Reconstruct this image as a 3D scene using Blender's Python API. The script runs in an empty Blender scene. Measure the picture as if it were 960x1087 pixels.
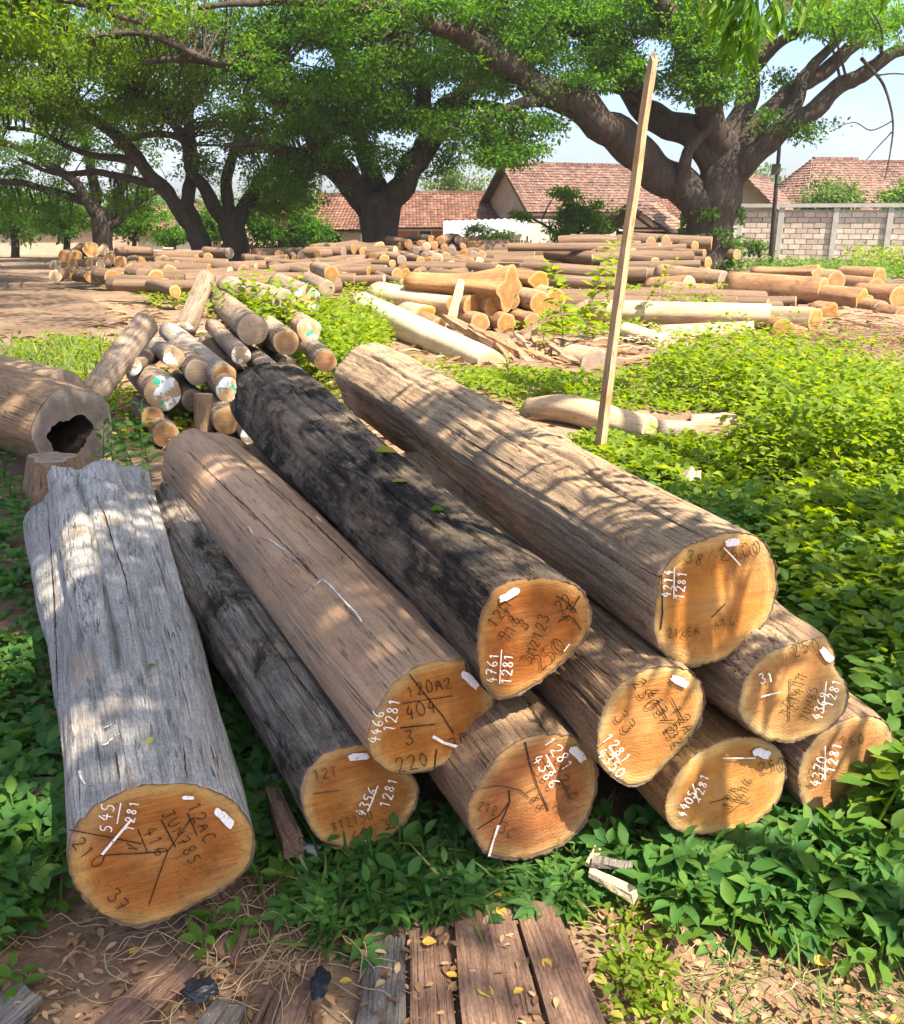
import bpy, bmesh, math, random
import numpy as np
from mathutils import Vector, Matrix, noise as mnoise
from mathutils.bvhtree import BVHTree

random.seed(7)
RNG = np.random.default_rng(11)
scene = bpy.context.scene
COL = scene.collection
PI = math.pi

# ------------------------------------------------------------------ camera
PW, PH, FPX = 960.0, 1087.0, 960.0
CX, CY = PW / 2, PH / 2
CAM_H = 1.4
PITCH = math.atan((CY - 225.0) / FPX)
cam_d = bpy.data.cameras.new('camera')
cam_d.sensor_fit = 'HORIZONTAL'
cam_d.sensor_width = 36.0
cam_d.lens = 36.0
cam_d.clip_start = 0.05
cam_d.clip_end = 3000
cam = bpy.data.objects.new('camera', cam_d)
cam.location = (0, 0, CAM_H)
cam.rotation_euler = (PI / 2 - PITCH, 0, 0)
COL.objects.link(cam)
scene.camera = cam

# ------------------------------------------------------------------ light
SUN_EL = math.radians(58)
SUN_AZ = Vector((0.72, -0.69)).normalized()            # horizontal direction towards the sun
SUN = Vector((SUN_AZ.x * math.cos(SUN_EL), SUN_AZ.y * math.cos(SUN_EL), math.sin(SUN_EL)))
sd = bpy.data.lights.new('sun', 'SUN')
sd.energy = 4.8
sd.angle = math.radians(0.5)
sd.color = (1.0, 0.89, 0.70)
so = bpy.data.objects.new('sun', sd)
so.rotation_euler = SUN.to_track_quat('Z', 'Y').to_euler()
so.location = SUN * 60
COL.objects.link(so)

world = bpy.data.worlds.new('World')
scene.world = world
world.use_nodes = True
nt = world.node_tree
bg = nt.nodes['Background']
sky = nt.nodes.new('ShaderNodeTexSky')
sky.sky_type = 'NISHITA'
sky.sun_disc = False
sky.sun_elevation = SUN_EL
sky.sun_rotation = math.atan2(SUN.x, SUN.y)
sky.air_density = 0.7
sky.dust_density = 3.0
sky.ozone_density = 3.0
tc = nt.nodes.new('ShaderNodeTexCoord')
mp = nt.nodes.new('ShaderNodeMapping')
mp.inputs['Scale'].default_value = (1.0, 1.0, 3.2)
ns = nt.nodes.new('ShaderNodeTexNoise')
ns.inputs['Scale'].default_value = 2.6
ns.inputs['Detail'].default_value = 6
ns.inputs['Roughness'].default_value = 0.55
rp = nt.nodes.new('ShaderNodeValToRGB')
rp.color_ramp.elements[0].position = 0.52
rp.color_ramp.elements[0].color = (0, 0, 0, 1)
rp.color_ramp.elements[1].position = 0.86
rp.color_ramp.elements[1].color = (0.85, 0.85, 0.85, 1)
mx = nt.nodes.new('ShaderNodeMix')
mx.data_type = 'RGBA'
mx.inputs[7].default_value = (3.6, 3.8, 4.0, 1)
nt.links.new(tc.outputs['Generated'], mp.inputs['Vector'])
nt.links.new(mp.outputs['Vector'], ns.inputs['Vector'])
nt.links.new(ns.outputs['Fac'], rp.inputs['Fac'])
nt.links.new(rp.outputs['Color'], mx.inputs[0])
nt.links.new(sky.outputs['Color'], mx.inputs[6])
nt.links.new(mx.outputs[2], bg.inputs['Color'])
bg.inputs['Strength'].default_value = 0.118

scene.view_settings.view_transform = 'Standard'
scene.view_settings.look = 'None'
scene.view_settings.gamma = 1
scene.view_settings.use_curve_mapping = False
scene.view_settings.exposure = 1.72
scene.cycles.max_bounces = 8
scene.cycles.transparent_max_bounces = 8

# ------------------------------------------------------------------ photo geometry helpers
cP, sP = math.cos(PITCH), math.sin(PITCH)


def ray(px, py):
    x = (px - CX) / FPX
    y = -(py - CY) / FPX
    return Vector((x, cP + y * sP, -sP + y * cP))


def gz(Y):
    return 0.0 if Y < 8 else -0.022 * (min(Y, 60) - 8)


def at_z(px, py, z):
    d = ray(px, py)
    t = (z - CAM_H) / d.z
    return Vector((d.x * t, d.y * t, z))


def at_y(px, py, Y):
    d = ray(px, py)
    t = Y / d.y
    return Vector((d.x * t, Y, CAM_H + d.z * t))


def at_g(px, py):
    d = ray(px, py)
    lo, hi = 0.5, 400.0
    for _ in range(45):
        m = (lo + hi) / 2
        if CAM_H + d.z * m / d.y > gz(m):
            lo = m
        else:
            hi = m
    return Vector((d.x * lo / d.y, lo, gz(lo)))


def to_px(x, y, z):
    dz = z - CAM_H
    f = y * cP - dz * sP
    return (CX + FPX * x / f, CY - FPX * (y * sP + dz * cP) / f)


def depth_of(p):
    return p.y * cP - (p.z - CAM_H) * sP


def mpp(p):                                             # metres per photo pixel at a point
    return depth_of(p) / FPX


# ------------------------------------------------------------------ object helpers
def tag(o, label=None, cat=None, group=None, kind=None):
    if label: o['label'] = label
    if cat: o['category'] = cat
    if group: o['group'] = group
    if kind: o['kind'] = kind
    return o


def empty(name, loc=(0, 0, 0), matrix=None):
    o = bpy.data.objects.new(name, None)
    o.empty_display_size = 0.1
    COL.objects.link(o)
    if matrix is not None:
        o.matrix_world = matrix
    else:
        o.location = loc
    return o


def link(name, me, parent=None, mats=None, loc=None, matrix=None):
    o = bpy.data.objects.new(name, me)
    COL.objects.link(o)
    if mats:
        for m in (mats if isinstance(mats, (list, tuple)) else [mats]):
            me.materials.append(m)
    if matrix is not None:
        o.matrix_world = matrix
    elif loc is not None:
        o.location = loc
    if parent is not None:
        o.parent = parent
    return o


def mesh(name, verts, faces, smooth=False, fmat=None):
    me = bpy.data.meshes.new(name)
    me.from_pydata([tuple(v) for v in verts], [], faces)
    if smooth:
        me.polygons.foreach_set('use_smooth', [True] * len(me.polygons))
    if fmat is not None:
        me.polygons.foreach_set('material_index', fmat)
    me.update()
    return me


def mesh_np(name, V, Fa, smooth=False):
    """V (n,3) array, Fa (m,k) array of equal-size faces"""
    me = bpy.data.meshes.new(name)
    n, m, k = len(V), len(Fa), Fa.shape[1]
    me.vertices.add(n)
    me.vertices.foreach_set('co', np.ascontiguousarray(V, dtype=np.float32).ravel())
    me.loops.add(m * k)
    me.loops.foreach_set('vertex_index', np.ascontiguousarray(Fa, dtype=np.int32).ravel())
    me.polygons.add(m)
    me.polygons.foreach_set('loop_start', np.arange(0, m * k, k, dtype=np.int32))
    me.polygons.foreach_set('loop_total', np.full(m, k, dtype=np.int32))
    if smooth:
        me.polygons.foreach_set('use_smooth', np.ones(m, dtype=bool))
    me.update(calc_edges=True)
    me.validate()
    return me


class Geo:
    """collects pieces of one mesh"""

    def __init__(self):
        self.v, self.f, self.m = [], [], []

    def add(self, vs, fs, mi=0):
        b = len(self.v)
        self.v.extend([tuple(v) for v in vs])
        self.f.extend([tuple(i + b for i in f) for f in fs])
        self.m.extend([mi] * len(fs))

    def box(self, c, s, rot=None, mi=0):
        c = Vector(c)
        vs = []
        for x in (-.5, .5):
            for y in (-.5, .5):
                for z in (-.5, .5):
                    p = Vector((x * s[0], y * s[1], z * s[2]))
                    if rot is not None: p = rot @ p
                    vs.append(c + p)
        self.add(vs, [(0, 1, 3, 2), (4, 6, 7, 5), (0, 4, 5, 1), (2, 3, 7, 6), (0, 2, 6, 4), (1, 5, 7, 3)], mi)

    def bar(self, a, b, w, h, mi=0):
        a, b = Vector(a), Vector(b)
        d = b - a
        q = d.to_track_quat('X', 'Z').to_matrix()
        self.box((a + b) / 2, (d.length, w, h), q, mi)

    def tube(self, pts, rad, seg=10, rough=0.0, cap=True, mi=0, freq=3.0):
        pts = [Vector(p) for p in pts]
        n = len(pts)
        rings = []
        side = None
        for i, p in enumerate(pts):
            t = (pts[min(i + 1, n - 1)] - pts[max(i - 1, 0)]).normalized()
            if side is None:
                side = t.cross(Vector((0.3, 0.9, 0.2)))
                if side.length < 1e-3: side = t.cross(Vector((1, 0, 0)))
            side = (side - t * side.dot(t)).normalized()
            up = t.cross(side)
            r = rad[i] if hasattr(rad, '__len__') else rad
            ring = []
            for k in range(seg):
                a = 2 * PI * k / seg
                dr = side * math.cos(a) + up * math.sin(a)
                rr = r
                if rough:
                    rr *= 1 + rough * mnoise.noise((p + dr * r) * freq / max(r * 4, .02)) 
                ring.append(p + dr * rr)
            rings.append(ring)
        vs = [v for r_ in rings for v in r_]
        fs = []
        for i in range(n - 1):
            for k in range(seg):
                k2 = (k + 1) % seg
                fs.append((i * seg + k, i * seg + k2, (i + 1) * seg + k2, (i + 1) * seg + k))
        if cap:
            fs.append(tuple(range(seg - 1, -1, -1)))
            fs.append(tuple((n - 1) * seg + k for k in range(seg)))
        self.add(vs, fs, mi)

    def build(self, name, parent=None, mats=None, smooth=False, **kw):
        me = mesh(name, self.v, self.f, smooth, self.m)
        return link(name, me, parent, mats, **kw)


def smooth_path(pts, rad, sub=5):
    """Catmull-Rom"""
    P = [Vector(p) for p in pts]
    op, orr = [], []
    n = len(P)
    for i in range(n - 1):
        p0, p1, p2, p3 = P[max(i - 1, 0)], P[i], P[i + 1], P[min(i + 2, n - 1)]
        for k in range(sub):
            t = k / sub
            op.append(0.5 * ((2 * p1) + (p2 - p0) * t + (2 * p0 - 5 * p1 + 4 * p2 - p3) * t * t
                             + (3 * p1 - p0 - 3 * p2 + p3) * t ** 3))
            orr.append(rad[i] * (1 - t) + rad[i + 1] * t)
    op.append(P[-1]); orr.append(rad[-1])
    return op, orr


# ------------------------------------------------------------------ materials
class NB:
    def __init__(self, name):
        self.mat = bpy.data.materials.new(name)
        self.mat.use_nodes = True
        self.nt = self.mat.node_tree
        self.nt.nodes.clear()
        self.out = self.nt.nodes.new('ShaderNodeOutputMaterial')

    def n(self, typ, **kw):
        nd = self.nt.nodes.new('ShaderNode' + typ)
        for k, v in kw.items(): setattr(nd, k, v)
        return nd

    def set(self, inp, v):
        if isinstance(v, bpy.types.NodeSocket):
            self.nt.links.new(v, inp)
        elif isinstance(v, (tuple, list)) and len(v) == 3 and inp.type == 'RGBA':
            inp.default_value = (*v, 1)
        else:
            inp.default_value = v

    def coord(self, which='Object', scale=(1, 1, 1), loc=(0, 0, 0), rot=(0, 0, 0), rnd=False):
        t = self.n('TexCoord')
        m = self.n('Mapping')
        m.inputs['Scale'].default_value = scale
        m.inputs['Location'].default_value = loc
        m.inputs['Rotation'].default_value = rot
        src = t.outputs[which]
        if rnd:
            oi = self.n('ObjectInfo')
            mu = self.n('Math', operation='MULTIPLY')
            self.set(mu.inputs[0], oi.outputs['Random']); mu.inputs[1].default_value = 37.0
            va = self.n('VectorMath', operation='ADD')
            self.set(va.inputs[0], src); self.set(va.inputs[1], mu.outputs[0])
            src = va.outputs[0]
        self.set(m.inputs['Vector'], src)
        return m.outputs['Vector']

    def noise(self, vec, scale=5, detail=6, rough=.6, dist=0):
        x = self.n('TexNoise')
        self.set(x.inputs['Vector'], vec)
        x.inputs['Scale'].default_value = scale
        x.inputs['Detail'].default_value = detail
        x.inputs['Roughness'].default_value = rough
        x.inputs['Distortion'].default_value = dist
        return x.outputs['Fac']

    def voro(self, vec, scale=5, feature='F1', out='Distance', rand=1):
        x = self.n('TexVoronoi', feature=feature)
        self.set(x.inputs['Vector'], vec)
        x.inputs['Scale'].default_value = scale
        x.inputs['Randomness'].default_value = rand
        return x.outputs[out]

    def ramp(self, fac, stops, interp='LINEAR'):
        x = self.n('ValToRGB')
        cr = x.color_ramp
        cr.interpolation = interp
        while len(cr.elements) < len(stops): cr.elements.new(0.5)
        for e, (p, c) in zip(cr.elements, stops):
            e.position = p
            e.color = (c, c, c, 1) if not hasattr(c, '__len__') else (*c, 1)
        self.set(x.inputs[0], fac)
        return x.outputs['Color']

    def mix(self, fac, a, b, blend='MIX'):
        x = self.n('Mix', data_type='RGBA', blend_type=blend)
        self.set(x.inputs[0], fac); self.set(x.inputs[6], a); self.set(x.inputs[7], b)
        return x.outputs[2]

    def math(self, op, a, b=0.0, c=None):
        x = self.n('Math', operation=op)
        self.set(x.inputs[0], a); self.set(x.inputs[1], b)
        if c is not None: self.set(x.inputs[2], c)
        return x.outputs[0]

    def hsv(self, col, h=.5, s=1.0, v=1.0):
        x = self.n('HueSaturation')
        self.set(x.inputs['Color'], col)
        self.set(x.inputs['Hue'], h); self.set(x.inputs['Saturation'], s); self.set(x.inputs['Value'], v)
        return x.outputs['Color']

    def bump(self, height, strength=.5, dist=.01, prev=None):
        x = self.n('Bump')
        self.set(x.inputs['Height'], height)
        x.inputs['Strength'].default_value = strength
        x.inputs['Distance'].default_value = dist
        if prev is not None: self.set(x.inputs['Normal'], prev)
        return x.outputs['Normal']

    def principled(self, col, rough=.8, normal=None, spec=.3, metal=0):
        p = self.n('BsdfPrincipled')
        self.set(p.inputs['Base Color'], col)
        self.set(p.inputs['Roughness'], rough)
        p.inputs['Specular IOR Level'].default_value = spec
        p.inputs['Metallic'].default_value = metal
        if normal is not None: self.set(p.inputs['Normal'], normal)
        return p.outputs['BSDF']

    def done(self, shader):
        self.set(self.out.inputs['Surface'], shader)
        return self.mat


def mat_plain(name, col, rough=.7, var=.25, scale=8, bump=.2, metal=0):
    b = NB(name)
    v = b.coord()
    n1 = b.noise(v, scale, 6, .65)
    c = b.mix(b.ramp(n1, [(.3, 0.0), (.7, 1.0)]), tuple(x * (1 - var) for x in col), tuple(min(1, x * (1 + var)) for x in col))
    return b.done(b.principled(c, rough, b.bump(n1, bump, .01), metal=metal))


def mat_log(name, dark, mid, light, patch=None, patch_lo=.52, patch_hi=.62, grain=1.0, bump=.7, rnd=False, crack=.6, gr_amt=1.0,
            patch2=None, blotch=2.2):
    """weathered log side; local X runs along the log"""
    b = NB(name)
    v1 = b.coord(scale=(1.1, 13, 13), rnd=rnd)
    v2 = b.coord(scale=(5.5, 105, 105), rnd=rnd)
    v3 = b.coord(scale=(.8, 1.6, 1.6), rnd=rnd)
    v4 = b.coord(scale=(.16, 11, 11), loc=(3, 1, 2), rnd=rnd)
    g1 = b.noise(v1, 2.6, 9, .70, .3)
    g2 = b.noise(v2, 1.8, 6, .72)
    g3 = b.noise(v3, blotch * 1.6, 11, .74, .5)
    g = b.math('ADD', b.math('MULTIPLY', g1, .42), b.math('MULTIPLY', g2, .58))
    col = b.ramp(g, [(.33, dark), (.48, mid), (.63, light)])
    gr = b.noise(b.coord(scale=(60, 150, 150), rnd=rnd), 1.5, 4, .7)
    col = b.mix(gr_amt, col, b.ramp(gr, [(.32, .70), (.5, 1.0), (.68, 1.28)]), 'MULTIPLY')
    tone = b.ramp(b.noise(v3, 1.3, 6, .65), [(.3, .66), (.7, 1.22)])
    col = b.mix(1.0, col, tone, 'MULTIPLY')
    if patch is not None:
        pf = b.math('ADD', b.math('MULTIPLY', g3, .68), b.math('MULTIPLY', g2, .32))
        col = b.mix(b.ramp(pf, [(patch_lo, 0.0), (patch_hi, 1.0)]), col, patch)
    if patch2 is not None:
        v5 = b.coord(scale=(.9, 2.2, 2.2), loc=(11, 5, 7), rnd=rnd)
        col = b.mix(b.ramp(b.noise(v5, 2.8, 10, .74), [(.55, 0.0), (.68, .75)]), col, patch2)
    # short dark dashes and pits in the weathered wood
    v6 = b.coord(scale=(5, 26, 26), loc=(2, 8, 1), rnd=rnd)
    pit = b.ramp(b.noise(v6, 1.5, 4, .6), [(.63, 0.0), (.70, 1.0)])
    col = b.mix(b.math('MULTIPLY', pit, .55), col, tuple(x * .4 for x in dark))
    cr = b.noise(v4, 4.0, 2, .5, .0)
    ck = b.ramp(b.math('ABSOLUTE', b.math('SUBTRACT', cr, .5)), [(.0, 0.0), (.010, 1.0)])   # thin checks along the grain
    gate = b.ramp(b.noise(v3, 3.1, 3, .5), [(.46, 1.0), (.56, 0.0)])
    ckm = b.math('MAXIMUM', ck, gate)
    col = b.mix(b.math('MULTIPLY', b.math('SUBTRACT', 1.0, ckm), crack), col, tuple(x * .25 for x in dark))
    nrm = b.bump(g, bump, .014 * grain)
    nrm = b.bump(ckm, crack, .006, nrm)
    nrm = b.bump(b.math('SUBTRACT', 1.0, pit), bump, .006, nrm)
    speck = b.noise(b.coord(scale=(30, 60, 60), rnd=rnd), 3, 3, .6)
    nrm = b.bump(speck, .35, .004, nrm)
    return b.done(b.principled(col, .92, nrm, .12))


def mat_cut(name, core, heart, outer, sap, rim, rnd=False, ring=1.0, marks=.85):
    """sawn end: local YZ plane, attribute rad = 0 at the pith, 1 at the edge"""
    b = NB(name)
    at = b.n('Attribute', attribute_name='rad')
    rad = at.outputs['Fac']
    v = b.coord(rnd=rnd)
    w = b.noise(v, 7, 4, .55)
    w2 = b.noise(b.coord(scale=(1, 1, 1), loc=(5, 2, 9), rnd=rnd), 17, 6, .65)
    rr = b.math('ADD', rad, b.math('MULTIPLY', b.math('SUBTRACT', w, .5), .30))
    rr = b.math('ADD', rr, b.math('MULTIPLY', b.math('SUBTRACT', w2, .5), .06))
    col = b.ramp(rr, [(.0, core), (.22, heart), (.55, outer), (.80, heart), (.895, sap), (.97, sap), (1.0, rim)])
    blot = b.ramp(w2, [(.3, .74), (.5, 1.0), (.72, 1.22)])
    col = b.mix(1.0, col, blot, 'MULTIPLY')
    rv = b.math('ADD', b.math('MULTIPLY', rad, 120.0), b.math('MULTIPLY', w, 60.0))
    rings = b.math('SINE', rv)
    col = b.mix(b.math('MULTIPLY', b.ramp(rings, [(.0, .0), (.5, .0), (1.0, .26 * ring)]), b.ramp(w, [(.35, .15), (.65, 1.0)])), col, tuple(x * .5 for x in heart))
    # fine radial checks and a grey weathered bloom
    sx = b.n('SeparateXYZ'); b.set(sx.inputs[0], b.coord())
    an = b.math('ARCTAN2', sx.outputs[1], sx.outputs[2])
    cb = b.n('CombineXYZ'); b.set(cb.inputs[0], b.math('MULTIPLY', an, 7.0)); b.set(cb.inputs[1], b.math('MULTIPLY', rad, 1.3)); b.set(cb.inputs[2], b.math('MULTIPLY', w, 1.2))
    rc = b.ramp(b.math('ABSOLUTE', b.math('SUBTRACT', b.noise(cb.outputs[0], 2.2, 3, .55), .5)), [(.0, 1.0), (.012, 0.0)])
    rg = b.ramp(b.noise(b.coord(loc=(1, 7, 3), rnd=rnd), 9, 3, .5), [(.5, 0.0), (.6, 1.0)])
    rcm = b.math('MULTIPLY', b.math('MULTIPLY', rc, rg), b.ramp(rad, [(.08, 0.0), (.2, .75), (.9, .7), (.97, 0.0)]))
    col = b.mix(rcm, col, tuple(x * .22 for x in outer))
    gy = b.ramp(b.noise(b.coord(loc=(8, 2, 5), rnd=rnd), 6, 7, .7), [(.50, 0.0), (.70, .5)])
    col = b.mix(gy, col, tuple(x * .5 + .06 for x in sap))
    # chainsaw marks: fine slanted streaks
    vs = b.coord(scale=(1, 4, 46), rot=(math.radians(32), 0, 0), rnd=rnd)
    sm = b.noise(vs, 2.4, 5, .6)
    col = b.mix(b.ramp(sm, [(.35, .34 * marks), (.55, 0.0)]), col, tuple(x * .35 for x in outer))
    col = b.mix(b.ramp(sm, [(.58, 0.0), (.75, .4 * marks)]), col, tuple(min(1, x * 1.25) for x in sap))
    oi = b.n('ObjectInfo')
    rv1 = b.math('MULTIPLY_ADD', oi.outputs['Random'], .008, .4955)
    rv2 = b.math('FRACT', b.math('MULTIPLY', oi.outputs['Random'], 7.31))
    col = b.hsv(col, rv1, b.math('MULTIPLY_ADD', rv2, .14, .88), b.math('MULTIPLY_ADD', b.math('FRACT', b.math('MULTIPLY', oi.outputs['Random'], 13.7)), .26, .74))
    nrm = b.bump(sm, .35, .004)
    nrm = b.bump(w2, .3, .003, nrm)
    nrm = b.bump(rings, .12, .002, nrm)
    nrm = b.bump(b.math('SUBTRACT', 1.0, rcm), .6, .004, nrm)
    return b.done(b.principled(col, .78, nrm, .2))


def mat_leaf(name, c1, c2, c3=None, trans=.4, rough=.5):
    b = NB(name)
    g = b.n('NewGeometry')
    r = g.outputs['Random Per Island']
    stops = [(.0, c1), (.75, c2)] + ([(1.0, c3)] if c3 else [])
    c = b.ramp(r, stops)
    n = b.noise(b.coord(), 30, 3, .6)
    c = b.mix(1.0, c, b.ramp(n, [(.3, .82), (.7, 1.15)]), 'MULTIPLY')
    p = b.principled(c, rough + .12, spec=.22)
    t = b.n('BsdfTranslucent')
    b.set(t.inputs['Color'], b.hsv(c, .485, 1.1, 1.9))
    m = b.n('MixShader')
    m.inputs[0].default_value = trans
    b.set(m.inputs[1], p); b.set(m.inputs[2], t.outputs[0])
    return b.done(m.outputs[0])


def mat_bark(name, dark, light, moss=None):
    b = NB(name)
    v = b.coord(scale=(1, 1, .45))
    n1 = b.noise(v, 3.5, 9, .7, .6)
    n2 = b.noise(v, 14, 6, .7)
    c = b.ramp(b.math('ADD', b.math('MULTIPLY', n1, .6), b.math('MULTIPLY', n2, .4)), [(.35, dark), (.62, light)])
    if moss:
        c = b.mix(b.ramp(b.noise(b.coord(), .9, 5, .6), [(.5, 0.0), (.62, .7)]), c, moss)
    nr = b.bump(n1, .9, .08)
    nr = b.bump(n2, .6, .03, nr)
    return b.done(b.principled(c, .9, nr, .15))


def mat_paint(name, col, gaps=True, rough=.6):
    b = NB(name)
    n = b.noise(b.coord(), 160, 4, .7)
    c = b.mix(b.ramp(n, [(.3, .6), (.55, 0.0)]), col, tuple(x * .72 for x in col))
    sh = b.principled(c, rough + .25, b.bump(n, .3, .001), .1)
    tr = b.n('BsdfTransparent')
    wear = b.math('ADD', b.math('MULTIPLY', b.noise(b.coord(), 190, 5, .75), .6), b.math('MULTIPLY', b.noise(b.coord(loc=(3, 3, 3)), 70, 3, .6), .4))
    m = b.n('MixShader')
    b.set(m.inputs[0], b.ramp(wear, [(.375, 0.0), (.44, 1.0)]))
    b.set(m.inputs[1], tr.outputs[0]); b.set(m.inputs[2], sh)
    return b.done(m.outputs[0])


M = {}
M['log_grey'] = mat_log('weathered grey log', (.13, .119, .110), (.335, .315, .295), (.52, .495, .465), patch=(.13, .108, .09), patch_lo=.575, patch_hi=.66,
                        patch2=(.42, .29, .185), crack=.8)
M['log_dark'] = mat_log('dark mottled log', (.05, .042, .036), (.18, .150, .124), (.38, .325, .27), patch=(.036, .029, .023), patch_lo=.50, patch_hi=.58, crack=.7, blotch=3.0)
M['log_brown'] = mat_log('smooth brown log', (.29, .18, .112), (.43, .272, .172), (.50, .33, .215), patch=(.30, .19, .122), patch_lo=.57, patch_hi=.72, gr_amt=.55,
                         patch2=(.52, .30, .16), bump=.3, crack=.75)
M['log_black'] = mat_log('sooty black log', (.04, .031, .025), (.15, .112, .082), (.31, .24, .175), patch=(.022, .019, .017), patch_lo=.465, patch_hi=.545, crack=.6, blotch=2.4,
                         patch2=(.30, .215, .145))
M['log_tan'] = mat_log('tan grey log', (.14, .092, .06), (.34, .235, .15), (.50, .36, .235), patch=(.14, .10, .072), patch_lo=.55, patch_hi=.66,
                       patch2=(.52, .33, .18), crack=.9)
M['log_umber'] = mat_log('umber log', (.12, .073, .043), (.28, .18, .11), (.42, .285, .18), patch=(.12, .082, .055), patch_lo=.55, patch_hi=.66, crack=.9)
M['log_orange'] = mat_log('orange peeled log', (.19, .095, .04), (.33, .18, .078), (.44, .27, .13), patch=(.20, .11, .055), crack=.6, bump=.45)
M['pole_brown'] = mat_log('pole bark brown', (.10, .07, .05), (.26, .185, .13), (.42, .33, .25), patch=(.09, .065, .05), patch_lo=.58, patch_hi=.7, rnd=True)
M['pole_grey'] = mat_log('pole bark grey', (.13, .11, .09), (.32, .265, .21), (.48, .42, .35), patch=(.14, .11, .09), patch_lo=.58, patch_hi=.7, rnd=True)
M['log_pale'] = mat_log('peeled pale log', (.30, .20, .12), (.48, .345, .215), (.61, .48, .33), patch=(.36, .21, .11), patch_lo=.55, patch_hi=.66, bump=.4, crack=.6, rnd=True)
M['log_cream'] = mat_log('cream peeled log', (.48, .36, .23), (.62, .50, .34), (.70, .60, .45), patch=(.46, .28, .14), patch_lo=.57, patch_hi=.68, bump=.4, crack=.6, patch2=(.66, .50, .32))
M['log_rust'] = mat_log('rusty brown log', (.16, .075, .035), (.33, .175, .09), (.46, .28, .16), patch=(.18, .10, .06), rnd=True)
M['plank'] = mat_log('old brown plank', (.065, .038, .028), (.165, .098, .070), (.27, .175, .125), patch=(.19, .105, .068), patch_lo=.56, patch_hi=.68, rnd=True, crack=.9)
M['plank_grey'] = mat_log('grey plank', (.06, .052, .047), (.16, .14, .125), (.27, .24, .215), patch=(.10, .075, .06), rnd=True, crack=.9)
M['pole_wood'] = mat_log('sawn pole', (.30, .17, .09), (.50, .31, .18), (.64, .44, .28), patch=(.36, .19, .10), bump=.4, crack=.6)
M['splint'] = mat_log('split kindling', (.34, .24, .14), (.55, .42, .27), (.68, .56, .40), rnd=True)
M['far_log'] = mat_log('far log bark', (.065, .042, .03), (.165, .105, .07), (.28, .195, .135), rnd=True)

ORANGE = dict(core=(.44, .21, .06), heart=(.39, .15, .030), outer=(.33, .105, .017), sap=(.45, .25, .075), rim=(.26, .18, .10))
OCHRE = dict(core=(.44, .24, .075), heart=(.41, .185, .045), outer=(.36, .14, .028), sap=(.46, .29, .105), rim=(.28, .20, .12))
M['cut_orange'] = mat_cut('orange sawn end', **ORANGE)
M['cut_ochre'] = mat_cut('ochre sawn end', **OCHRE)
M['cut_red'] = mat_cut('red orange sawn end', (.42, .19, .055), (.37, .135, .028), (.30, .09, .016), (.42, .22, .07), (.24, .16, .09))
M['cut_mid'] = mat_cut('small sawn end', (.42, .24, .10), (.42, .215, .075), (.36, .165, .05), (.46, .31, .15), (.28, .2, .13), rnd=True)
M['cut_pale'] = mat_cut('pale sawn end', (.52, .38, .24), (.55, .38, .22), (.5, .33, .18), (.6, .46, .3), (.3, .22, .15), rnd=True)
M['cut_grey'] = mat_cut('grey sawn end', (.26, .20, .15), (.30, .22, .165), (.27, .19, .14), (.33, .26, .20), (.2, .15, .11), rnd=True, marks=.3)
M['cut_gold'] = mat_cut('golden sawn end', (.45, .24, .065), (.44, .205, .045), (.38, .155, .028), (.50, .31, .105), (.36, .25, .13), rnd=True, marks=.4)


def mat_painted_end():
    b = NB('painted sawn end')
    v = b.coord(rnd=True)
    base = b.ramp(b.noise(v, 20, 5, .6), [(.3, (.30, .19, .10)), (.7, (.48, .33, .19))])
    w = b.ramp(b.noise(v, 11, 5, .6), [(.52, 0.0), (.56, 1.0)])
    g = b.ramp(b.noise(b.coord(loc=(4, 4, 4), rnd=True), 9, 4, .6), [(.57, 0.0), (.61, 1.0)])
    c = b.mix(g, base, (.03, .30, .20))
    c = b.mix(w, c, (.72, .74, .72))
    return b.done(b.principled(c, .6))


M['cut_painted'] = mat_painted_end()
M['chalk'] = mat_paint('white chalk paint', (.80, .79, .75))
M['ink'] = mat_paint('black marker ink', (.025, .016, .010))
M['ink_brown'] = mat_paint('faded marker ink', (.085, .05, .02))
M['tagwhite'] = mat_paint('white paint dab', (.82, .83, .84))
M['crack'] = mat_plain('dark drying crack', (.035, .018, .008), .95)
M['hole'] = mat_plain('rotten hollow', (.045, .028, .018), .95, .5, 14, .8)
M['bark_rim'] = mat_plain('bark edge', (.13, .09, .065), .9, .4, 30, .6)

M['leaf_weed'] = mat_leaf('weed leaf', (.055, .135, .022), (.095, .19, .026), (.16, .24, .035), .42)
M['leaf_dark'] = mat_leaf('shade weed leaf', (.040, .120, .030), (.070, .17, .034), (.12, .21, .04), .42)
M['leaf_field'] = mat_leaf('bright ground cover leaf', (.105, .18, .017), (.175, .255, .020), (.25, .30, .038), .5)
M['leaf_grass'] = mat_leaf('grass blade', (.08, .15, .03), (.14, .20, .05), (.30, .27, .11), .4)
M['leaf_tree'] = mat_leaf('rain tree leaf', (.042, .125, .014), (.075, .185, .020), (.135, .24, .026), .55)
M['leaf_tree2'] = mat_leaf('yellow green tree leaf', (.058, .135, .013), (.105, .195, .018), (.175, .245, .024), .55)
M['leaf_far'] = mat_leaf('far tree leaf', (.055, .115, .03), (.095, .165, .035), (.16, .21, .04), .4)
M['leaf_mango'] = mat_leaf('long bright leaf', (.06, .16, .018), (.11, .22, .02), (.17, .26, .025), .58, .35)
M['leaf_yellow'] = mat_leaf('fallen yellow leaf', (.50, .28, .04), (.55, .36, .07), (.38, .22, .07), .2)
M['leaf_olive'] = mat_leaf('fallen green yellow leaf', (.36, .36, .06), (.46, .42, .09), None, .25)
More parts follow.
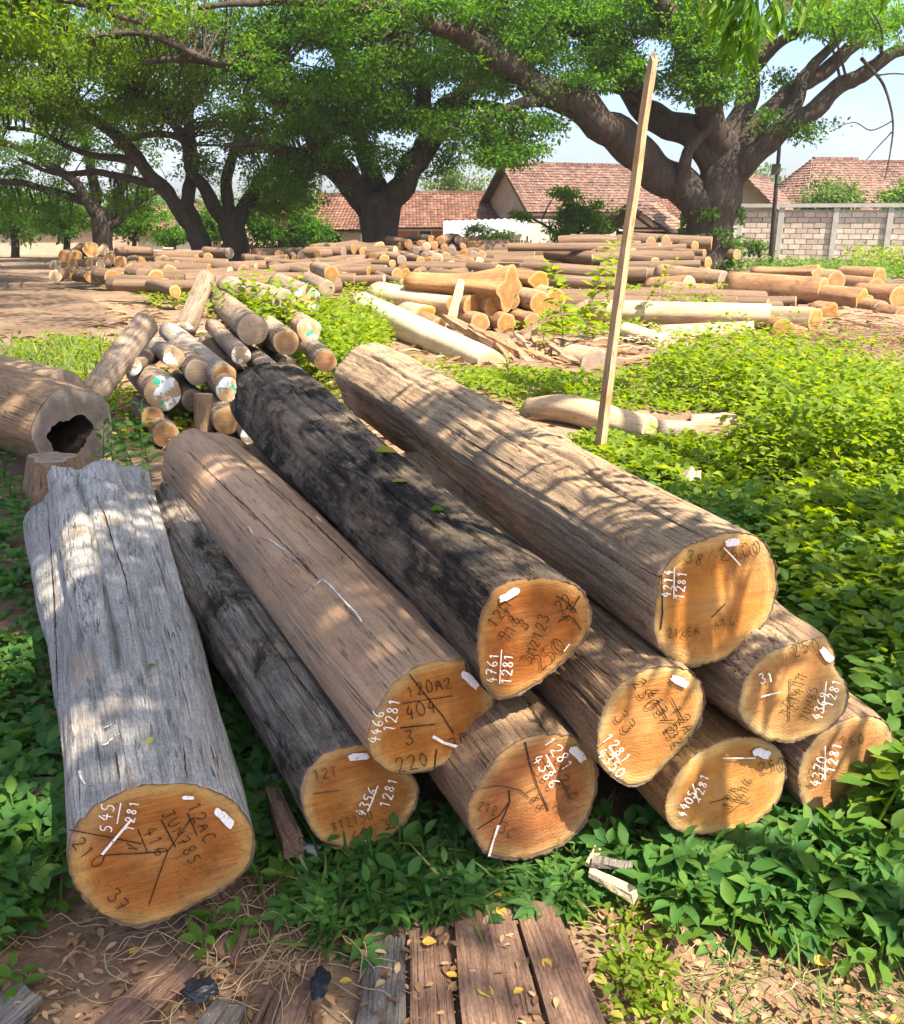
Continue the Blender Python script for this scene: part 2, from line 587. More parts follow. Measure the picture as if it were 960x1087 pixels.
M['leaf_brown'] = mat_leaf('dead leaf litter', (.14, .075, .04), (.29, .17, .09), (.42, .30, .17), .1, .8)
M['straw'] = mat_leaf('dry vine', (.27, .19, .11), (.42, .32, .19), None, .1, .8)
M['bark_tree'] = mat_bark('dark rain tree bark', (.022, .017, .014), (.085, .066, .054))
M['bark_ivy'] = mat_bark('mossy tree bark', (.024, .020, .014), (.085, .07, .05), (.035, .07, .02))
M['bark_near'] = mat_bark('shade tree bark', (.06, .05, .04), (.2, .16, .12))
M['wall_white'] = mat_plain('whitewashed wall', (.52, .48, .42), .85, .12, 3, .2)
M['wall_olive'] = mat_plain('olive plaster', (.36, .31, .22), .85, .15, 2, .2)
M['wall_tan'] = mat_plain('tan plaster', (.44, .33, .25), .85, .15, 2, .2)
M['wall_brick'] = mat_plain('reddish wall', (.38, .17, .11), .85, .2, 8, .3)
M['concrete'] = mat_plain('grey concrete', (.42, .40, .38), .85, .15, 4, .3)
M['mortar'] = mat_plain('mortar', (.52, .48, .44), .9, .1, 6, .2)
M['metal_roof'] = mat_plain('zinc sheet', (.55, .58, .60), .45, .15, 3, .1, metal=.4)
M['dark_wood'] = mat_plain('dark shed timber', (.07, .05, .035), .9, .4, 6, .4)
M['fence_wood'] = mat_plain('weathered fence board', (.13, .10, .075), .9, .4, 5, .4)
M['glass_dark'] = mat_plain('dark window glass', (.02, .025, .03), .15, .2, 2, 0)
M['post_metal'] = mat_plain('dark painted steel post', (.055, .05, .048), .6, .25, 6, .2)
M['plastic'] = mat_plain('black plastic sheet', (.018, .020, .028), .35, .4, 9, .2)
M['cloth'] = mat_plain('grey rag', (.34, .33, .34), .9, .2, 40, .5)


def mat_block():
    b = NB('concrete block')
    oi = b.n('ObjectInfo')
    c = b.ramp(oi.outputs['Random'], [(0, (.44, .36, .31)), (.5, (.55, .46, .40)), (1, (.64, .55, .48))])
    n = b.noise(b.coord(rnd=True), 9, 5, .65)
    c = b.mix(1.0, c, b.ramp(n, [(.3, .82), (.7, 1.12)]), 'MULTIPLY')
    return b.done(b.principled(c, .9, b.bump(n, .4, .01)))


M['block'] = mat_block()


def mat_tiles(name, c1, c2, c3):
    b = NB(name)
    g = b.n('NewGeometry')
    r = g.outputs['Random Per Island']
    c = b.ramp(r, [(0, c1), (.5, c2), (1, c3)])
    n = b.noise(b.coord(), 2.2, 6, .65)
    c = b.mix(1.0, c, b.ramp(n, [(.3, .65), (.7, 1.2)]), 'MULTIPLY')
    return b.done(b.principled(c, .85, b.bump(b.noise(b.coord(), 30, 4), .3, .01)))


M['tile_red'] = mat_tiles('red clay tile', (.125, .060, .043), (.175, .085, .060), (.23, .125, .093))
M['tile_pink'] = mat_tiles('faded pink tile', (.125, .072, .058), (.17, .098, .079), (.225, .14, .115))
M['tile_brown'] = mat_tiles('brown clay tile', (.17, .095, .075), (.235, .14, .11), (.31, .20, .16))


def mat_ground():
    b = NB('yard soil')
    v = b.coord()
    n0 = b.noise(v, .22, 5, .6)
    n1 = b.noise(v, 3.0, 8, .65)
    n2 = b.noise(v, 26, 6, .7)
    soil = b.ramp(b.math('ADD', b.math('MULTIPLY', n1, .5), b.math('MULTIPLY', n2, .5)),
                  [(.33, (.085, .054, .036)), (.5, (.18, .117, .078)), (.66, (.30, .205, .14))])
    soil = b.mix(b.ramp(n0, [(.45, 0.0), (.62, .6)]), soil, (.30, .22, .15))
    spk = b.ramp(b.voro(v, 60), [(.06, 1.0), (.12, 0.0)])
    soil = b.mix(b.math('MULTIPLY', spk, .6), soil, (.30, .22, .14))
    nr = b.bump(n1, .5, .05)
    nr = b.bump(n2, .6, .012, nr)
    return b.done(b.principled(soil, .95, nr, .1))


def mat_road():
    b = NB('trodden dirt')
    v = b.coord()
    n1 = b.noise(v, .8, 7, .65)
    n2 = b.noise(v, 12, 6, .7)
    c = b.ramp(b.math('ADD', b.math('MULTIPLY', n1, .6), b.math('MULTIPLY', n2, .4)),
               [(.32, (.10, .064, .042)), (.5, (.155, .103, .07)), (.68, (.22, .155, .11))])
    return b.done(b.principled(c, .95, b.bump(n2, .4, .02), .1))


M['ground'] = mat_ground()
M['road'] = mat_road()

# ------------------------------------------------------------------ ground
def axis_steps(lo, hi, fine_lo, fine_hi, step, grow=1.22):
    a = list(np.arange(fine_lo, fine_hi + 1e-6, step))
    s = step
    x = fine_hi
    while x < hi:
        s *= grow; x += s; a.append(min(x, hi))
    s = step; x = fine_lo
    pre = []
    while x > lo:
        s *= grow; x -= s; pre.append(max(x, lo))
    return np.array(pre[::-1] + a)


def gnoise(x, y):
    v = .035 * mnoise.noise((x * .9, y * .9, 3.1)) + .016 * mnoise.noise((x * 3.1, y * 3.1, 7.7))
    if y < 6: v += .007 * mnoise.noise((x * 11, y * 11, 1.7))
    return v - .03


xs = axis_steps(-420, 420, -3.0, 3.4, .075)
ys = axis_steps(-80, 900, .6, 6.0, .075)
GV = [(x, y, gz(y) + gnoise(x, y)) for y in ys for x in xs]
nx = len(xs)
GF = np.array([[j * nx + i, j * nx + i + 1, (j + 1) * nx + i + 1, (j + 1) * nx + i] for j in range(len(ys) - 1) for i in range(nx - 1)])
tag(link('ground', mesh_np('ground', np.array(GV), GF, True), None, M['ground']), kind='structure')


def sheet(name, pix, mat, lift=.012, kind='structure', sub=14, jag=.25):
    """ground sheet inside a photo-pixel outline"""
    P = [at_g(*p) for p in pix]
    vs = []
    n = len(P)
    for i in range(n):
        a, b_ = P[i], P[(i + 1) % n]
        for k in range(sub):
            p = a.lerp(b_, k / sub)
            j = jag * mpp(p) * 12
            p = p + Vector((mnoise.noise((p.x * 2, p.y * 2, 1)) * j, mnoise.noise((p.x * 2, p.y * 2, 5)) * j, 0))
            vs.append(p)
    bm = bmesh.new()
    bv = [bm.verts.new((p.x, p.y, 0)) for p in vs]
    bm.faces.new(bv)
    bmesh.ops.triangulate(bm, faces=bm.faces[:])
    for it in range(4):
        long = [e for e in bm.edges if e.calc_length() > max(.5, .06 * min(v.co.y for v in e.verts))]
        if not long: break
        bmesh.ops.subdivide_edges(bm, edges=long, cuts=1)
        bmesh.ops.triangulate(bm, faces=bm.faces[:])
    for v in bm.verts:
        v.co.z = gz(v.co.y) + lift - (.12 if v.is_boundary else 0)
    me = bpy.data.meshes.new(name)
    bm.to_mesh(me); bm.free()
    return tag(link(name, me, None, mat), kind=kind)


sheet('dirt_road', [(-420, 268), (22, 268), (30, 284), (85, 302), (135, 316), (152, 332), (132, 352), (112, 368), (40, 377), (-160, 392)], M['road'], .014)
sheet('dirt_clearing', [(858, 352), (905, 345), (1100, 340), (1150, 388), (960, 384), (880, 378)], M['road'], .016)

# ------------------------------------------------------------------ handwriting
GLYPH = {
    '0': [[(.3, 1), (.08, .75), (.05, .35), (.25, 0), (.5, .2), (.55, .65), (.3, 1)]],
    '1': [[(.1, .75), (.33, 1), (.3, .5), (.28, 0)]],
    '2': [[(.05, .75), (.2, .98), (.45, .95), (.5, .7), (.3, .35), (.03, .03), (.3, .06), (.58, 0)]],
    '3': [[(.05, .9), (.3, 1), (.5, .8), (.25, .55), (.52, .38), (.45, .08), (.2, 0), (.02, .15)]],
    '4': [[(.35, 1), (.05, .4), (.58, .42)], [(.42, .75), (.38, 0)]],
    '5': [[(.52, .97), (.15, 1), (.1, .58), (.38, .6), (.52, .33), (.35, .03), (.05, .08)]],
    '6': [[(.48, .98), (.2, .75), (.06, .3), (.25, 0), (.5, .18), (.4, .46), (.1, .35)]],
    '7': [[(.03, .95), (.55, 1), (.35, .5), (.2, 0)], [(.15, .5), (.5, .55)]],
    '8': [[(.3, .52), (.08, .75), (.3, 1), (.5, .78), (.3, .52), (.06, .25), (.3, 0), (.54, .25), (.3, .52)]],
    '9': [[(.5, .6), (.2, .5), (.08, .8), (.3, 1), (.5, .85), (.48, .5), (.35, 0)]],
    'A': [[(.02, 0), (.28, 1), (.55, 0)], [(.12, .38), (.45, .4)]],
    'C': [[(.52, .85), (.28, 1), (.05, .6), (.1, .15), (.35, 0), (.55, .15)]],
    'J': [[(.15, .98), (.55, 1)], [(.4, 1), (.4, .2), (.2, 0), (.03, .15)]],
    'M': [[(.02, 0), (.08, 1), (.3, .45), (.52, 1), (.58, 0)]],
    'N': [[(.05, 0), (.08, 1), (.48, .05), (.52, 1)]],
    'P': [[(.08, 0), (.1, 1), (.42, .95), (.48, .65), (.12, .5)]],
    'R': [[(.08, 0), (.1, 1), (.45, .95), (.48, .65), (.12, .52), (.55, 0)]],
    'S': [[(.5, .9), (.25, 1), (.08, .78), (.45, .4), (.4, .08), (.05, .05)]],
    'T': [[(.02, .97), (.58, 1)], [(.3, 1), (.28, 0)]],
    'U': [[(.05, 1), (.07, .25), (.25, 0), (.48, .25), (.52, 1)]],
    'Z': [[(.05, .95), (.52, 1), (.05, .03), (.55, 0)]],
    'O': [[(.3, 1), (.06, .6), (.15, .05), (.45, .08), (.54, .65), (.3, 1)]],
    'E': [[(.5, 1), (.08, .97), (.06, 0), (.52, .02)], [(.08, .5), (.4, .52)]],
    'D': [[(.08, 0), (.1, 1), (.42, .8), (.5, .4), (.3, .05), (.08, 0)]],
    '.': [[(.25, .0), (.3, .12)]], '"': [[(.15, 1), (.12, .75)], [(.35, 1), (.32, .75)]],
    '/': [[(.05, 0), (.5, 1)]], ' ': [],
}


def text_strokes(s, px, py, h, ang, seed=0):
    """photo-pixel polylines for handwriting centred at px,py; ang is degrees counter-clockwise"""
    r = random.Random(seed + int(px * 7 + py * 3))
    ca, sa = math.cos(math.radians(ang)), math.sin(math.radians(ang))
    adv = .78
    out = []
    x0 = -len(s) * adv / 2
    for i, ch in enumerate(s):
        dy = r.uniform(-.07, .07)
        k = r.uniform(.9, 1.1)
        for st in GLYPH.get(ch, []):
            line = []
            for (x, y) in st:
                X = (x0 + i * adv + x * k + r.uniform(-.025, .025)) * h
                Y = (y * k - .5 + dy + r.uniform(-.025, .025)) * h
                line.append((px + X * ca - Y * sa, py - (X * sa + Y * ca)))
            # soften corners
            sm = [line[0]]
            for a, b_ in zip(line, line[1:]):
                sm.append((a[0] * .75 + b_[0] * .25, a[1] * .75 + b_[1] * .25))
                sm.append((a[0] * .25 + b_[0] * .75, a[1] * .25 + b_[1] * .75))
            sm.append(line[-1])
            out.append(sm)
    return out


class Face:
    """plane of a log's sawn end; photo pixels can be cast onto it"""

    def __init__(self, Mx):
        self.M = Mx
        self.inv = Mx.inverted()
        self.o = Mx.translation
        self.n = (Mx.to_3x3() @ Vector((1, 0, 0))).normalized()

    def local(self, px, py):
        d = ray(px, py)
        c = Vector((0, 0, CAM_H))
        t = (self.o - c).dot(self.n) / d.dot(self.n)
        return self.inv @ (c + d * t)

    def strokes(self, lines, wpx, lift):
        """ribbon mesh on the face from photo-pixel lines"""
        g = Geo()
        sc = mpp(self.o)
        for li, ln in enumerate(lines):
            P = [self.local(*p) for p in ln]
            pts = [Vector((p.y, p.z)) for p in P]
            pts = [p for i, p in enumerate(pts) if i == 0 or (p - pts[i - 1]).length > 1e-5]
            if len(pts) < 2: continue
            w = wpx * sc / 2
            vs = []
            for i, p in enumerate(pts):
                d = (pts[min(i + 1, len(pts) - 1)] - pts[max(i - 1, 0)])
                if d.length < 1e-6: d = Vector((1, 0))
                d.normalize()
                nrm = Vector((-d.y, d.x)) * w * random.uniform(.75, 1.2)
                x = -lift - .00006 * (li % 40)
                vs += [(x, p.x + nrm.x, p.y + nrm.y), (x, p.x - nrm.x, p.y - nrm.y)]
            g.add(vs, [(2 * i, 2 * i + 1, 2 * i + 3, 2 * i + 2) for i in range(len(pts) - 1)])
        return g

    def blob(self, px, py, lw, lh, ang, lift, seed=1):
        r = random.Random(seed + int(px))
        ca, sa = math.cos(math.radians(ang)), math.sin(math.radians(ang))
        vs = []
        n = 22
        for i in range(n):
            a = 2 * PI * i / n
            c, s = math.cos(a), math.sin(a)
            X = lw / 2 * math.copysign(abs(c) ** .45, c) * r.uniform(.82, 1.08)
            Y = lh / 2 * math.copysign(abs(s) ** .55, s) * r.uniform(.72, 1.12)
            p = self.local(px + X * ca - Y * sa, py - (X * sa + Y * ca))
            vs.append((-lift, p.y, p.z))
        c = self.local(px, py)
        vs.append((-lift - .0003, c.y, c.z))
        g = Geo()
        g.add(vs, [(i, (i + 1) % n, n) for i in range(n)])
        return g


# ------------------------------------------------------------------ log builder
def frame(a, b):
    X = (b - a).normalized()
    Z = Vector((0, 0, 1)) - X * X.z
    if Z.length < .05: Z = Vector((0, 1, 0)) - X * X.y
    Z.normalize()
    Y = Z.cross(X)
    m = Matrix((X, Y, Z)).transposed().to_4x4()
    m.translation = a
    return m


def polar_from_points(pts, n):
    """pts: local (y,z) outline around 0 -> radius at n angles, smoothed"""
    A = np.array([math.atan2(p[1], p[0]) for p in pts]) % (2 * PI)
    R = np.array([math.hypot(*p) for p in pts])
    o = np.argsort(A)
    th = np.arange(n) * 2 * PI / n
    r = np.interp(th, A[o], R[o], period=2 * PI)
    k = np.exp(-.5 * (np.arange(-9, 10) / 2.6) ** 2); k /= k.sum()
    rp_ = np.concatenate([r[-9:], r, r[:9]])
    return np.convolve(rp_, k, 'valid')


LOG_BVH = {}


def teak_log(label, outline, near_z, far_px, far_z, far_r, bark, cut, near_c=None, flute=.05, lobes=5, cracks=(), knots=(),
             notch=None, seed=0, nlen=110, nseg=216, bend=.012, rough=.010, taper=1.0, rim=.035, chalk=(), ink=(), inkc='ink', dabs=(), lines=(), fissures=(),
             group='big teak logs in the front pile', key=None):
    cxp = sum(p[0] for p in outline) / len(outline) if near_c is None else near_c[0]
    cyp = sum(p[1] for p in outline) / len(outline) if near_c is None else near_c[1]
    a = at_z(cxp, cyp, near_z)
    b_ = at_z(far_px[0], far_px[1], far_z)
    L = (b_ - a).length
    Mx = frame(a, b_)
    fc = Face(Mx)
    pts = [fc.local(*p) for p in outline]
    rn = polar_from_points([(p.y, p.z) for p in pts], nseg)
    th = np.arange(nseg) * 2 * PI / nseg
    rs = np.random.default_rng(seed)
    ph = rs.uniform(0, 2 * PI, 4)
    rf = far_r * (1 + flute * np.cos(lobes * th + ph[0]) + flute * .7 * np.cos((lobes - 2) * th + ph[1]) + flute * .5 * np.cos((lobes + 3) * th + ph[2]))
    V = np.zeros((nlen + 1, nseg, 3))
    xs_ = np.linspace(0, 1, nlen + 1) ** 1.15
    for i, s in enumerate(xs_):
        w = s ** taper
        w = w * w * (3 - 2 * w) * .5 + w * .5
        r = rn * (1 - w) + rf * w
        x = s * L
        dr = np.zeros(nseg)
        for j in range(nseg):
            c, sn = math.cos(th[j]), math.sin(th[j])
            q = mnoise.noise((x * 1.3 + seed, c * 2.2, sn * 2.2)) * 1.0
            q += mnoise.noise((x * 2.2 + seed * 3, c * 9, sn * 9)) * .55
            q += mnoise.noise((x * 7 + seed * 5, c * 22, sn * 22)) * .28
            dr[j] = q * rough
        for (tc_, s0, s1, dep, wid, wob) in cracks:
            if s0 <= s <= s1:
                t0 = math.radians(tc_) + wob * .6 * mnoise.noise((x * 1.3, tc_ * .1, seed)) + wob * .12 * mnoise.noise((x * 9.0, tc_ * .1, seed))
                d = (th - t0 + PI) % (2 * PI) - PI
                e = min(1, (s - s0) / .05, (s1 - s) / .05) if s0 > 0 else min(1, (s1 - s) / .05)
                dr -= dep * max(e, 0) * np.exp(-(d / wid) ** 2)
        for (kt, ks, kr, khh) in knots:
            d = (th - math.radians(kt) + PI) % (2 * PI) - PI
            q = (d * far_r / kr) ** 2 + ((x - ks * L) / kr) ** 2
            dr += khh * np.exp(-q)
        r = r + dr * min(1, .25 + s * 12)
        by = bend * (math.sin(s * PI * 1.3 + seed) - math.sin(seed)) ; bz = bend * (math.sin(s * PI * 1.1 + seed * 2.3) - math.sin(seed * 2.3))
        V[i, :, 0] = x
        V[i, :, 1] = np.cos(th) * r + by
        V[i, :, 2] = np.sin(th) * r + bz
    V[0, :, 0] += np.array([.007 * mnoise.noise((math.cos(t) * 5, math.sin(t) * 5, seed + 1.1)) + .004 * mnoise.noise((math.cos(t) * 17, math.sin(t) * 17, seed)) for t in th])
    V[0, :, 1:] *= (1 + np.array([.016 * mnoise.noise((math.cos(t) * 13, math.sin(t) * 13, seed + 4)) for t in th]))[:, None]
    if notch:                                             # uneven far end: (angle, halfwidth deg, depth)
        off = np.zeros(nseg)
        for (nt_, nw, nd) in notch:
            d = (th - math.radians(nt_) + PI) % (2 * PI) - PI
            off += nd * np.exp(-(d / math.radians(nw)) ** 2)
        for i, s in enumerate(xs_):
            V[i, :, 0] -= off * max(0, (s - .8) / .2)
    # slightly ragged far end
    V[-1, :, 0] += rs.normal(0, .006, nseg)
    vs = V.reshape(-1, 3).tolist()
    fs, fm = [], []
    for i in range(nlen):
        for j in range(nseg):
            j2 = (j + 1) % nseg
            fs.append((i * nseg + j, i * nseg + j2, (i + 1) * nseg + j2, (i + 1) * nseg + j)); fm.append(0)
    # rim at the near end (bark thickness), then the sawn face as its own mesh
    base = len(vs)
    rim_r = 1 - rim * (.55 + .45 * np.array([mnoise.noise((math.cos(t) * 3, math.sin(t) * 3, seed)) + .7 * mnoise.noise((math.cos(t) * 14, math.sin(t) * 14, seed + 2)) for t in th]))
    for j in range(nseg):
        vs.append((0.002, V[0, j, 1] * rim_r[j], V[0, j, 2] * rim_r[j]))
    for j in range(nseg):
        j2 = (j + 1) % nseg
        fs.append((j, base + j, base + j2, j2)); fm.append(1)
    cb = len(vs)
    b0 = nlen * nseg
    for j in range(nseg):
        vs.append((V[-1, j, 0] - .03, V[-1, :, 1].mean() + (V[-1, j, 1] - V[-1, :, 1].mean()) * .5, V[-1, :, 2].mean() + (V[-1, j, 2] - V[-1, :, 2].mean()) * .5))
    vs.append((V[-1, :, 0].mean() - .06, V[-1, :, 1].mean(), V[-1, :, 2].mean()))
    for j in range(nseg):
        j2 = (j + 1) % nseg
        fs.append((b0 + j, b0 + j2, cb + j2, cb + j)); fm.append(0)
        fs.append((cb + j, cb + j2, cb + nseg)); fm.append(0)
    root = empty('teak_log', matrix=Mx)
    tag(root, label, 'log', group)
    me = mesh('log_body', vs, fs, True, fm)
    body = link('log_body', me, root, [M[bark], M['bark_rim']])
    # sawn face
    rings = [0, .12, .25, .4, .55, .7, .82, .91, .965, 1.0]
    fv, fr = [(-.001, 0, 0)], [0.0]
    for q in rings[1:]:
        for j in range(nseg):
            rr = q * rim_r[j] * 1.002; rr *= 1 + .006 * (q > .9) * mnoise.noise((j * .9, q, seed))
            zz = .0016 * mnoise.noise((math.cos(th[j]) * q * 6, math.sin(th[j]) * q * 6, seed + 3.3))
            if q == 1.0: zz += .003
            fv.append((zz, V[0, j, 1] * rr, V[0, j, 2] * rr)); fr.append(q)
    ff = [(0, 1 + (j + 1) % nseg, 1 + j) for j in range(nseg)]
    for k in range(len(rings) - 2):
        for j in range(nseg):
            j2 = (j + 1) % nseg
            ff.append((1 + k * nseg + j, 1 + k * nseg + j2, 1 + (k + 1) * nseg + j2, 1 + (k + 1) * nseg + j))
    me = mesh('cut_face', fv, ff, True)
    at = me.attributes.new('rad', 'FLOAT', 'POINT')
    at.data.foreach_set('value', fr)
    face = link('cut_face', me, root, M[cut])
    # writing and marks, each a real stroke just proud of the wood
    for q, l in enumerate(fissures):
        fc.strokes([l], 1.5, .0026 + .0001 * q).build('drying_crack', face, M['crack'])
    for q, (s, x, y, h, ang) in enumerate(ink):
        fc.strokes(text_strokes(s, x, y, h, ang, seed), 1.15, .0042 + .0003 * q).build('ink_writing', face, M[inkc])
    for q, (s, x, y, h, ang) in enumerate(chalk):
        fc.strokes(text_strokes(s, x, y, h, ang, seed), 1.3, .0085 + .0004 * q).build('chalk_number', face, M['chalk'])
    for q, (c, l) in enumerate(lines):
        if c == 'k': fc.strokes([l], 1.3, .0036 + .0001 * q).build('ink_line', face, M[inkc])
        elif c == 'w': fc.strokes([l], 1.5, .0078 + .0001 * q).build('chalk_line', face, M['chalk'])
        else: fc.strokes([l], 3.0, .0070 + .0001 * q).build('chalk_stroke', face, M['chalk'])
    for (x, y, w_, h_, ang) in dabs:
        fc.blob(x, y, w_, h_, ang, .0066).build('white_dab', face, M['tagwhite'])
    if key:
        bm = bmesh.new(); bm.from_mesh(body.data); bm.transform(Mx)
        LOG_BVH[key] = BVHTree.FromBMesh(bm); bm.free()
    return root


def crop(pts, k, ox, oy):
    return [(ox + x * k, oy + y * k) for x, y in pts]


c1 = lambda p: crop(p, .34375, 0, 740)
c2 = lambda p: crop(p, .375, 300, 660)
c3 = lambda p: crop(p, .5, 480, 540)

teak_log('thick weathered grey log on the far left, its orange end lettered 210 37', c1(
    [(205, 470), (230, 400), (290, 335), (400, 285), (530, 268), (650, 285), (740, 335), (780, 400), (785, 480), (760, 540), (700, 590), (600, 640),
     (500, 695), (400, 712), (310, 670), (245, 600), (215, 540)]),
    .205, (104, 545), .22, .255, 'log_grey', 'cut_orange', flute=.09, lobes=5, seed=3, rough=.013, taper=1.15,
    cracks=[(78, .2, 1.0, .026, .035, .06), (62, 0, .35, .008, .03, .15), (100, .0, .5, .009, .03, .2), (118, .3, 1.0, .012, .05, .06), (140, .35, 1.0, .03, .08, .06), (45, .3, .9, .01, .04, .2), (90, .45, .8, .012, .03, .2)],
    knots=[(75, .6, .05, .012), (100, .8, .07, .012)],
    notch=[(80, 16, .20), (20, 30, -.05)],
    chalk=[('545', 113, 864, 14, 82), ('1281', 139, 862, 11, 80)],
    ink=[('12AC', 215, 873, 15, -63), ('JUN785', 193, 888, 14, -60), ('416', 165, 893, 15, -66), ('210', 95, 904, 17, -50), ('37', 127, 955, 17, -45), ('.', 111, 930, 14, -45)],
    lines=[('w', [(128, 850), (124, 872)]), ('W', [(139, 868), (108, 905)]), ('k', [(146, 879), (157, 905)]), ('k', [(171, 869), (186, 898)]),
           ('k', [(199, 862), (209, 886)]), ('k', [(134, 894), (146, 901), (136, 899)])],
    fissures=[[(73, 880), (110, 887), (150, 895)], [(108, 907), (150, 905), (178, 903), (196, 878), (203, 868)], [(178, 903), (168, 930), (158, 960)]],
    dabs=[(238, 867, 27, 10, -42), (199, 845, 14, 4, 0)], key='A')

teak_log('narrow dark mottled log lying low between the grey log and brown log', c2(
    [(50, 480), (65, 420), (115, 375), (180, 355), (250, 352), (320, 385), (365, 430), (388, 470), (385, 505), (365, 550), (310, 610), (215, 648), (140, 640), (90, 600), (62, 540)]),
    .165, (193, 548), .18, .15, 'log_dark', 'cut_ochre', seed=5, rough=.011, flute=.05,
    cracks=[(100, 0, .5, .010, .03, .2), (70, .2, .9, .010, .03, .2), (130, .1, .8, .012, .04, .2)],
    chalk=[('4356', 388, 848, 11, 66), ('1281', 411, 838, 11, 75)],
    ink=[('12T', 346, 820, 12, 10), ('812150', 374, 870, 10, 18), ('60', 383, 884, 13, 15), ('30', 415, 871, 13, 20)], inkc='ink_brown',
    lines=[('w', [(400, 832), (394, 848), (389, 860)]), ('w', [(383, 894), (392, 885)]), ('k', [(332, 842), (360, 838)])],
    dabs=[(380, 802, 23, 8, 6)], key='B')

teak_log('smooth brown peeled log in the middle front, its end lettered 220 30', c2(
    [(240, 330), (265, 250), (310, 180), (380, 130), (460, 108), (530, 112), (580, 140), (600, 190), (598, 240), (585, 290), (550, 345), (480, 390),
     (400, 425), (330, 435), (270, 400), (245, 370)]),
    .365, (207, 492), .36, .152, 'log_brown', 'cut_ochre', seed=8, rough=.0045, flute=.06, lobes=4, rim=.02,
    cracks=[(105, .0, 1.0, .014, .05, .10), (130, .05, 1.0, .012, .05, .10), (80, .1, .9, .006, .03, .1), (62, 0, .5, .006, .02, .15)],
    knots=[(165, .97, .05, .05), (95, .30, .05, .008)],
    chalk=[('4466', 398, 769, 12, 83), ('1281', 414, 756, 12, 83)],
    ink=[('12OA2', 456, 728, 13, 14), ('404', 447, 752, 15, 14), ('3', 435, 782, 15, 5), ('220', 438, 808, 16, 13), ('30', 488, 786, 15, 28), ('.', 464, 799, 12, 15)],
    lines=[('k', [(427, 746), (480, 738)]), ('k', [(424, 772), (461, 768)]), ('W', [(458, 780), (470, 787), (484, 791), (496, 791)])],
    fissures=[[(434, 715), (452, 738), (470, 760), (481, 778)], [(463, 795), (461, 815)]],
    dabs=[(498, 721, 25, 9, -42)], key='C')

teak_log('sooty black log with a lobed red orange end, right of the brown log', c3(
    [(55, 270), (65, 210), (90, 170), (130, 152), (180, 150), (230, 153), (270, 165), (295, 200), (297, 240), (280, 280), (230, 330), (170, 380), (110, 408), (85, 405), (60, 340)]),
    .575, (289, 421), .53, .19, 'log_black', 'cut_red', near_c=(563, 668), seed=12, rough=.012, flute=.06, rim=.05,
    cracks=[(85, 0, .8, .012, .03, .2), (65, .1, 1, .016, .05, .2), (115, .2, .9, .010, .03, .2), (40, 0, .6, .02, .08, .2)],
    knots=[(80, .03, .12, .016)],
    chalk=[('4761', 521, 706, 11, 86), ('1281', 537, 707, 11, 86)],
    ink=[('12M', 529, 650, 13, 55), ('918', 541, 665, 13, 62), ('3', 556, 660, 13, 40), ('3M2123', 568, 676, 12, 68), ('250', 584, 693, 17, 40), ('22', 598, 638, 13, 45), ('88', 603, 648, 12, 55)],
    lines=[('w', [(531, 688), (529, 724)]), ('k', [(536, 645), (546, 660)]), ('w', [(603, 682), (597, 690)])],
    fissures=[[(612, 650), (604, 640), (590, 632)], [(606, 648), (615, 632)], [(604, 652), (592, 660)], [(607, 655), (617, 668)]],
    dabs=[(540, 630, 26, 8, 28)], key='D')

teak_log('shaded log on the ground under the brown and black logs, its end cracked', c2(
    [(520, 520), (545, 470), (590, 410), (620, 370), (680, 330), (760, 316), (830, 325), (875, 370), (895, 430), (890, 490), (870, 550), (820, 615),
     (740, 660), (640, 678), (570, 655), (540, 600), (522, 560)]),
    .20, (281, 497), .26, .15, 'log_umber', 'cut_orange', seed=15, rough=.011, rim=.05,
    cracks=[(120, 0, .8, .02, .05, .2), (80, 0, .6, .008, .03, .2)],
    chalk=[('1281', 592, 799, 13, -55), ('4386', 579, 817, 13, -55)],
    ink=[('12AO', 601, 832, 13, -60), ('188', 569, 847, 13, -62), ('3C', 539, 881, 13, -30), ('21Z', 518, 857, 10, -20)], inkc='ink_brown',
    lines=[('w', [(578, 799), (588, 818)]), ('W', [(528, 874), (522, 892), (518, 907)]), ('k', [(510, 836), (530, 833), (552, 838), (561, 846)]), ('k', [(594, 826), (606, 848)])],
    fissures=[[(557, 787), (562, 810), (572, 838), (582, 860)], [(506, 880), (530, 865), (541, 850), (540, 838)], [(541, 850), (535, 865), (528, 880)]],
    dabs=[(612, 799, 21, 10, -45)], key='J')

teak_log('log with its end lettered 250 33, wedged below the black log', c3(
    [(310, 500), (320, 440), (340, 390), (380, 355), (440, 335), (500, 340), (530, 370), (537, 420), (520, 470), (490, 510), (450, 550), (420, 580), (380, 592), (340, 570), (315, 540)]),
    .375, (440, 520), .34, .15, 'log_umber', 'cut_ochre', seed=18, rough=.010, rim=.03,
    cracks=[(120, 0, .8, .012, .04, .2), (85, 0, .8, .010, .03, .2), (100, 0, .5, .008, .03, .2)],
    chalk=[('1281', 654, 793, 12, -50), ('4350', 648, 808, 12, -48)],
    ink=[('250', 686, 737, 16, -62), ('33', 664, 766, 16, -50), ('413/2', 703, 755, 14, -62), ('12A2', 728, 768, 14, -60), ('Z32', 715, 780, 11, -60)],
    lines=[('w', [(645, 791), (656, 806)]), ('k', [(712, 740), (725, 765)]), ('k', [(696, 742), (707, 762)])],
    dabs=[(720, 722, 20, 9, -28)], key='F')

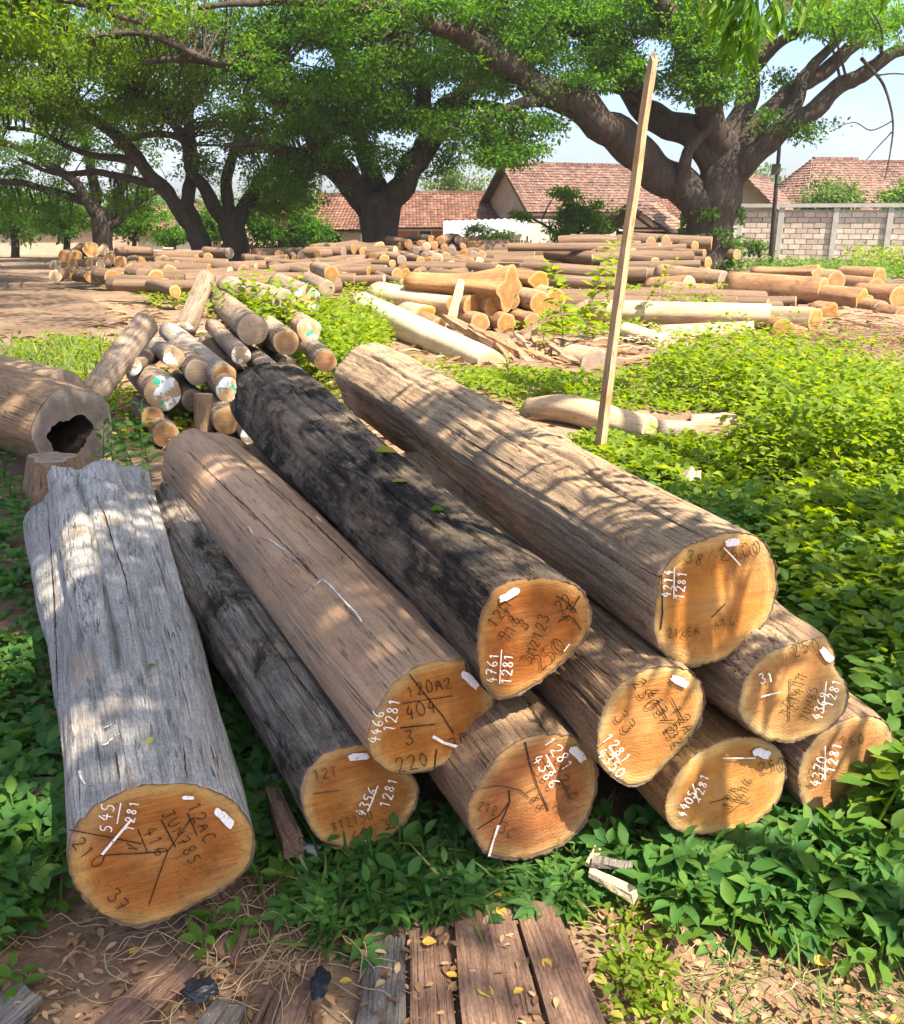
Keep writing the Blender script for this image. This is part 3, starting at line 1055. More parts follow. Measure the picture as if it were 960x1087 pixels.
teak_log('longest tan grey log on top, tree shadows across its golden end lettered 2600', c3(
    [(430, 270), (440, 180), (440, 140), (480, 95), (550, 60), (620, 50), (665, 70), (690, 130), (688, 190), (670, 240), (620, 290), (560, 325), (500, 338), (465, 320), (440, 295)]),
    .63, (393, 408), .50, .20, 'log_tan', 'cut_gold', near_c=(763, 633), seed=21, rough=.011, flute=.05, rim=.035,
    cracks=[(75, 0, .7, .012, .03, .2), (150, 0, .45, .022, .05, .12), (110, 0, .5, .008, .03, .2), (60, .2, .9, .012, .04, .2), (170, 0, .4, .014, .05, .2)],
    knots=[(135, .33, .07, .022), (85, .2, .1, .014)],
    chalk=[('1281', 721, 619, 10, 84), ('4214', 707, 617, 10, 84)],
    ink=[('2600', 786, 584, 15, 8), ('38', 738, 592, 14, -20), ('212EA', 725, 670, 9, 5), ('416', 768, 660, 10, 15)], inkc='ink_brown',
    lines=[('w', [(714, 601), (713.5, 634)]), ('w', [(766, 580), (776, 590), (784, 599)])],
    fissures=[[(702, 610), (703, 650), (701, 668)], [(770, 640), (755, 655)]],
    dabs=[(776, 575, 17, 8, 8)], key='G')

teak_log('log with a knobby notched end numbered 31, below the longest log', c3(
    [(610, 420), (625, 360), (670, 315), (720, 295), (765, 278), (795, 268), (806, 290), (815, 322), (812, 342), (838, 370), (842, 410), (825, 450), (770, 480), (690, 495), (640, 475), (615, 450)]),
    .42, (640, 600), .36, .15, 'log_tan', 'cut_gold', near_c=(838, 730), seed=24, rough=.012, rim=.03,
    cracks=[(100, 0, .7, .012, .04, .2), (70, 0, .7, .010, .03, .2)], knots=[(65, .05, .09, .04), (120, .25, .08, .015)],
    chalk=[('1281', 882, 733, 10, 72), ('4369', 869, 747, 10, 72), ('31', 812, 717, 11, 15)],
    ink=[('250', 855, 686, 14, 15), ('Z14T1', 846, 732, 11, 72), ('JUN85', 858, 745, 10, 72), ('12A', 836, 745, 11, 72)], inkc='ink_brown',
    lines=[('w', [(875, 722), (872, 752)]), ('w', [(806, 738), (826, 733)]), ('k', [(838, 720), (837, 765)])],
    dabs=[(876, 694, 18, 9, -48)], key='H')

teak_log('orange peeled log low in the pile with leaves against its broad oval end', c3(
    [(452, 640), (470, 580), (510, 530), (560, 500), (620, 487), (670, 495), (705, 525), (710, 570), (695, 620), (660, 655), (590, 685), (520, 690), (470, 680)]),
    .165, (560, 655), .16, .14, 'log_orange', 'cut_gold', seed=27, rough=.006, rim=.015,
    cracks=[(110, 0, .8, .006, .03, .2), (80, .1, .8, .006, .03, .2)],
    chalk=[('1281', 742, 833, 10, 68), ('4405', 727, 850, 10, 65)],
    ink=[('250', 820, 812, 13, 12), ('12A', 775, 845, 11, 70), ('416', 790, 835, 11, 70)], inkc='ink_brown',
    lines=[('w', [(733, 830), (740, 850)]), ('k', [(752, 852), (772, 846), (795, 852)]), ('w', [(765, 803), (800, 803)]), ('k', [(773, 862), (796, 845)])],
    dabs=[(807, 798, 19, 10, -15)], key='I')

teak_log('rightmost log of the front pile, half hidden behind bright leaves', c3(
    [(735, 590), (745, 530), (780, 480), (830, 450), (890, 440), (930, 465), (940, 510), (925, 560), (890, 610), (820, 640), (755, 640)]),
    .17, (700, 655), .16, .14, 'log_umber', 'cut_gold', seed=30, rough=.010, rim=.04,
    cracks=[(100, 0, .8, .012, .04, .2)],
    chalk=[('1281', 882, 801, 11, 76), ('4370', 867, 816, 11, 76)],
    lines=[('w', [(874, 790), (874, 826)])], ink=[('260', 905, 785, 12, 10)], inkc='ink_brown', key='K')

# ------------------------------------------------------------------ smaller logs
def log_meshes(L, ra, rb, seed, nseg=26, nlen=9, star=0.0, lobes=5, bend=None, oval=1.0, skew=0.0, hollow=0.0):
    """body mesh and near face mesh in a frame with X from near to far end"""
    rs = random.Random(seed)
    th = [2 * PI * k / nseg for k in range(nseg)]
    p1, p2 = rs.uniform(0, 6), rs.uniform(0, 6)

    def prof(t, s):
        k = star * (1 - s) ** 2 + .035
        return 1 + k * math.cos(lobes * t + p1) * .7 + k * .6 * math.cos((lobes - 2) * t + p2) + .05 * mnoise.noise((math.cos(t) * 2 + seed, math.sin(t) * 2, s * 3))
    vs, fs, fm = [], [], []
    for i in range(nlen + 1):
        s = i / nlen
        r = ra + (rb - ra) * (s if not star else min(1, s * 2.2))
        oy, oz = bend(s) if bend else (0, 0)
        for t in th:
            q = r * prof(t, s)
            y, z = math.cos(t) * q * oval, math.sin(t) * q
            vs.append((s * L + (skew * z if i == 0 else 0), y + oy, z + oz))
    for i in range(nlen):
        for k in range(nseg):
            k2 = (k + 1) % nseg
            fs.append((i * nseg + k, i * nseg + k2, (i + 1) * nseg + k2, (i + 1) * nseg + k)); fm.append(0)
    # far cap
    fs.append(tuple(nlen * nseg + k for k in range(nseg))); fm.append(1)
    fv, fr, ff = [], [], []
    if hollow:
        hr = []
        for t in th:
            w = hollow * (1 + .12 * math.cos(2 * t + .9) + .13 * math.cos(3 * t - PI / 2 + .2) + .05 * math.sin(7 * t) + .10 * mnoise.noise((math.cos(t) * 4, math.sin(t) * 4, 2.2)) + .07 * mnoise.noise((math.cos(t) * 11, math.sin(t) * 11, 5.2))) * ra
            hr.append(w)
        for q in (0, .33, .66, 1):
            for k, t in enumerate(th):
                y0, z0 = hr[k] * math.cos(t) + ra * .10, hr[k] * math.sin(t) - ra * .12
                y1, z1 = vs[k][1], vs[k][2]
                fv.append((-.003 + skew * (z0 + (z1 - z0) * q) + .006 * mnoise.noise((y0 * 9, z0 * 9, q * 3)), y0 + (y1 - y0) * q, z0 + (z1 - z0) * q)); fr.append(.3 + .7 * q)
        for a in range(3):
            for k in range(nseg):
                k2 = (k + 1) % nseg
                ff.append((a * nseg + k, a * nseg + k2, (a + 1) * nseg + k2, (a + 1) * nseg + k))
    else:
        oy, oz = bend(0) if bend else (0, 0)
        fv.append((-.004, oy, oz)); fr.append(0)
        for q in (.5, .85, 1.0):
            for k in range(nseg):
                v = vs[k]
                fv.append((v[0] * q - .004 + (.006 if q == 1 else 0), oy + (v[1] - oy) * q, oz + (v[2] - oz) * q)); fr.append(q)
        for k in range(nseg):
            ff.append((0, 1 + (k + 1) % nseg, 1 + k))
        for a in range(2):
            for k in range(nseg):
                k2 = (k + 1) % nseg
                ff.append((1 + a * nseg + k, 1 + a * nseg + k2, 1 + (a + 1) * nseg + k2, 1 + (a + 1) * nseg + k))
    me = mesh('log_body', vs, fs, True, fm)
    fa = mesh('cut_face', fv, ff, True)
    at = fa.attributes.new('rad', 'FLOAT', 'POINT')
    at.data.foreach_set('value', fr)
    hole = None
    if hollow:
        hv, hf = [], []
        for q in (0, .3, .6, 1):
            for k, t in enumerate(th):
                w = hr[k] * (1 - .25 * q) * (1 + .1 * mnoise.noise((k * .7, q * 5, seed)))
                hv.append((q * L * .8 + (skew * (w * math.sin(t)) if q == 0 else 0), w * math.cos(t) + ra * .10, w * math.sin(t) - ra * .12))
        for a in range(3):
            for k in range(nseg):
                k2 = (k + 1) % nseg
                hf.append((a * nseg + k, (a + 1) * nseg + k, (a + 1) * nseg + k2, a * nseg + k2))
        hf.append(tuple(3 * nseg + k for k in range(nseg)))
        hole = mesh('hollow', hv, hf, True)
    return me, fa, hole


_sid = [100]


def small_log(name, label, group, a, b, ra, rb, bark, cut, farcut=None, **kw):
    _sid[0] += 1
    a, b = Vector(a), Vector(b)
    Mx = frame(a, b)
    root = empty(name, matrix=Mx)
    tag(root, label, 'log', group)
    body, face, hole = log_meshes((b - a).length, ra, rb, _sid[0], **kw)
    link('log_body', body, root, [M[bark], M[farcut or cut]])
    f = link('cut_face', face, root, M[cut])
    if hole: link('hollow', hole, f, M['hole'])
    return root


def lg(label, n, f, r, bark, cut, name='cut_log', group=None, **kw):
    """n, f = (px, py, Y) of near and far end centres; r = pixel radius near (and far)"""
    a, b = at_y(*n), at_y(*f)
    rn, rf = (r, r) if not hasattr(r, '__len__') else r
    ra = rn * mpp(a)
    rb = rf * mpp(b) if hasattr(r, '__len__') else ra
    return small_log(name, label, group, a, b, ra, rb, bark, cut, **kw)


GP = 'thin teak poles heaped behind the front pile'
pp = [
    ('short pole with a small green dot on its end, under the leaning brown log', (139, 388, 6.0), (166, 374, 6.9), 11, 'pole_brown', 'cut_painted'),
    ('stubby pole with green and white paint on its end, left of the longest thin pole', (185, 380, 6.2), (160, 364, 7.1), 11.5, 'pole_grey', 'cut_painted'),
    ('pole with a whitish end just left of the longest thin pole', (210, 395, 6.1), (188, 368, 7.2), 14, 'pole_brown', 'cut_pale'),
    ('longest thin grey pole of the heap, sloping down towards its brown end', (238, 400, 6.0), (180, 352, 7.6), 13.5, 'pole_grey', 'cut_mid'),
    ('thick pole with a broad whitish end on top of the heap', (268, 350, 6.9), (236, 322, 8.3), 16.5, 'pole_brown', 'cut_pale'),
    ('pole with a plain tan end right of the broad whitish end', (304, 363, 6.8), (280, 343, 7.9), 14, 'pole_brown', 'cut_mid'),
    ('small pole with a green dot on its end, below the broad whitish end', (256, 377, 6.5), (226, 346, 7.7), 10.5, 'pole_brown', 'cut_painted'),
    ('rotten pole with a white painted broken end, over the dark gap', (173, 417, 5.75), (150, 396, 6.6), 19, 'pole_brown', 'cut_painted'),
    ('pole end low in the heap just above the round leaved bush', (162, 443, 5.7), (148, 430, 6.5), 12, 'pole_brown', 'cut_mid'),
    ('lowest thick pole at the left of the heap, beside the bush', (176, 461, 5.55), (160, 440, 6.4), 14, 'pole_brown', 'cut_mid'),
    ('pole with white marks under the end of the longest thin pole', (243, 414, 5.85), (215, 388, 6.8), 13.5, 'pole_brown', 'cut_painted'),
    ('dark pole with green leaves at its end, close to the sooty black log', (241, 446, 5.6), (222, 425, 6.5), 15, 'pole_brown', 'cut_mid'),
    ('pole with a white dot on its round end, lowest beside the black log', (269, 462, 5.4), (252, 440, 6.2), 13, 'pole_brown', 'cut_painted'),
    ('thin pole end almost hidden against the side of the black log', (258, 436, 5.7), (246, 420, 6.4), 9, 'pole_grey', 'cut_pale'),
    ('green and white painted log end at the top right of the heap, among leaves', (326, 318, 8.3), (296, 302, 9.6), 15, 'pole_brown', 'cut_painted'),
    ('second green painted log end, below the topmost painted end', (328, 350, 7.4), (300, 331, 8.7), 13, 'pole_brown', 'cut_painted'),
    ('log end in leaf shade right of the plain tan end', (346, 383, 6.6), (325, 364, 7.6), 12, 'pole_brown', 'cut_mid'),
    ('fat log lying crosswise at the back of the heap', (302, 322, 8.0), (240, 305, 8.7), 15, 'pole_brown', 'cut_grey'),
    ('small hollow log end behind the topmost painted end', (347, 306, 9.4), (325, 296, 10.5), 9, 'pole_brown', 'cut_grey'),
    ('small log end left of the bright cream log, furthest of the heap', (352, 290, 10.6), (335, 284, 11.6), 8, 'pole_brown', 'cut_mid'),
    ('dark pole in the middle of the heap under the whitish ended pole', (205, 425, 6.1), (190, 405, 7.0), 12, 'pole_brown', 'cut_grey'),
    ('dim pole end tucked between the tan end and the black log', (290, 398, 6.3), (268, 378, 7.2), 13, 'pole_brown', 'cut_mid'),
]
rs_ = random.Random(77)
for k in range(16):
    x, y = rs_.uniform(150, 305), rs_.uniform(352, 450)
    if y > 372 + (x - 150) * .9 + 60 or y < 400 - (x - 150) * .35: continue
    Yk = 7.3 - (y - 350) * .011 + .25
    pp.append(('thin pole buried in the heap with only part of it showing', (x, y, Yk), (x - rs_.uniform(14, 34), y - rs_.uniform(14, 30), Yk + rs_.uniform(.9, 1.4)), rs_.uniform(10, 14), rs_.choice(['pole_brown', 'pole_grey']), rs_.choice(['cut_grey', 'cut_mid', 'cut_painted'])))
for (lb, n, f, r, bk, ct) in pp:
    lg(lb, n, f, (r, r * .8), bk, ct, 'thin_pole', GP)
lg('brown log leaning up steeply at the left of the heap, its sawn top pale', (155, 343, 6.3), (93, 424, 5.6), (13.5, 14.5), 'pole_brown', 'cut_pale', 'leaning_log')
lg('thin stub standing up behind the heap, green dot on its top', (219, 294, 8.2), (197, 350, 7.6), (9, 11), 'pole_brown', 'cut_painted', 'leaning_log')
lg('short dark post propping up the heap below the dark gap', (216, 418, 5.75), (217, 470, 5.7), 10, 'log_umber', 'cut_grey', 'leaning_log')
lg('hollow log at the left edge, a dark heart shaped hole in its end', (78, 457, 4.75), (-75, 400, 5.75), (46, 38), 'log_umber', 'cut_grey', 'hollow_log', None, hollow=.50, nseg=40, nlen=14, oval=1.0)
lg('small stump standing below the hollow log, behind the thick grey log', (55, 485, 4.45), (60, 560, 4.45), (22, 30), 'log_umber', 'cut_grey', 'tree_stump', None, star=.15, nseg=32)
lg('big rough log at the left edge lying behind the hollow log', (66, 430, 5.45), (-130, 388, 6.9), (36, 38), 'log_tan', 'cut_grey', 'cut_log', None, nseg=36, nlen=12)

GM = 'peeled logs around the middle clearing'
lg('large cream peeled log, blazing white in the sun behind the longest log', (522, 389, 8.9), (385, 325, 13.0), (17, 15), 'log_cream', 'cut_pale', 'peeled_log', GM, nseg=32, nlen=14)
lg('bent pale log on the grass behind the foot of the leaning pole', (690, 458, 5.95), (560, 436, 6.6), (18, 13), 'log_pale', 'cut_pale', 'bent_log', GM, nseg=28, nlen=16,
   bend=lambda s: (0, .055 * math.sin(s * PI) - .02 * math.sin(2 * s * PI)))
lg('short grey piece right of the bent pale log', (738, 458, 6.1), (693, 457, 6.15), (11, 12), 'pole_grey', 'cut_mid', 'log_piece', GM)
lg('short pale piece with a reddish end on the grass, rightmost of the bent log row', (780, 451, 6.35), (733, 452, 6.4), (13.5, 12), 'log_pale', 'cut_mid', 'log_piece', GM)
lg('broken grey stub poking out beside the longest log', (737, 503, 4.75), (725, 535, 4.6), (9, 14), 'pole_grey', 'cut_grey', 'broken_stub', None, star=.3, lobes=7)
lg('grey log end lying among the bark slabs left of the leaning pole', (634, 388, 9.0), (606, 383, 9.8), (18, 17), 'log_pale', 'cut_grey', 'cut_log', GM)
lg('thin brown log lying beside the grey log end, behind the leaning pole', (664, 376, 9.9), (608, 377, 10.2), (7, 8), 'log_rust', 'cut_mid', 'cut_log', GM)
lg('small white log lying in the grass under the long right log', (800, 352, 11.3), (700, 356, 11.6), (11, 11), 'log_pale', 'cut_pale', 'peeled_log', GM)
lg('white bleached log piece beside the leaning pole in the sunny grass', (708, 366, 10.4), (664, 352, 11.6), (10, 10), 'log_cream', 'cut_pale', 'peeled_log', GM)

GO = 'orange logs in the pile in the middle'
mid = [
    ('long log at the left of the orange pile, its flared end spreading wide', (487, 327, 12.9), (400, 312, 13.6), (16, 13), 'log_pale', 'cut_gold', dict(star=.22, lobes=4, oval=1.4)),
    ('gnarled log on top of the orange pile with a butterfly shaped end', (541, 306, 12.5), (437, 299, 13.3), (18, 10), 'log_orange', 'cut_gold', dict(star=.30, lobes=4, nseg=40, oval=1.6)),
    ('small flat ended log beside the butterfly shaped end', (573, 297, 13.2), (535, 293, 14), (9, 8), 'log_orange', 'cut_gold', dict(star=.08, oval=1.5)),
    ('round orange log end left of centre in the orange pile', (504, 325, 12.5), (462, 316, 13.7), (13, 12), 'log_rust', 'cut_gold', {}),
    ('round orange log end in the centre of the orange pile', (526, 326, 12.4), (490, 316, 13.7), (12.5, 11), 'log_rust', 'cut_gold', {}),
    ('smaller log end between the two round groups of the orange pile', (544, 319, 12.7), (510, 311, 13.9), (9, 9), 'log_rust', 'cut_mid', {}),
    ('log with a smooth golden end near the right of the orange pile', (574, 321, 12.5), (538, 313, 13.7), (12, 11), 'log_tan', 'cut_gold', {}),
    ('rightmost log of the orange pile, slightly higher than its neighbour', (590, 318, 12.6), (556, 309, 13.9), (11.5, 11), 'log_tan', 'cut_gold', {}),
    ('low log under the centre of the orange pile', (510, 343, 12.2), (478, 334, 13.2), (11, 10), 'log_rust', 'cut_mid', {}),
    ('low shaded log at the right foot of the orange pile', (538, 343, 12.2), (505, 334, 13.2), (11, 10), 'log_rust', 'cut_mid', {}),
    ('low brown log right of the shaded one under the smooth golden end', (566, 343, 12.3), (535, 334, 13.2), (11, 10), 'log_rust', 'cut_mid', {}),
    ('cracked log with an orange end under the long left log', (452, 336, 12.6), (418, 326, 13.6), (12, 11), 'log_pale', 'cut_gold', dict(star=.12)),
    ('small red brown log end beside the cracked orange end', (466, 346, 12.1), (436, 334, 13.0), (9, 9), 'log_rust', 'cut_mid', {}),
    ('brown log lying under the gnarled top log', (548, 312, 13.0), (440, 305, 14.0), (9, 9), 'log_rust', 'cut_mid', {}),
]
for (lb, n, f, r, bk, ct, kw) in mid:
    lg(lb, n, f, r, bk, ct, 'cut_log', GO, **kw)

GR = 'logs lying in the stacks at the right'
right = [
    ('long pale log lying across the right of the clearing, full sun along its top', (818, 336, 12.4), (630, 330, 13.3), (13.5, 12), 'log_pale', 'cut_gold', {}),
    ('shorter log right behind the end of the long pale log', (866, 340, 12.5), (752, 336, 13.9), (14, 13), 'log_pale', 'cut_gold', dict(star=.08)),
    ('short sawn block propping the end of the long pale log', (850, 358, 11.7), (836, 353, 12.3), (11, 11), 'log_rust', 'cut_mid', {}),
    ('square ended block below the long pale log end', (832, 350, 11.9), (815, 345, 12.6), (12, 11), 'log_orange', 'cut_gold', {}),
    ('biggest log of the right stack with a large round golden end', (874, 309, 17.2), (775, 303, 18.4), (15, 15), 'log_rust', 'cut_gold', {}),
    ('rough split log on top of the biggest log at the right', (868, 292, 18.0), (800, 290, 19.0), (10, 7), 'log_rust', 'cut_gold', dict(star=.3)),
    ('log with a lit end behind the biggest right log', (888, 299, 18.6), (842, 296, 19.8), (12, 12), 'log_rust', 'cut_mid', {}),
    ('upper log in the far right stack, its end in the sun', (934, 294, 20.2), (892, 292, 21.2), (10, 10), 'log_rust', 'cut_gold', {}),
    ('lower log in the far right stack below the sunny upper one', (930, 305, 19.2), (888, 301, 20.3), (10.5, 10), 'log_rust', 'cut_mid', {}),
    ('hollow flared log end below the biggest right log', (917, 320, 16.3), (872, 314, 17.2), (12, 12), 'log_rust', 'cut_gold', dict(hollow=.45, star=.15)),
    ('stub under the biggest right log, standing like a prop', (881, 334, 14.6), (868, 330, 15.3), (11, 11), 'log_rust', 'cut_gold', dict(star=.15)),
    ('log with a round end at the right edge of the photo', (955, 316, 16.8), (912, 312, 17.8), (12.5, 12), 'log_rust', 'cut_gold', {}),
    ('low log end at the right edge under the round ended log', (958, 335, 14.8), (935, 331, 15.4), (9, 9), 'log_rust', 'cut_mid', {}),
    ('shaded log between the hollow flared end and the right edge', (936, 328, 15.8), (900, 322, 16.8), (9, 9), 'log_rust', 'cut_grey', {}),
    ('log with a pale pink end in the shaded stack under the big tree', (732, 302, 19.5), (690, 305, 20.5), (9.5, 10), 'log_rust', 'cut_pale', {}),
    ('fat dark log lying across the shaded stack', (768, 297, 19.8), (700, 291, 21.0), (10, 11), 'log_umber', 'cut_grey', {}),
    ('dark log with its end showing right of the pale pink end', (757, 313, 18.6), (706, 310, 19.4), (10.5, 11), 'log_umber', 'cut_mid', {}),
    ('small round log end right of the fat dark log', (780, 310, 18.6), (760, 307, 19.4), (7, 7), 'log_rust', 'cut_pale', {}),
    ('low shaded log along the foot of the stack under the big tree', (720, 320, 17.9), (650, 318, 18.4), (8, 8), 'log_umber', 'cut_grey', {}),
    ('lone log with a lit round end by the foot of the block wall', (783, 270, 30.0), (758, 270, 31), (5.5, 5.5), 'log_umber', 'cut_mid', {}),
]
for (lb, n, f, r, bk, ct, kw) in right:
    lg(lb, n, f, r, bk, ct, 'cut_log', GR, **kw)

# ------------------------------------------------------------------ far piles: single-mesh logs sharing a few shapes
FAR = []
for k in range(6):
    body, face, _ = log_meshes(1.0, 1.0, random.Random(k).uniform(.85, 1.05), 500 + k, nseg=16, nlen=6, star=.04 if k % 2 else .01, oval=(1, 1.15, .9, 1.1, 1, .95)[k],
                                bend=(None, lambda s: (.35 * math.sin(3 * s), 0), None, lambda s: (0, .3 * math.sin(3 * s)), lambda s: (-.4 * s * s, .1), lambda s: (.25 * math.sin(4 * s), -.2 * s))[k])
    bm = bmesh.new()
    bm.from_mesh(body)
    n0 = len(bm.faces)
    bm.from_mesh(face)
    bm.faces.ensure_lookup_table()
    for i in range(n0, len(bm.faces)): bm.faces[i].material_index = 1
    me = bpy.data.meshes.new('far_log')
    bm.to_mesh(me); bm.free(); bpy.data.meshes.remove(body); bpy.data.meshes.remove(face)
    if not me.attributes.get('rad'):
        a = me.attributes.new('rad', 'FLOAT', 'POINT')
        a.data.foreach_set('value', [.5] * len(me.vertices))
    me.materials.append(M['far_log'])
    me.materials.append(M[['cut_mid', 'cut_gold', 'cut_mid', 'cut_pale', 'cut_grey', 'cut_mid'][k]])
    FAR.append(me)


def far_pile(n, px0, px1, base, top, Y0, Y1, r0, r1, L0, L1, dirs, label, group, seed):
    """n logs whose ends show between two photo columns; base/top(px) give the heap's outline"""
    rs = random.Random(seed)
    placed = []
    tries = 0
    while len(placed) < n and tries < 5000:
        tries += 1
        px = rs.uniform(px0, px1)
        bt, tp = base(px), top(px)
        py = rs.uniform(tp, bt)
        f = (py - tp) / max(1, bt - tp)
        Y = Y1 + (Y0 - Y1) * f + rs.uniform(-.4, .4)
        rpx = rs.uniform(r0, r1)
        if any((px - q[0]) ** 2 + (py - q[1]) ** 2 < ((rpx + q[2]) * .82) ** 2 for q in placed): continue
        placed.append((px, py, rpx))
        a = at_y(px, py, Y)
        r = rpx * mpp(a)
        a.z = max(a.z, gz(Y) + r * .7)
        ang = math.radians(rs.choice(dirs) + rs.uniform(-14, 14))
        L = rs.uniform(L0, L1)
        b = a + Vector((math.cos(ang) * L, math.sin(ang) * L, rs.uniform(-.04, .04) * L))
        o = bpy.data.objects.new('piled_log', rs.choice(FAR))
        o.matrix_world = frame(a, b) @ Matrix.Diagonal((L, r, r, 1)) @ Matrix.Rotation(rs.uniform(0, 6), 4, 'X')
        COL.objects.link(o)
        tag(o, label, 'log', group)


far_pile(48, 58, 152, lambda x: 296 - abs(x - 100) * .06, lambda x: 262 + abs(x - 108) * .25, 21.5, 26, 5.0, 9.0, .5, 1.2, [85, 100, 140, 60],
         'short split log with a bright orange end in the heap by the dirt road', 'short logs heaped by the dirt road', 1)
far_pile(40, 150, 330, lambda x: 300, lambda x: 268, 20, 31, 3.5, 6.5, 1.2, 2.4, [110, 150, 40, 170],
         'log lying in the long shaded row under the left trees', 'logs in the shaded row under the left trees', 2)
far_pile(20, 165, 300, lambda x: 310, lambda x: 286, 16, 22, 6, 10, 1.2, 2.2, [120, 165, 20],
         'mossy log in the weeds between the dirt road and the thin poles', 'mossy logs in the weeds', 3)
far_pile(58, 425, 512, lambda x: 291, lambda x: 252 + abs(x - 468) * .14, 24, 29, 3.6, 5.8, 1.2, 2.2, [78, 90, 110],
         'round log end in the stacked wall of logs behind the orange pile', 'log ends stacked behind the orange pile', 4)
far_pile(30, 330, 430, lambda x: 300, lambda x: 262, 19, 27, 4, 7.5, 1.0, 2.2, [120, 60, 160],
         'log lying around the foot of the forked tree', 'logs around the forked tree', 5)
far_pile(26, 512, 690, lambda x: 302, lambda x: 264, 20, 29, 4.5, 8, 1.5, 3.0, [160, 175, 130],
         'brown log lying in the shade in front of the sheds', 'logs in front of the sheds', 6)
far_pile(30, 640, 758, lambda x: 292, lambda x: 256 - (x - 640) * .02, 21.5, 25, 5, 8, 1.4, 2.6, [150, 170, 120],
         'sun flecked log in the high stack beside the ivy trunk', 'logs stacked beside the ivy trunk', 7)
far_pile(14, 690, 850, lambda x: 330, lambda x: 312, 15, 18, 5, 8, 1.4, 2.6, [160, 175],
         'half hidden log behind the long pale log', 'logs behind the long pale log', 8)

# ------------------------------------------------------------------ sawn pole, slabs, boards
def board(name, label, cat, quad, th, mat, zf=None, group=None, nl=18, nw=4, rough=.006, seed=0):
    """plank lying on the ground from its four photo corners (near-left, far-left, far-right, near-right)"""
    cx0, cy0 = sum(q_[0] for q_ in quad) / 4, sum(q_[1] for q_ in quad) / 4
    gq = at_g(cx0, min(cy0, 1087))
    z0 = (th * .5 + .016 + gnoise(gq.x, gq.y)) if zf is None else th + .012
    P = [at_z(x, y, (zf if zf is not None else gz(6 if y > 400 else at_g(x, y).y)) + z0) for x, y in quad]
    a = (P[0] + P[3]) / 2; b = (P[1] + P[2]) / 2
    Mx = frame(a, b); inv = Mx.inverted()
    Q = [inv @ p for p in P]
    vs = []
    for lay in (0, 1):
        for i in range(nl + 1):
            s = i / nl
            l = Q[0].lerp(Q[1], s); r = Q[3].lerp(Q[2], s)
            for k in range(nw + 1):
                p = l.lerp(r, k / nw)
                e = mnoise.noise((p.x * 4 + seed, k * 2.1, lay))
                p = p + Vector((e * rough * 2 if i in (0, nl) else 0, (e * rough * 1.3) if k in (0, nw) else 0, e * rough - (th if lay else 0)))
                vs.append(p)
    st = (nl + 1) * (nw + 1)
    id_ = lambda lay, i, k: lay * st + i * (nw + 1) + k
    fs = []
    for i in range(nl):
        for k in range(nw):
            fs.append((id_(0, i, k), id_(0, i + 1, k), id_(0, i + 1, k + 1), id_(0, i, k + 1)))
            fs.append((id_(1, i, k), id_(1, i, k + 1), id_(1, i + 1, k + 1), id_(1, i + 1, k)))
        fs.append((id_(0, i, 0), id_(1, i, 0), id_(1, i + 1, 0), id_(0, i + 1, 0)))
        fs.append((id_(0, i, nw), id_(0, i + 1, nw), id_(1, i + 1, nw), id_(1, i, nw)))
    for k in range(nw):
        fs.append((id_(0, 0, k), id_(0, 0, k + 1), id_(1, 0, k + 1), id_(1, 0, k)))
        fs.append((id_(0, nl, k), id_(1, nl, k), id_(1, nl, k + 1), id_(0, nl, k + 1)))
    o = link(name, mesh(name, vs, fs), None, M[mat], matrix=Mx)
    return tag(o, label, cat, group)


GB = 'old boards trodden into the soil in front'
board('old_board', 'leftmost old board in front, split grey brown, edged by weeds', 'board', [(372, 1120), (388, 1000), (432, 992), (430, 1120)], .022, 'plank_grey', group=GB, seed=1)
board('old_board', 'narrow old board with a dark gap, second from the left in front', 'board', [(436, 1120), (435, 990), (474, 975), (489, 1120)], .020, 'plank', group=GB, seed=2)
board('old_board', 'widest old board in front, sunlit and strewn with yellow leaves', 'board', [(496, 1120), (480, 958), (541, 950), (585, 1120)], .024, 'plank', group=GB, seed=3)
board('old_board', 'rightmost old board in front, beside the bare soil', 'board', [(592, 1120), (546, 955), (590, 964), (660, 1120)], .022, 'plank', group=GB, seed=4)
board('bark_slab', 'dark brown slab lying slanted below the thick grey log', 'board', [(85, 1100), (182, 1012), (214, 1032), (128, 1105)], .02, 'plank', group=None, seed=5)
board('bark_slab', 'slab at the bottom edge under the straw tangle', 'board', [(255, 1110), (285, 1050), (330, 1060), (318, 1110)], .02, 'plank', seed=6)
board('bark_slab', 'small slab tilted beside the black plastic scrap', 'board', [(190, 1110), (228, 1062), (262, 1065), (235, 1112)], .02, 'plank_grey', seed=7)
board('bark_slab', 'short brown chip of bark between the thick grey log and the straw', 'board', [(228, 1010), (242, 975), (268, 980), (252, 1018)], .014, 'plank', seed=8)
board('bark_slab', 'broken board at the left edge near the bottom corner', 'board', [(-30, 1075), (20, 1040), (45, 1058), (10, 1100)], .014, 'plank_grey', seed=9)
board('dunnage_board', 'grey board on the ground under the left logs, its end showing', 'board', [(-10, 848), (-8, 826), (330, 822), (330, 842)], .03, 'plank_grey', zf=.0, seed=10)
board('rotten_board', 'rotten dark stick of wood standing in the gap left of the dark log end', 'board', [(300, 893), (283, 836), (296, 834), (322, 888)], .05, 'plank', zf=.03, seed=11)
board('wood_splinter', 'short pale splinter standing up by the cracked round end', 'splinter', [(622, 915), (632, 893), (640, 896), (630, 918)], .012, 'splint', zf=.02, seed=12)
board('wood_splinter', 'long pale splinter lying right of the old boards', 'splinter', [(625, 926), (627, 919), (676, 944), (672, 952)], .012, 'splint', zf=.015, seed=13)
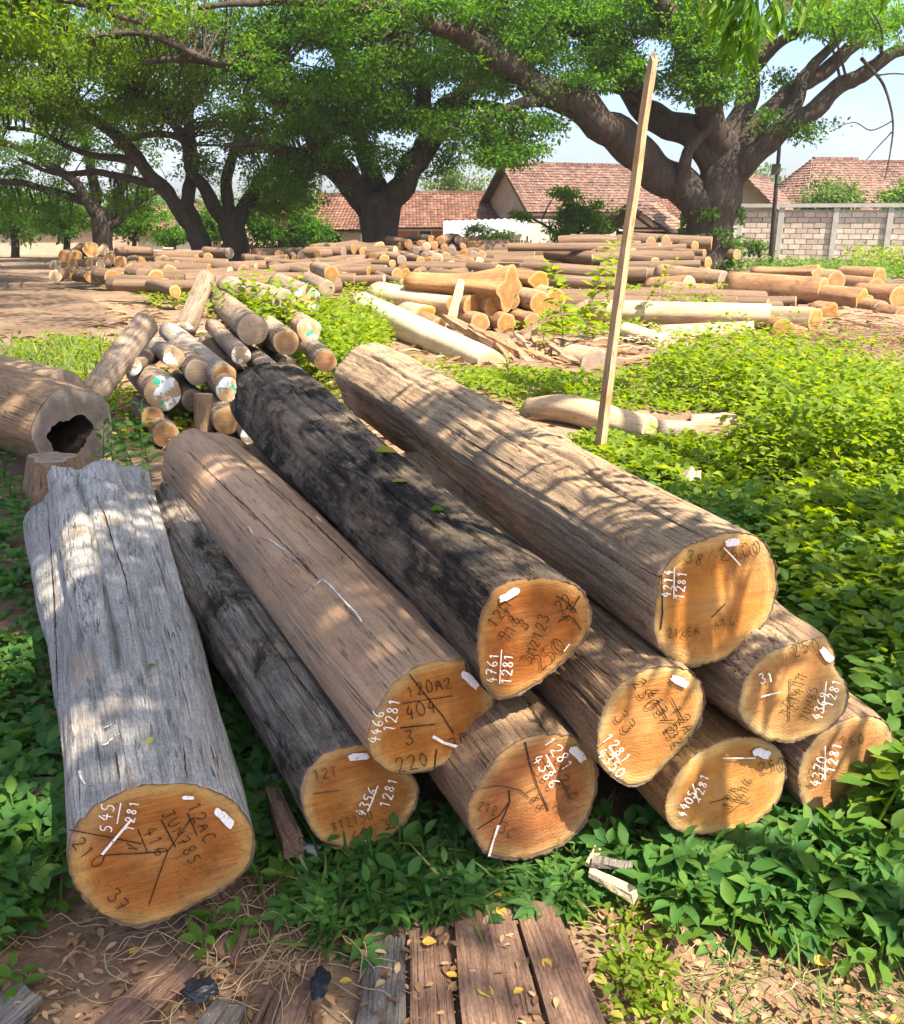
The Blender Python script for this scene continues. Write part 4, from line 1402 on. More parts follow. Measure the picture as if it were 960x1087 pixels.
board('wood_splinter', 'grey splinter lying above the long pale splinter', 'splinter', [(628, 916), (630, 908), (672, 914), (672, 921)], .012, 'plank_grey', zf=.03, seed=14)
board('bark_slab', 'flat piece of red bark in the soil at the lower right', 'board', [(828, 1012), (838, 1000), (872, 1004), (862, 1020)], .010, 'plank', seed=15)
board('bark_slab', 'flat brown chip beside the yellow leaf at the lower right', 'board', [(880, 1006), (882, 990), (900, 986), (905, 1004)], .010, 'plank', seed=16)

# upright sawn pole
a = at_g(634, 478); a.z -= .25
b = at_y(694, 63, a.y + .12)
Mx = frame(a, b)
L = (b - a).length
vs, fs = [], []
nl = 30
for i in range(nl + 1):
    s = i / nl
    w, h = .031 * (1 + .12 * mnoise.noise((s * 9, 1, 2))) * (1 - .25 * s), .022 * (1 - .2 * s)
    oy = .02 * math.sin(s * 3.0) + .012 * mnoise.noise((s * 5, 4, 2))
    for (y, z) in ((-w, -h), (0, -h * 1.15), (w, -h), (w, h), (w * .15, h * 1.1), (-w, h)):
        vs.append((s * L + (random.uniform(-.03, .06) if i == nl else 0), y + oy, z + .004 * mnoise.noise((s * 30, y * 90, z * 90))))
for i in range(nl):
    for k in range(6):
        k2 = (k + 1) % 6
        fs.append((i * 6 + k, i * 6 + k2, i * 6 + 6 + k2, i * 6 + 6 + k))
fs.append(tuple(range(5, -1, -1))); fs.append(tuple(nl * 6 + k for k in range(6)))
tag(link('sawn_pole', mesh('sawn_pole', vs, fs), None, M['pole_wood'], matrix=Mx), 'tall rough sawn pole planted at a slant in the grass behind the logs', 'pole')


def stick(name, label, cat, p, q, w, h, mat, jag=.1, group=None, n=10):
    """flat slab or stick between two points"""
    p, q = Vector(p), Vector(q)
    Mx = frame(p, q); L = (q - p).length
    vs, fs = [], []
    sd = random.uniform(0, 50)
    for i in range(n + 1):
        s = i / n
        e = .55 + .45 * min(1, s * 6, (1 - s) * 6)
        for (y, z) in ((-w, -h), (w, -h), (w * .8, h), (-w * .8, h)):
            vs.append((s * L + (jag * L * .2 * mnoise.noise((y * 50, z * 50, sd)) if i in (0, n) else 0),
                       y * e * (1 + jag * 2 * mnoise.noise((s * 7, y * 8, sd))) + jag * w * 2 * mnoise.noise((s * 3, 1, sd)), z * (1 + jag * mnoise.noise((s * 9, 3, sd))) + jag * w * mnoise.noise((s * 4, 7, sd))))
    for i in range(n):
        for k in range(4):
            k2 = (k + 1) % 4
            fs.append((i * 4 + k, i * 4 + k2, i * 4 + 4 + k2, i * 4 + 4 + k))
    fs.append((3, 2, 1, 0)); fs.append(tuple(n * 4 + k for k in range(4)))
    return tag(link(name, mesh(name, vs, fs), None, M[mat], matrix=Mx), label, cat, group)


stick('pale_stick', 'short pale stick propped upright against the orange pile', 'stick', at_y(477, 346, 11.6), at_y(490, 297, 11.9), .055, .03, 'log_pale')
stick('bark_slab', 'long weathered slab sloping down right from the pale stick', 'slab', at_y(474, 338, 11.4), at_y(618, 409, 8.6), .10, .03, 'log_umber', .22)
stick('bark_slab', 'dark slab crossing over the long weathered slab', 'slab', at_y(543, 357, 10.6), at_y(624, 321, 10.4), .085, .025, 'log_umber', .16)
for i, (x0, y0, x1, y1, lb) in enumerate([
    (556, 372, 600, 388, 'curled bark strip under the crossing slabs'),
    (578, 362, 612, 384, 'torn bark strip below the dark slab'),
    (585, 384, 628, 400, 'low bark strip beside the grey log end'),
    (540, 362, 575, 392, 'bark strip lying in the shade at the end of the cream log'),
    (600, 372, 640, 398, 'reddish bark strip just left of the grey log end'),
    (550, 352, 590, 398, 'long root like strip hanging from the long weathered slab'),
    (568, 350, 578, 396, 'short upright strip under the crossing of the two slabs'),
    (592, 360, 588, 400, 'crooked strip leaning under the dark slab'),
    (520, 352, 560, 402, 'strip lying along the foot of the long weathered slab'),
    (604, 392, 650, 408, 'thin strip in the grass in front of the grey log end'),
    (500, 345, 548, 372, 'shaded strip between the cream log and the long slab')]):
    stick('bark_strip', lb, 'bark', at_y(x0, y0, 9.7 + i * .1), at_y(x1, y1, 9.0), .05, .012, ['log_rust', 'log_umber'][i % 2], .4, 'bark strips under the slabs')

# scraps
def crumple(name, label, cat, px, py, sx, sy, sz, mat, seed, sub=3):
    bm = bmesh.new()
    bmesh.ops.create_icosphere(bm, subdivisions=sub, radius=1)
    for v in bm.verts:
        n = mnoise.noise(v.co * 1.7 + Vector((seed, 0, 0))) * .6 + mnoise.noise(v.co * 4 + Vector((seed, 3, 0))) * .3
        v.co *= 1 + n
        v.co = Vector((v.co.x * sx, v.co.y * sy, max(v.co.z, -.3) * sz))
    me = bpy.data.meshes.new(name); bm.to_mesh(me); bm.free()
    p = at_g(px, py)
    o = link(name, me, None, M[mat], loc=(p.x, p.y, p.z + sz * .3))
    return tag(o, label, cat)


crumple('plastic_scrap', 'crumpled black plastic scrap beside the slanted slab', 'plastic scrap', 212, 1052, .034, .024, .009, 'plastic', 3)
crumple('plastic_scrap', 'black plastic scrap in the straw left of the boards', 'plastic scrap', 340, 1045, .018, .036, .008, 'plastic', 9)
crumple('rag', 'grey rag on the ground between the thick grey log and the dark log', 'rag', 322, 908, .045, .022, .022, 'cloth', 5)

# ------------------------------------------------------------------ buildings
def tile_slope(p00, p10, p01, p11, tw=.17, tl=.19):
    """clay tiles on a roof slope; p00-p10 eave, p01-p11 ridge. returns verts, faces"""
    W_ = max((p10 - p00).length, (p11 - p01).length); H_ = (p01 - p00).length
    nc, nr = max(3, int(W_ / tw)), max(3, int(H_ / tl))
    nrm = (p10 - p00).cross(p01 - p00).normalized()
    if nrm.z < 0: nrm = -nrm
    vs, fs = [], []

    def pt(u, v): return p00.lerp(p10, u).lerp(p01.lerp(p11, u), v)
    for r in range(nr):
        for c in range(nc):
            u0, u1 = c / nc, (c + 1) / nc
            v0, v1 = r / nr, (r + 1.12) / nr
            b = len(vs)
            j = random.uniform(-.012, .012)
            for v, h in ((v0, .045 + j), (min(1, v1), .008 + j)):
                for k, u in enumerate((u0, (u0 * .65 + u1 * .35), (u0 * .25 + u1 * .75), u1)):
                    vs.append(pt(u, v) + nrm * (h + (.0, .035, .035, .0)[k]))
            fs += [(b, b + 1, b + 5, b + 4), (b + 1, b + 2, b + 6, b + 5), (b + 2, b + 3, b + 7, b + 6)]
    return vs, fs


def house(name, label, px, Y, L, D, eh, rh, rot, wall, tile, over=.45, hip=0.0, windows=(), base=None):
    p = at_y(px, 225, Y)
    z = gz(Y) if base is None else base
    Mx = Matrix.Translation((p.x, Y, z)) @ Matrix.Rotation(math.radians(rot), 4, 'Z')
    root = empty(name, matrix=Mx)
    tag(root, label, 'house')
    g = Geo()
    l, d = L / 2, D / 2
    vs = [(-l, -d, -.3), (l, -d, -.3), (l, d, -.3), (-l, d, -.3), (-l, -d, eh), (l, -d, eh), (l, d, eh), (-l, d, eh)]
    g.add(vs, [(0, 1, 5, 4), (1, 2, 6, 5), (2, 3, 7, 6), (3, 0, 4, 7)])
    if not hip:
        rr = rh - .12
        g.add([(-l, -d, eh), (-l, d, eh), (-l, 0, rr), (l, -d, eh), (l, d, eh), (l, 0, rr)], [(0, 2, 1), (3, 4, 5)])
    g.build('wall', root, M[wall])
    sl = (rh - eh) / d
    e = eh - sl * over
    x0, x1 = -l - over, l + over
    hx = hip
    T = Geo()
    A = Vector
    f = tile_slope(A((x0, -d - over, e)), A((x1, -d - over, e)), A((x0 + hx, 0, rh)), A((x1 - hx, 0, rh))); T.add(*f)
    f = tile_slope(A((x1, d + over, e)), A((x0, d + over, e)), A((x1 - hx, 0, rh)), A((x0 + hx, 0, rh))); T.add(*f)
    if hip:
        f = tile_slope(A((x0, d + over, e)), A((x0, -d - over, e)), A((x0 + hx, .02, rh)), A((x0 + hx, -.02, rh))); T.add(*f)
        f = tile_slope(A((x1, -d - over, e)), A((x1, d + over, e)), A((x1 - hx, -.02, rh)), A((x1 - hx, .02, rh))); T.add(*f)
    o = T.build('roof_tiles', root, M[tile]); o['kind'] = 'stuff'
    # deck under the tiles with fascia boards, and the ridge caps
    U = Geo()
    th = .06
    for sgn in (-1, 1):
        q = [A((x0, sgn * (d + over), e)), A((x1, sgn * (d + over), e)), A((x1 - hx, 0, rh)), A((x0 + hx, 0, rh))]
        U.add(q + [v - A((0, 0, th + .06)) for v in q], [(0, 1, 2, 3), (4, 5, 6, 7), (0, 1, 5, 4), (1, 2, 6, 5), (3, 0, 4, 7)])
    U.build('roof_deck', root, M['dark_wood'])
    R = Geo()
    n = int((x1 - x0 - 2 * hx) / .4)
    for k in range(n):
        xx = x0 + hx + (k + .5) * (x1 - x0 - 2 * hx) / n
        R.box((xx, 0, rh + .05 + random.uniform(-.01, .01)), (.38, .26, .12))
    o = R.build('ridge_tiles', root, M['tile_pink']); o['kind'] = 'stuff'
    for (wx, wz, ww, wh, kind) in windows:
        fr = Geo()
        t = .07
        y = -d - .03
        for (cx_, cz, sx, sz) in ((wx, wz + wh / 2, ww + t, t), (wx, wz - wh / 2, ww + t, t), (wx - ww / 2, wz, t, wh - t), (wx + ww / 2, wz, t, wh - t)):
            fr.box((cx_, y, cz), (sx, .1, sz))
        w = fr.build(kind, root, M['wall_white'])
        pg = Geo(); pg.box((wx, y + .02, wz), (ww - .06, .03, wh - .06)); pg.build('pane' if kind == 'window' else 'door_leaf', w, M['glass_dark'])
    return root


house('tiled_house', 'house with a faded pink tiled roof and dark gable, left of the big right tree', 604, 46, 6.6, 4.6, 2.55, 4.35, 24, 'wall_tan', 'tile_pink')
house('tiled_house', 'low house with an orange red tiled roof right of the forked tree', 474, 47, 5.6, 3.6, 1.85, 3.15, 3, 'wall_brick', 'tile_red',
      windows=((-1.1, 1.0, .6, .9, 'window'), (.2, .95, .6, .9, 'window'), (1.5, .8, .7, 1.5, 'door')))
house('tiled_house', 'white walled house with a red tiled roof left of the forked tree', 352, 46, 4.2, 3.6, 1.75, 3.0, -14, 'wall_white', 'tile_red',
      windows=((.9, .8, .6, .8, 'window'),))
house('tiled_house', 'small red roofed white house far behind the multi stemmed tree', 180, 55, 3.4, 3.2, 1.7, 2.7, 10, 'wall_white', 'tile_red', windows=((0, .9, .6, .8, 'window'),))
house('long_shed', 'long low building at the far left behind the trees', 30, 60, 9, 4, 2.0, 2.7, 4, 'wall_tan', 'tile_brown')
house('tiled_house', 'olive walled gable house just right of the big right tree', 800, 45, 5.0, 2.9, 2.4, 3.75, 62, 'wall_olive', 'tile_pink')
house('tiled_house', 'large house with a brown hipped roof behind the block wall', 880, 48, 5.6, 4.8, 2.6, 4.75, 14, 'wall_tan', 'tile_brown', hip=2.0)
house('tiled_house', 'house with a faded pink roof at the right edge behind the block wall', 960, 52, 9.5, 4.6, 2.7, 4.9, 6, 'wall_tan', 'tile_pink')
house('tiled_house', 'red roofed house half hidden by the trunk of the big right tree', 712, 48, 5.0, 3.6, 2.3, 3.7, 4, 'wall_tan', 'tile_red')

# open timber shed
p = at_y(682, 225, 36)
root = empty('open_shed', matrix=Matrix.Translation((p.x, 36, gz(36))) @ Matrix.Rotation(math.radians(-28), 4, 'Z'))
tag(root, 'open timber shed with a tiled gable roof beside the ivy trunk', 'shed')
hw, dp, eh, rh = 1.35, 2.6, 1.45, 2.30
for x in (-hw, hw):
    for y in (-dp / 2, dp / 2):
        g = Geo(); g.box((x, y, eh / 2 - .1), (.09, .09, eh + .2)); g.build('post', root, M['dark_wood'])
for (nm, a_, b_) in (('tie_beam', (-hw, -dp / 2 - .05, eh), (hw, -dp / 2 - .05, eh)), ('king_post', (0, -dp / 2 - .05, eh), (0, -dp / 2 - .05, rh - .05)),
                     ('brace', (-hw * .6, -dp / 2 - .06, eh), (0, -dp / 2 - .06, rh - .3)), ('brace', (hw * .6, -dp / 2 - .06, eh), (0, -dp / 2 - .06, rh - .3)),
                     ('side_beam', (-hw, -dp / 2, eh + .05), (-hw, dp / 2, eh + .05)), ('side_beam', (hw, -dp / 2, eh + .05), (hw, dp / 2, eh + .05))):
    g = Geo(); g.bar(a_, b_, .08, .08); g.build(nm, root, M['fence_wood'])
T = Geo()
A = Vector
for sgn in (-1, 1):
    T.add(*tile_slope(A((sgn * (hw + .35), -dp / 2 - .4, eh - .2)), A((sgn * (hw + .35), dp / 2 + .3, eh - .2)), A((0, -dp / 2 - .4, rh)), A((0, dp / 2 + .3, rh))))
T.build('roof_tiles', root, M['tile_brown'])['kind'] = 'stuff'
g = Geo()
for sgn in (-1, 1):
    q = [A((sgn * (hw + .35), -dp / 2 - .4, eh - .22)), A((sgn * (hw + .35), dp / 2 + .3, eh - .22)), A((0, dp / 2 + .3, rh - .02)), A((0, -dp / 2 - .4, rh - .02))]
    g.add(q + [v - A((0, 0, .06)) for v in q], [(0, 1, 2, 3), (4, 5, 6, 7), (0, 1, 5, 4), (2, 3, 7, 6), (0, 3, 7, 4)])
g.build('roof_deck', root, M['fence_wood'])
g = Geo(); g.box((0, dp / 2 - .05, .6), (2 * hw, .06, 1.4)); g.build('back_wall', root, M['dark_wood'])
g = Geo(); g.box((-.7, -dp / 2 + .3, .5), (.9, .05, 1.1)); g.build('wall_panel', root, M['wall_white'])

# lean-to with zinc sheet roof and white wall
p = at_y(515, 225, 41)
root = empty('lean_to', (p.x, 41, gz(41)))
tag(root, 'whitish lean-to with a sloping zinc sheet roof before the pink roofed house', 'lean-to')
g = Geo(); g.box((.2, .9, .75), (3.6, .12, 1.9)); g.build('wall', root, M['wall_white'])
g = Geo(); n = 26
vs = []
for k in range(n + 1):
    x = -1.8 + 3.7 * k / n
    zz = .03 * (1 if k % 2 else -1) + .12 * (k / n)
    vs += [(x, -.7, 1.15 + zz), (x, 1.1, 1.75 + zz), (x, -.7, 1.12 + zz), (x, 1.1, 1.72 + zz)]
fs = []
for k in range(n):
    b = k * 4
    fs += [(b, b + 4, b + 5, b + 1), (b + 2, b + 3, b + 7, b + 6), (b, b + 2, b + 6, b + 4), (b + 1, b + 5, b + 7, b + 3)]
g.add(vs, fs); g.build('roof_sheet', root, M['metal_roof'])
for x in (-1.7, 1.8):
    g = Geo(); g.box((x, -.6, .5), (.08, .08, 1.3)); g.build('post', root, M['dark_wood'])
p = at_y(600, 225, 42)
root = empty('garden_wall', (p.x, 42, gz(42)))
tag(root, 'stained white garden wall behind the dark feathery shrub', 'wall')
g = Geo(); g.box((0, 0, .8), (5.2, .15, 1.9)); g.build('wall', root, M['wall_white'])
g = Geo(); g.box((0, 0, 1.80), (5.3, .22, .10)); g.build('coping', root, M['concrete'])


def picket_fence(label, px0, px1, Y, h, n, mat):
    a, b = at_y(px0, 225, Y), at_y(px1, 225, Y)
    root = empty('board_fence', (a.x, Y, gz(Y)))
    tag(root, label, 'fence')
    W_ = b.x - a.x
    g = Geo()
    for k in range(n):
        hh = h * random.uniform(.82, 1.08)
        g.box(((k + .5) * W_ / n, random.uniform(-.015, .015), hh / 2 - .1), (W_ / n * random.uniform(.7, .96), .025, hh + .2))
    g.build('fence_boards', root, M[mat])['kind'] = 'stuff'
    for k in range(int(W_ / 1.8) + 1):
        g = Geo(); g.box((k * 1.8, .07, h * .45), (.09, .09, h * 1.1)); g.build('post', root, M['dark_wood'])
    for z in (h * .3, h * .75):
        g = Geo(); g.bar((0, .035, z), (W_, .035, z), .04, .07); g.build('rail', root, M['dark_wood'])


picket_fence('weathered dark board fence before the lean-to and the red roofed house', 428, 566, 38.5, .95, 44, 'fence_wood')
picket_fence('low dark fence at the far left under the trees', 205, 335, 44, .8, 40, 'fence_wood')

# block wall
wa, wb = at_y(787, 225, 38.0), at_y(1040, 225, 34.5)
dirv = (wb - wa); dirv.z = 0
wl = dirv.length
ang = math.atan2(dirv.y, dirv.x)
zb = gz(36)
Mx = Matrix.Translation((wa.x, wa.y, zb)) @ Matrix.Rotation(ang, 4, 'Z')
root = empty('block_wall', matrix=Mx)
tag(root, 'pale concrete block wall with pillars and a coping along the right side', 'wall')
H = 2.2
g = Geo(); g.box((wl / 2, .06, H / 2 - .25), (wl, .08, H + .3)); g.build('mortar_bed', root, M['mortar'])
bw, bh = .43, .20
gb = Geo(); gb.box((0, 0, 0), (bw - .025, .10, bh - .022))
bme = mesh('block', gb.v, gb.f); bme.materials.append(M['block'])
ghalf = Geo(); ghalf.box((0, 0, 0), (bw / 2 - .025, .10, bh - .022))
hme = mesh('block_half', ghalf.v, ghalf.f); hme.materials.append(M['block'])
rows = int((H - .2) / bh)
cnt = 0
pill = [.02, 1.55, 3.55, 5.45, 7.3, 9.2]
stuffb = Geo()
for r in range(rows):
    x = bw / 2 + (bw / 2 if r % 2 else 0)
    while x < wl - .1:
        if not any(abs(x - q) < .10 for q in pill):
            z = .12 + r * bh
            if cnt < 290:
                o = bpy.data.objects.new('block', bme); COL.objects.link(o); o.parent = root
                o.location = (x + random.uniform(-.006, .006), random.uniform(-.006, .006), z + random.uniform(-.004, .004)); cnt += 1
            else:
                stuffb.box((x, 0, z), (bw - .025, .10, bh - .022))
        x += bw
if stuffb.v: stuffb.build('blocks', root, M['block'])['kind'] = 'stuff'
for q in pill:
    g = Geo(); g.box((q, -.03, H / 2 - .2), (.20, .20, H + .36)); g.build('pillar', root, M['concrete'])
g = Geo(); g.box((wl / 2, 0, H + .06), (wl + .2, .34, .14)); g.build('coping', root, M['concrete'])
p = at_y(778, 225, 38.5)
root = empty('gate_pillar_wall', (p.x, 38.6, gz(38)))
tag(root, 'short white wall stub between the ivy trunk and the block wall', 'wall')
g = Geo(); g.box((0, 0, .65), (.95, .2, 1.6)); g.build('wall', root, M['wall_white'])
g = Geo(); g.box((0, 0, 1.49), (1.0, .26, .08)); g.build('coping', root, M['concrete'])

# utility post
b0, b1 = at_y(819, 272, 33.0), at_y(832, 100, 33.0)
b0.z = gz(33) - .3
root = empty('utility_post', (b0.x, 33, gz(33)))
tag(root, 'slim dark steel utility post with a small box, before the block wall', 'post')
inv = Vector((b0.x, 33, gz(33)))
g = Geo(); g.tube([b0 - inv, (b0 + b1) / 2 - inv, b1 - inv], [.085, .07, .055], 10); g.build('pole', root, M['post_metal'], True)
q = at_y(823, 180, 33) - inv
g = Geo(); g.box(q + Vector((-.02, -.16, 0)), (.24, .2, .34)); g.build('meter_box', root, M['post_metal'])
q = at_y(831, 120, 33) - inv
g = Geo(); g.box(q, (.9, .09, .09)); g.build('cross_arm', root, M['post_metal'])
for dx in (-.38, 0, .38):
    g = Geo(); g.tube([q + Vector((dx, 0, .04)), q + Vector((dx, 0, .12)), q + Vector((dx, 0, .18))], [.03, .045, .02], 8); g.build('insulator', root, M['wall_white'], True)

# ------------------------------------------------------------------ leaves (numpy)
T4 = (np.array([[0, 0, 0], [.45, .5, .10], [1, 0, 0], [.45, -.5, .10]], float), np.array([[0, 2, 1], [0, 3, 2]]))
TOV = (np.array([[0, 0, 0], [.18, .30, .04], [.45, .46, .07], [.75, .30, .05], [1, 0, -.06], [.75, -.30, .05], [.45, -.46, .07], [.18, -.30, .04], [.35, 0, -.03], [.7, 0, -.05]], float),
       np.array([[0, 8, 1], [1, 8, 2], [2, 8, 9], [2, 9, 3], [3, 9, 4], [4, 9, 5], [5, 9, 6], [6, 9, 8], [6, 8, 7], [7, 8, 0]]))
def lobed(parts):
    vs, fs = [], []
    for (ang, ln, wd) in parts:
        b = len(vs)
        ca, sa = math.cos(ang), math.sin(ang)
        for (x, y, z) in [(0, 0, 0), (.35, .5, .06), (.7, .38, .05), (1, 0, -.10), (.7, -.38, .05), (.35, -.5, .06), (.5, 0, -.02)]:
            X, Y = x * ln + .08, y * wd
            vs.append([X * ca - Y * sa, X * sa + Y * ca, z + .05 * random.random()])
        fs += [[b + q for q in t] for t in ((0, 6, 1), (1, 6, 2), (2, 6, 3), (3, 6, 4), (4, 6, 5), (5, 6, 0))]
    return np.array(vs, float), np.array(fs)


TLOB = lobed([(0, .92, .46), (1.0, .62, .40), (-1.0, .62, .40)])
TPAL = lobed([(0, .92, .34), (.7, .80, .32), (-.7, .80, .32), (1.5, .5, .28), (-1.5, .5, .28)])
TBL = (np.array([[0, .5, 0], [0, -.5, 0], [.5, .42, .05], [.5, -.42, .05], [1, 0, -.08]], float), np.array([[0, 1, 3], [0, 3, 2], [2, 3, 4]]))


def leaf_mesh(name, P, Dv, size, width, tmpl, up=None, roll=.5):
    """P (n,3) bases, Dv (n,3) directions, size (n,), width ratio"""
    n = len(P)
    Dv = Dv / np.linalg.norm(Dv, axis=1, keepdims=True)
    U = np.tile(np.array([0, 0, 1.0]), (n, 1)) if up is None else up
    U = U + RNG.normal(0, roll, (n, 3))
    S = np.cross(U, Dv); S /= np.linalg.norm(S, axis=1, keepdims=True) + 1e-9
    Nn = np.cross(Dv, S)
    tv, tf = tmpl
    k = len(tv)
    sz = size[:, None, None]
    V = P[:, None, :] + sz * (tv[None, :, 0:1] * Dv[:, None, :] + width * tv[None, :, 1:2] * S[:, None, :] + tv[None, :, 2:3] * Nn[:, None, :])
    Fa = tf[None] + (np.arange(n) * k)[:, None, None]
    return mesh_np(name, V.reshape(-1, 3), Fa.reshape(-1, 3), k > 5)


def sphere_dirs(n, zlo=-.5, zhi=.6):
    a = RNG.uniform(0, 2 * PI, n); z = RNG.uniform(zlo, zhi, n)
    r = np.sqrt(np.maximum(0, 1 - z * z))
    return np.stack([np.cos(a) * r, np.sin(a) * r, z], 1)


def clump_leaves(C, rad, per, size, droop=.25, flat=.45):
    """leaf bases and directions for clumps at C (m,3); leaves point outwards and sag"""
    m = len(C)
    n = m * per
    off = sphere_dirs(n, -1, 1) * (RNG.uniform(0, 1, n) ** .5)[:, None]
    off[:, 2] *= flat
    R = np.repeat(rad if hasattr(rad, '__len__') else np.full(m, rad), per)
    P = np.repeat(C, per, 0) + off * R[:, None]
    D = off * .8 + RNG.normal(0, .5, (n, 3)); D[:, 2] -= droop
    return P, D, size * RNG.uniform(.65, 1.25, n)


# ------------------------------------------------------------------ trees
def tree(name, label, cat, limbs, crown, leafmat, bark, group=None, leaf=.145, per=54, sprig=.55, dens=1.0, Yb=None, twigs=2.0, gapseed=0.0, gap=.0, extra_parts=None):
    """limbs: list of (part name, [(px,py,width px,Y)]); crown: list of (px,py,rx,ry,Y,dY,clumps)"""
    base = at_y(limbs[0][1][0][0], limbs[0][1][0][1], limbs[0][1][0][3])
    base.z = gz(base.y)
    root = empty(name, base)
    tag(root, label, cat, group)
    tips = []
    for li, (nm, pts) in enumerate(limbs):
        P = [at_y(x, y, Y) for (x, y, w, Y) in pts]
        R = [w / 2 * mpp(p) for p, (x, y, w, Y) in zip(P, pts)]
        if li == 0: P[0].z = base.z - .4
        PP, RR = smooth_path(P, R, 6)
        # gnarl
        for i in range(2, len(PP)):
            PP[i] = PP[i] + Vector((mnoise.noise((PP[i].x * .9, PP[i].z * .9, li)), mnoise.noise((PP[i].x, PP[i].z, li + 9.5)), mnoise.noise((PP[i].z, PP[i].x, li + 5.1)))) * (min(.3, RR[i] * .9) if li else .10)
        g = Geo()
        g.tube([p - base for p in PP], RR, 14 if RR[0] > .25 else 9, 0.2 if RR[0] > .3 else .16, freq=2.0)
        g.build(nm, root, M[bark], True)
        if nm != 'hanging_twig': tips.append((PP, RR))
    # crown clumps
    C = []
    for (cx, cy, rx, ry, Y, dY, n) in crown:
        k = 0
        tries = 0
        while k < n and tries < n * 30:
            tries += 1
            u = RNG.normal(0, .5, 3)
            if (u ** 2).sum() > 1.2: continue
            px, py, yy = cx + u[0] * rx * 1.25, cy + u[1] * ry * 1.25, Y + u[2] * dY
            p = at_y(px, py, yy)
            nv = mnoise.noise((p.x * .55 + gapseed, p.y * .55, p.z * .9))
            if nv < gap: continue
            C.append(p); k += 1.0 / dens
    Ca = np.array([tuple(p - base) for p in C])
    # twigs from the nearest limb point to some clumps
    pts = [(p - base, r) for PP, RR in tips for p, r in zip(PP[4:], RR[4:]) if r < 1.2]
    tw = Geo()
    if pts and twigs:
        pa = np.array([tuple(p) for p, r in pts])
        idx = RNG.permutation(len(Ca))[: int(len(Ca) * .16 * twigs)]
        for i in idx:
            c = Ca[i]
            d = np.linalg.norm(pa - c, axis=1)
            j = int(np.argmin(d))
            if d[j] < .3 or d[j] > 3.2: continue
            a, b = Vector(pa[j]), Vector(c)
            mid = a.lerp(b, .5) + Vector((random.uniform(-.2, .2), random.uniform(-.2, .2), random.uniform(0, .35))) * (d[j] * .4)
            r = min(pts[j][1] * .5, .012 + .012 * d[j])
            pp_, rr_ = smooth_path([a, mid, b], [r, r * .7, r * .3], 3)
            tw.tube(pp_, rr_, 5, cap=False)
        if tw.v:
            tw.build('twigs', root, M[bark], True)['kind'] = 'stuff'
    P, D, S = clump_leaves(Ca, sprig * RNG.uniform(.6, 1.35, len(Ca)), per, leaf)
    link('crown', leaf_mesh('crown', P, D, S, .5, T4, roll=.7), root, M[leafmat])['kind'] = 'stuff'
    return root


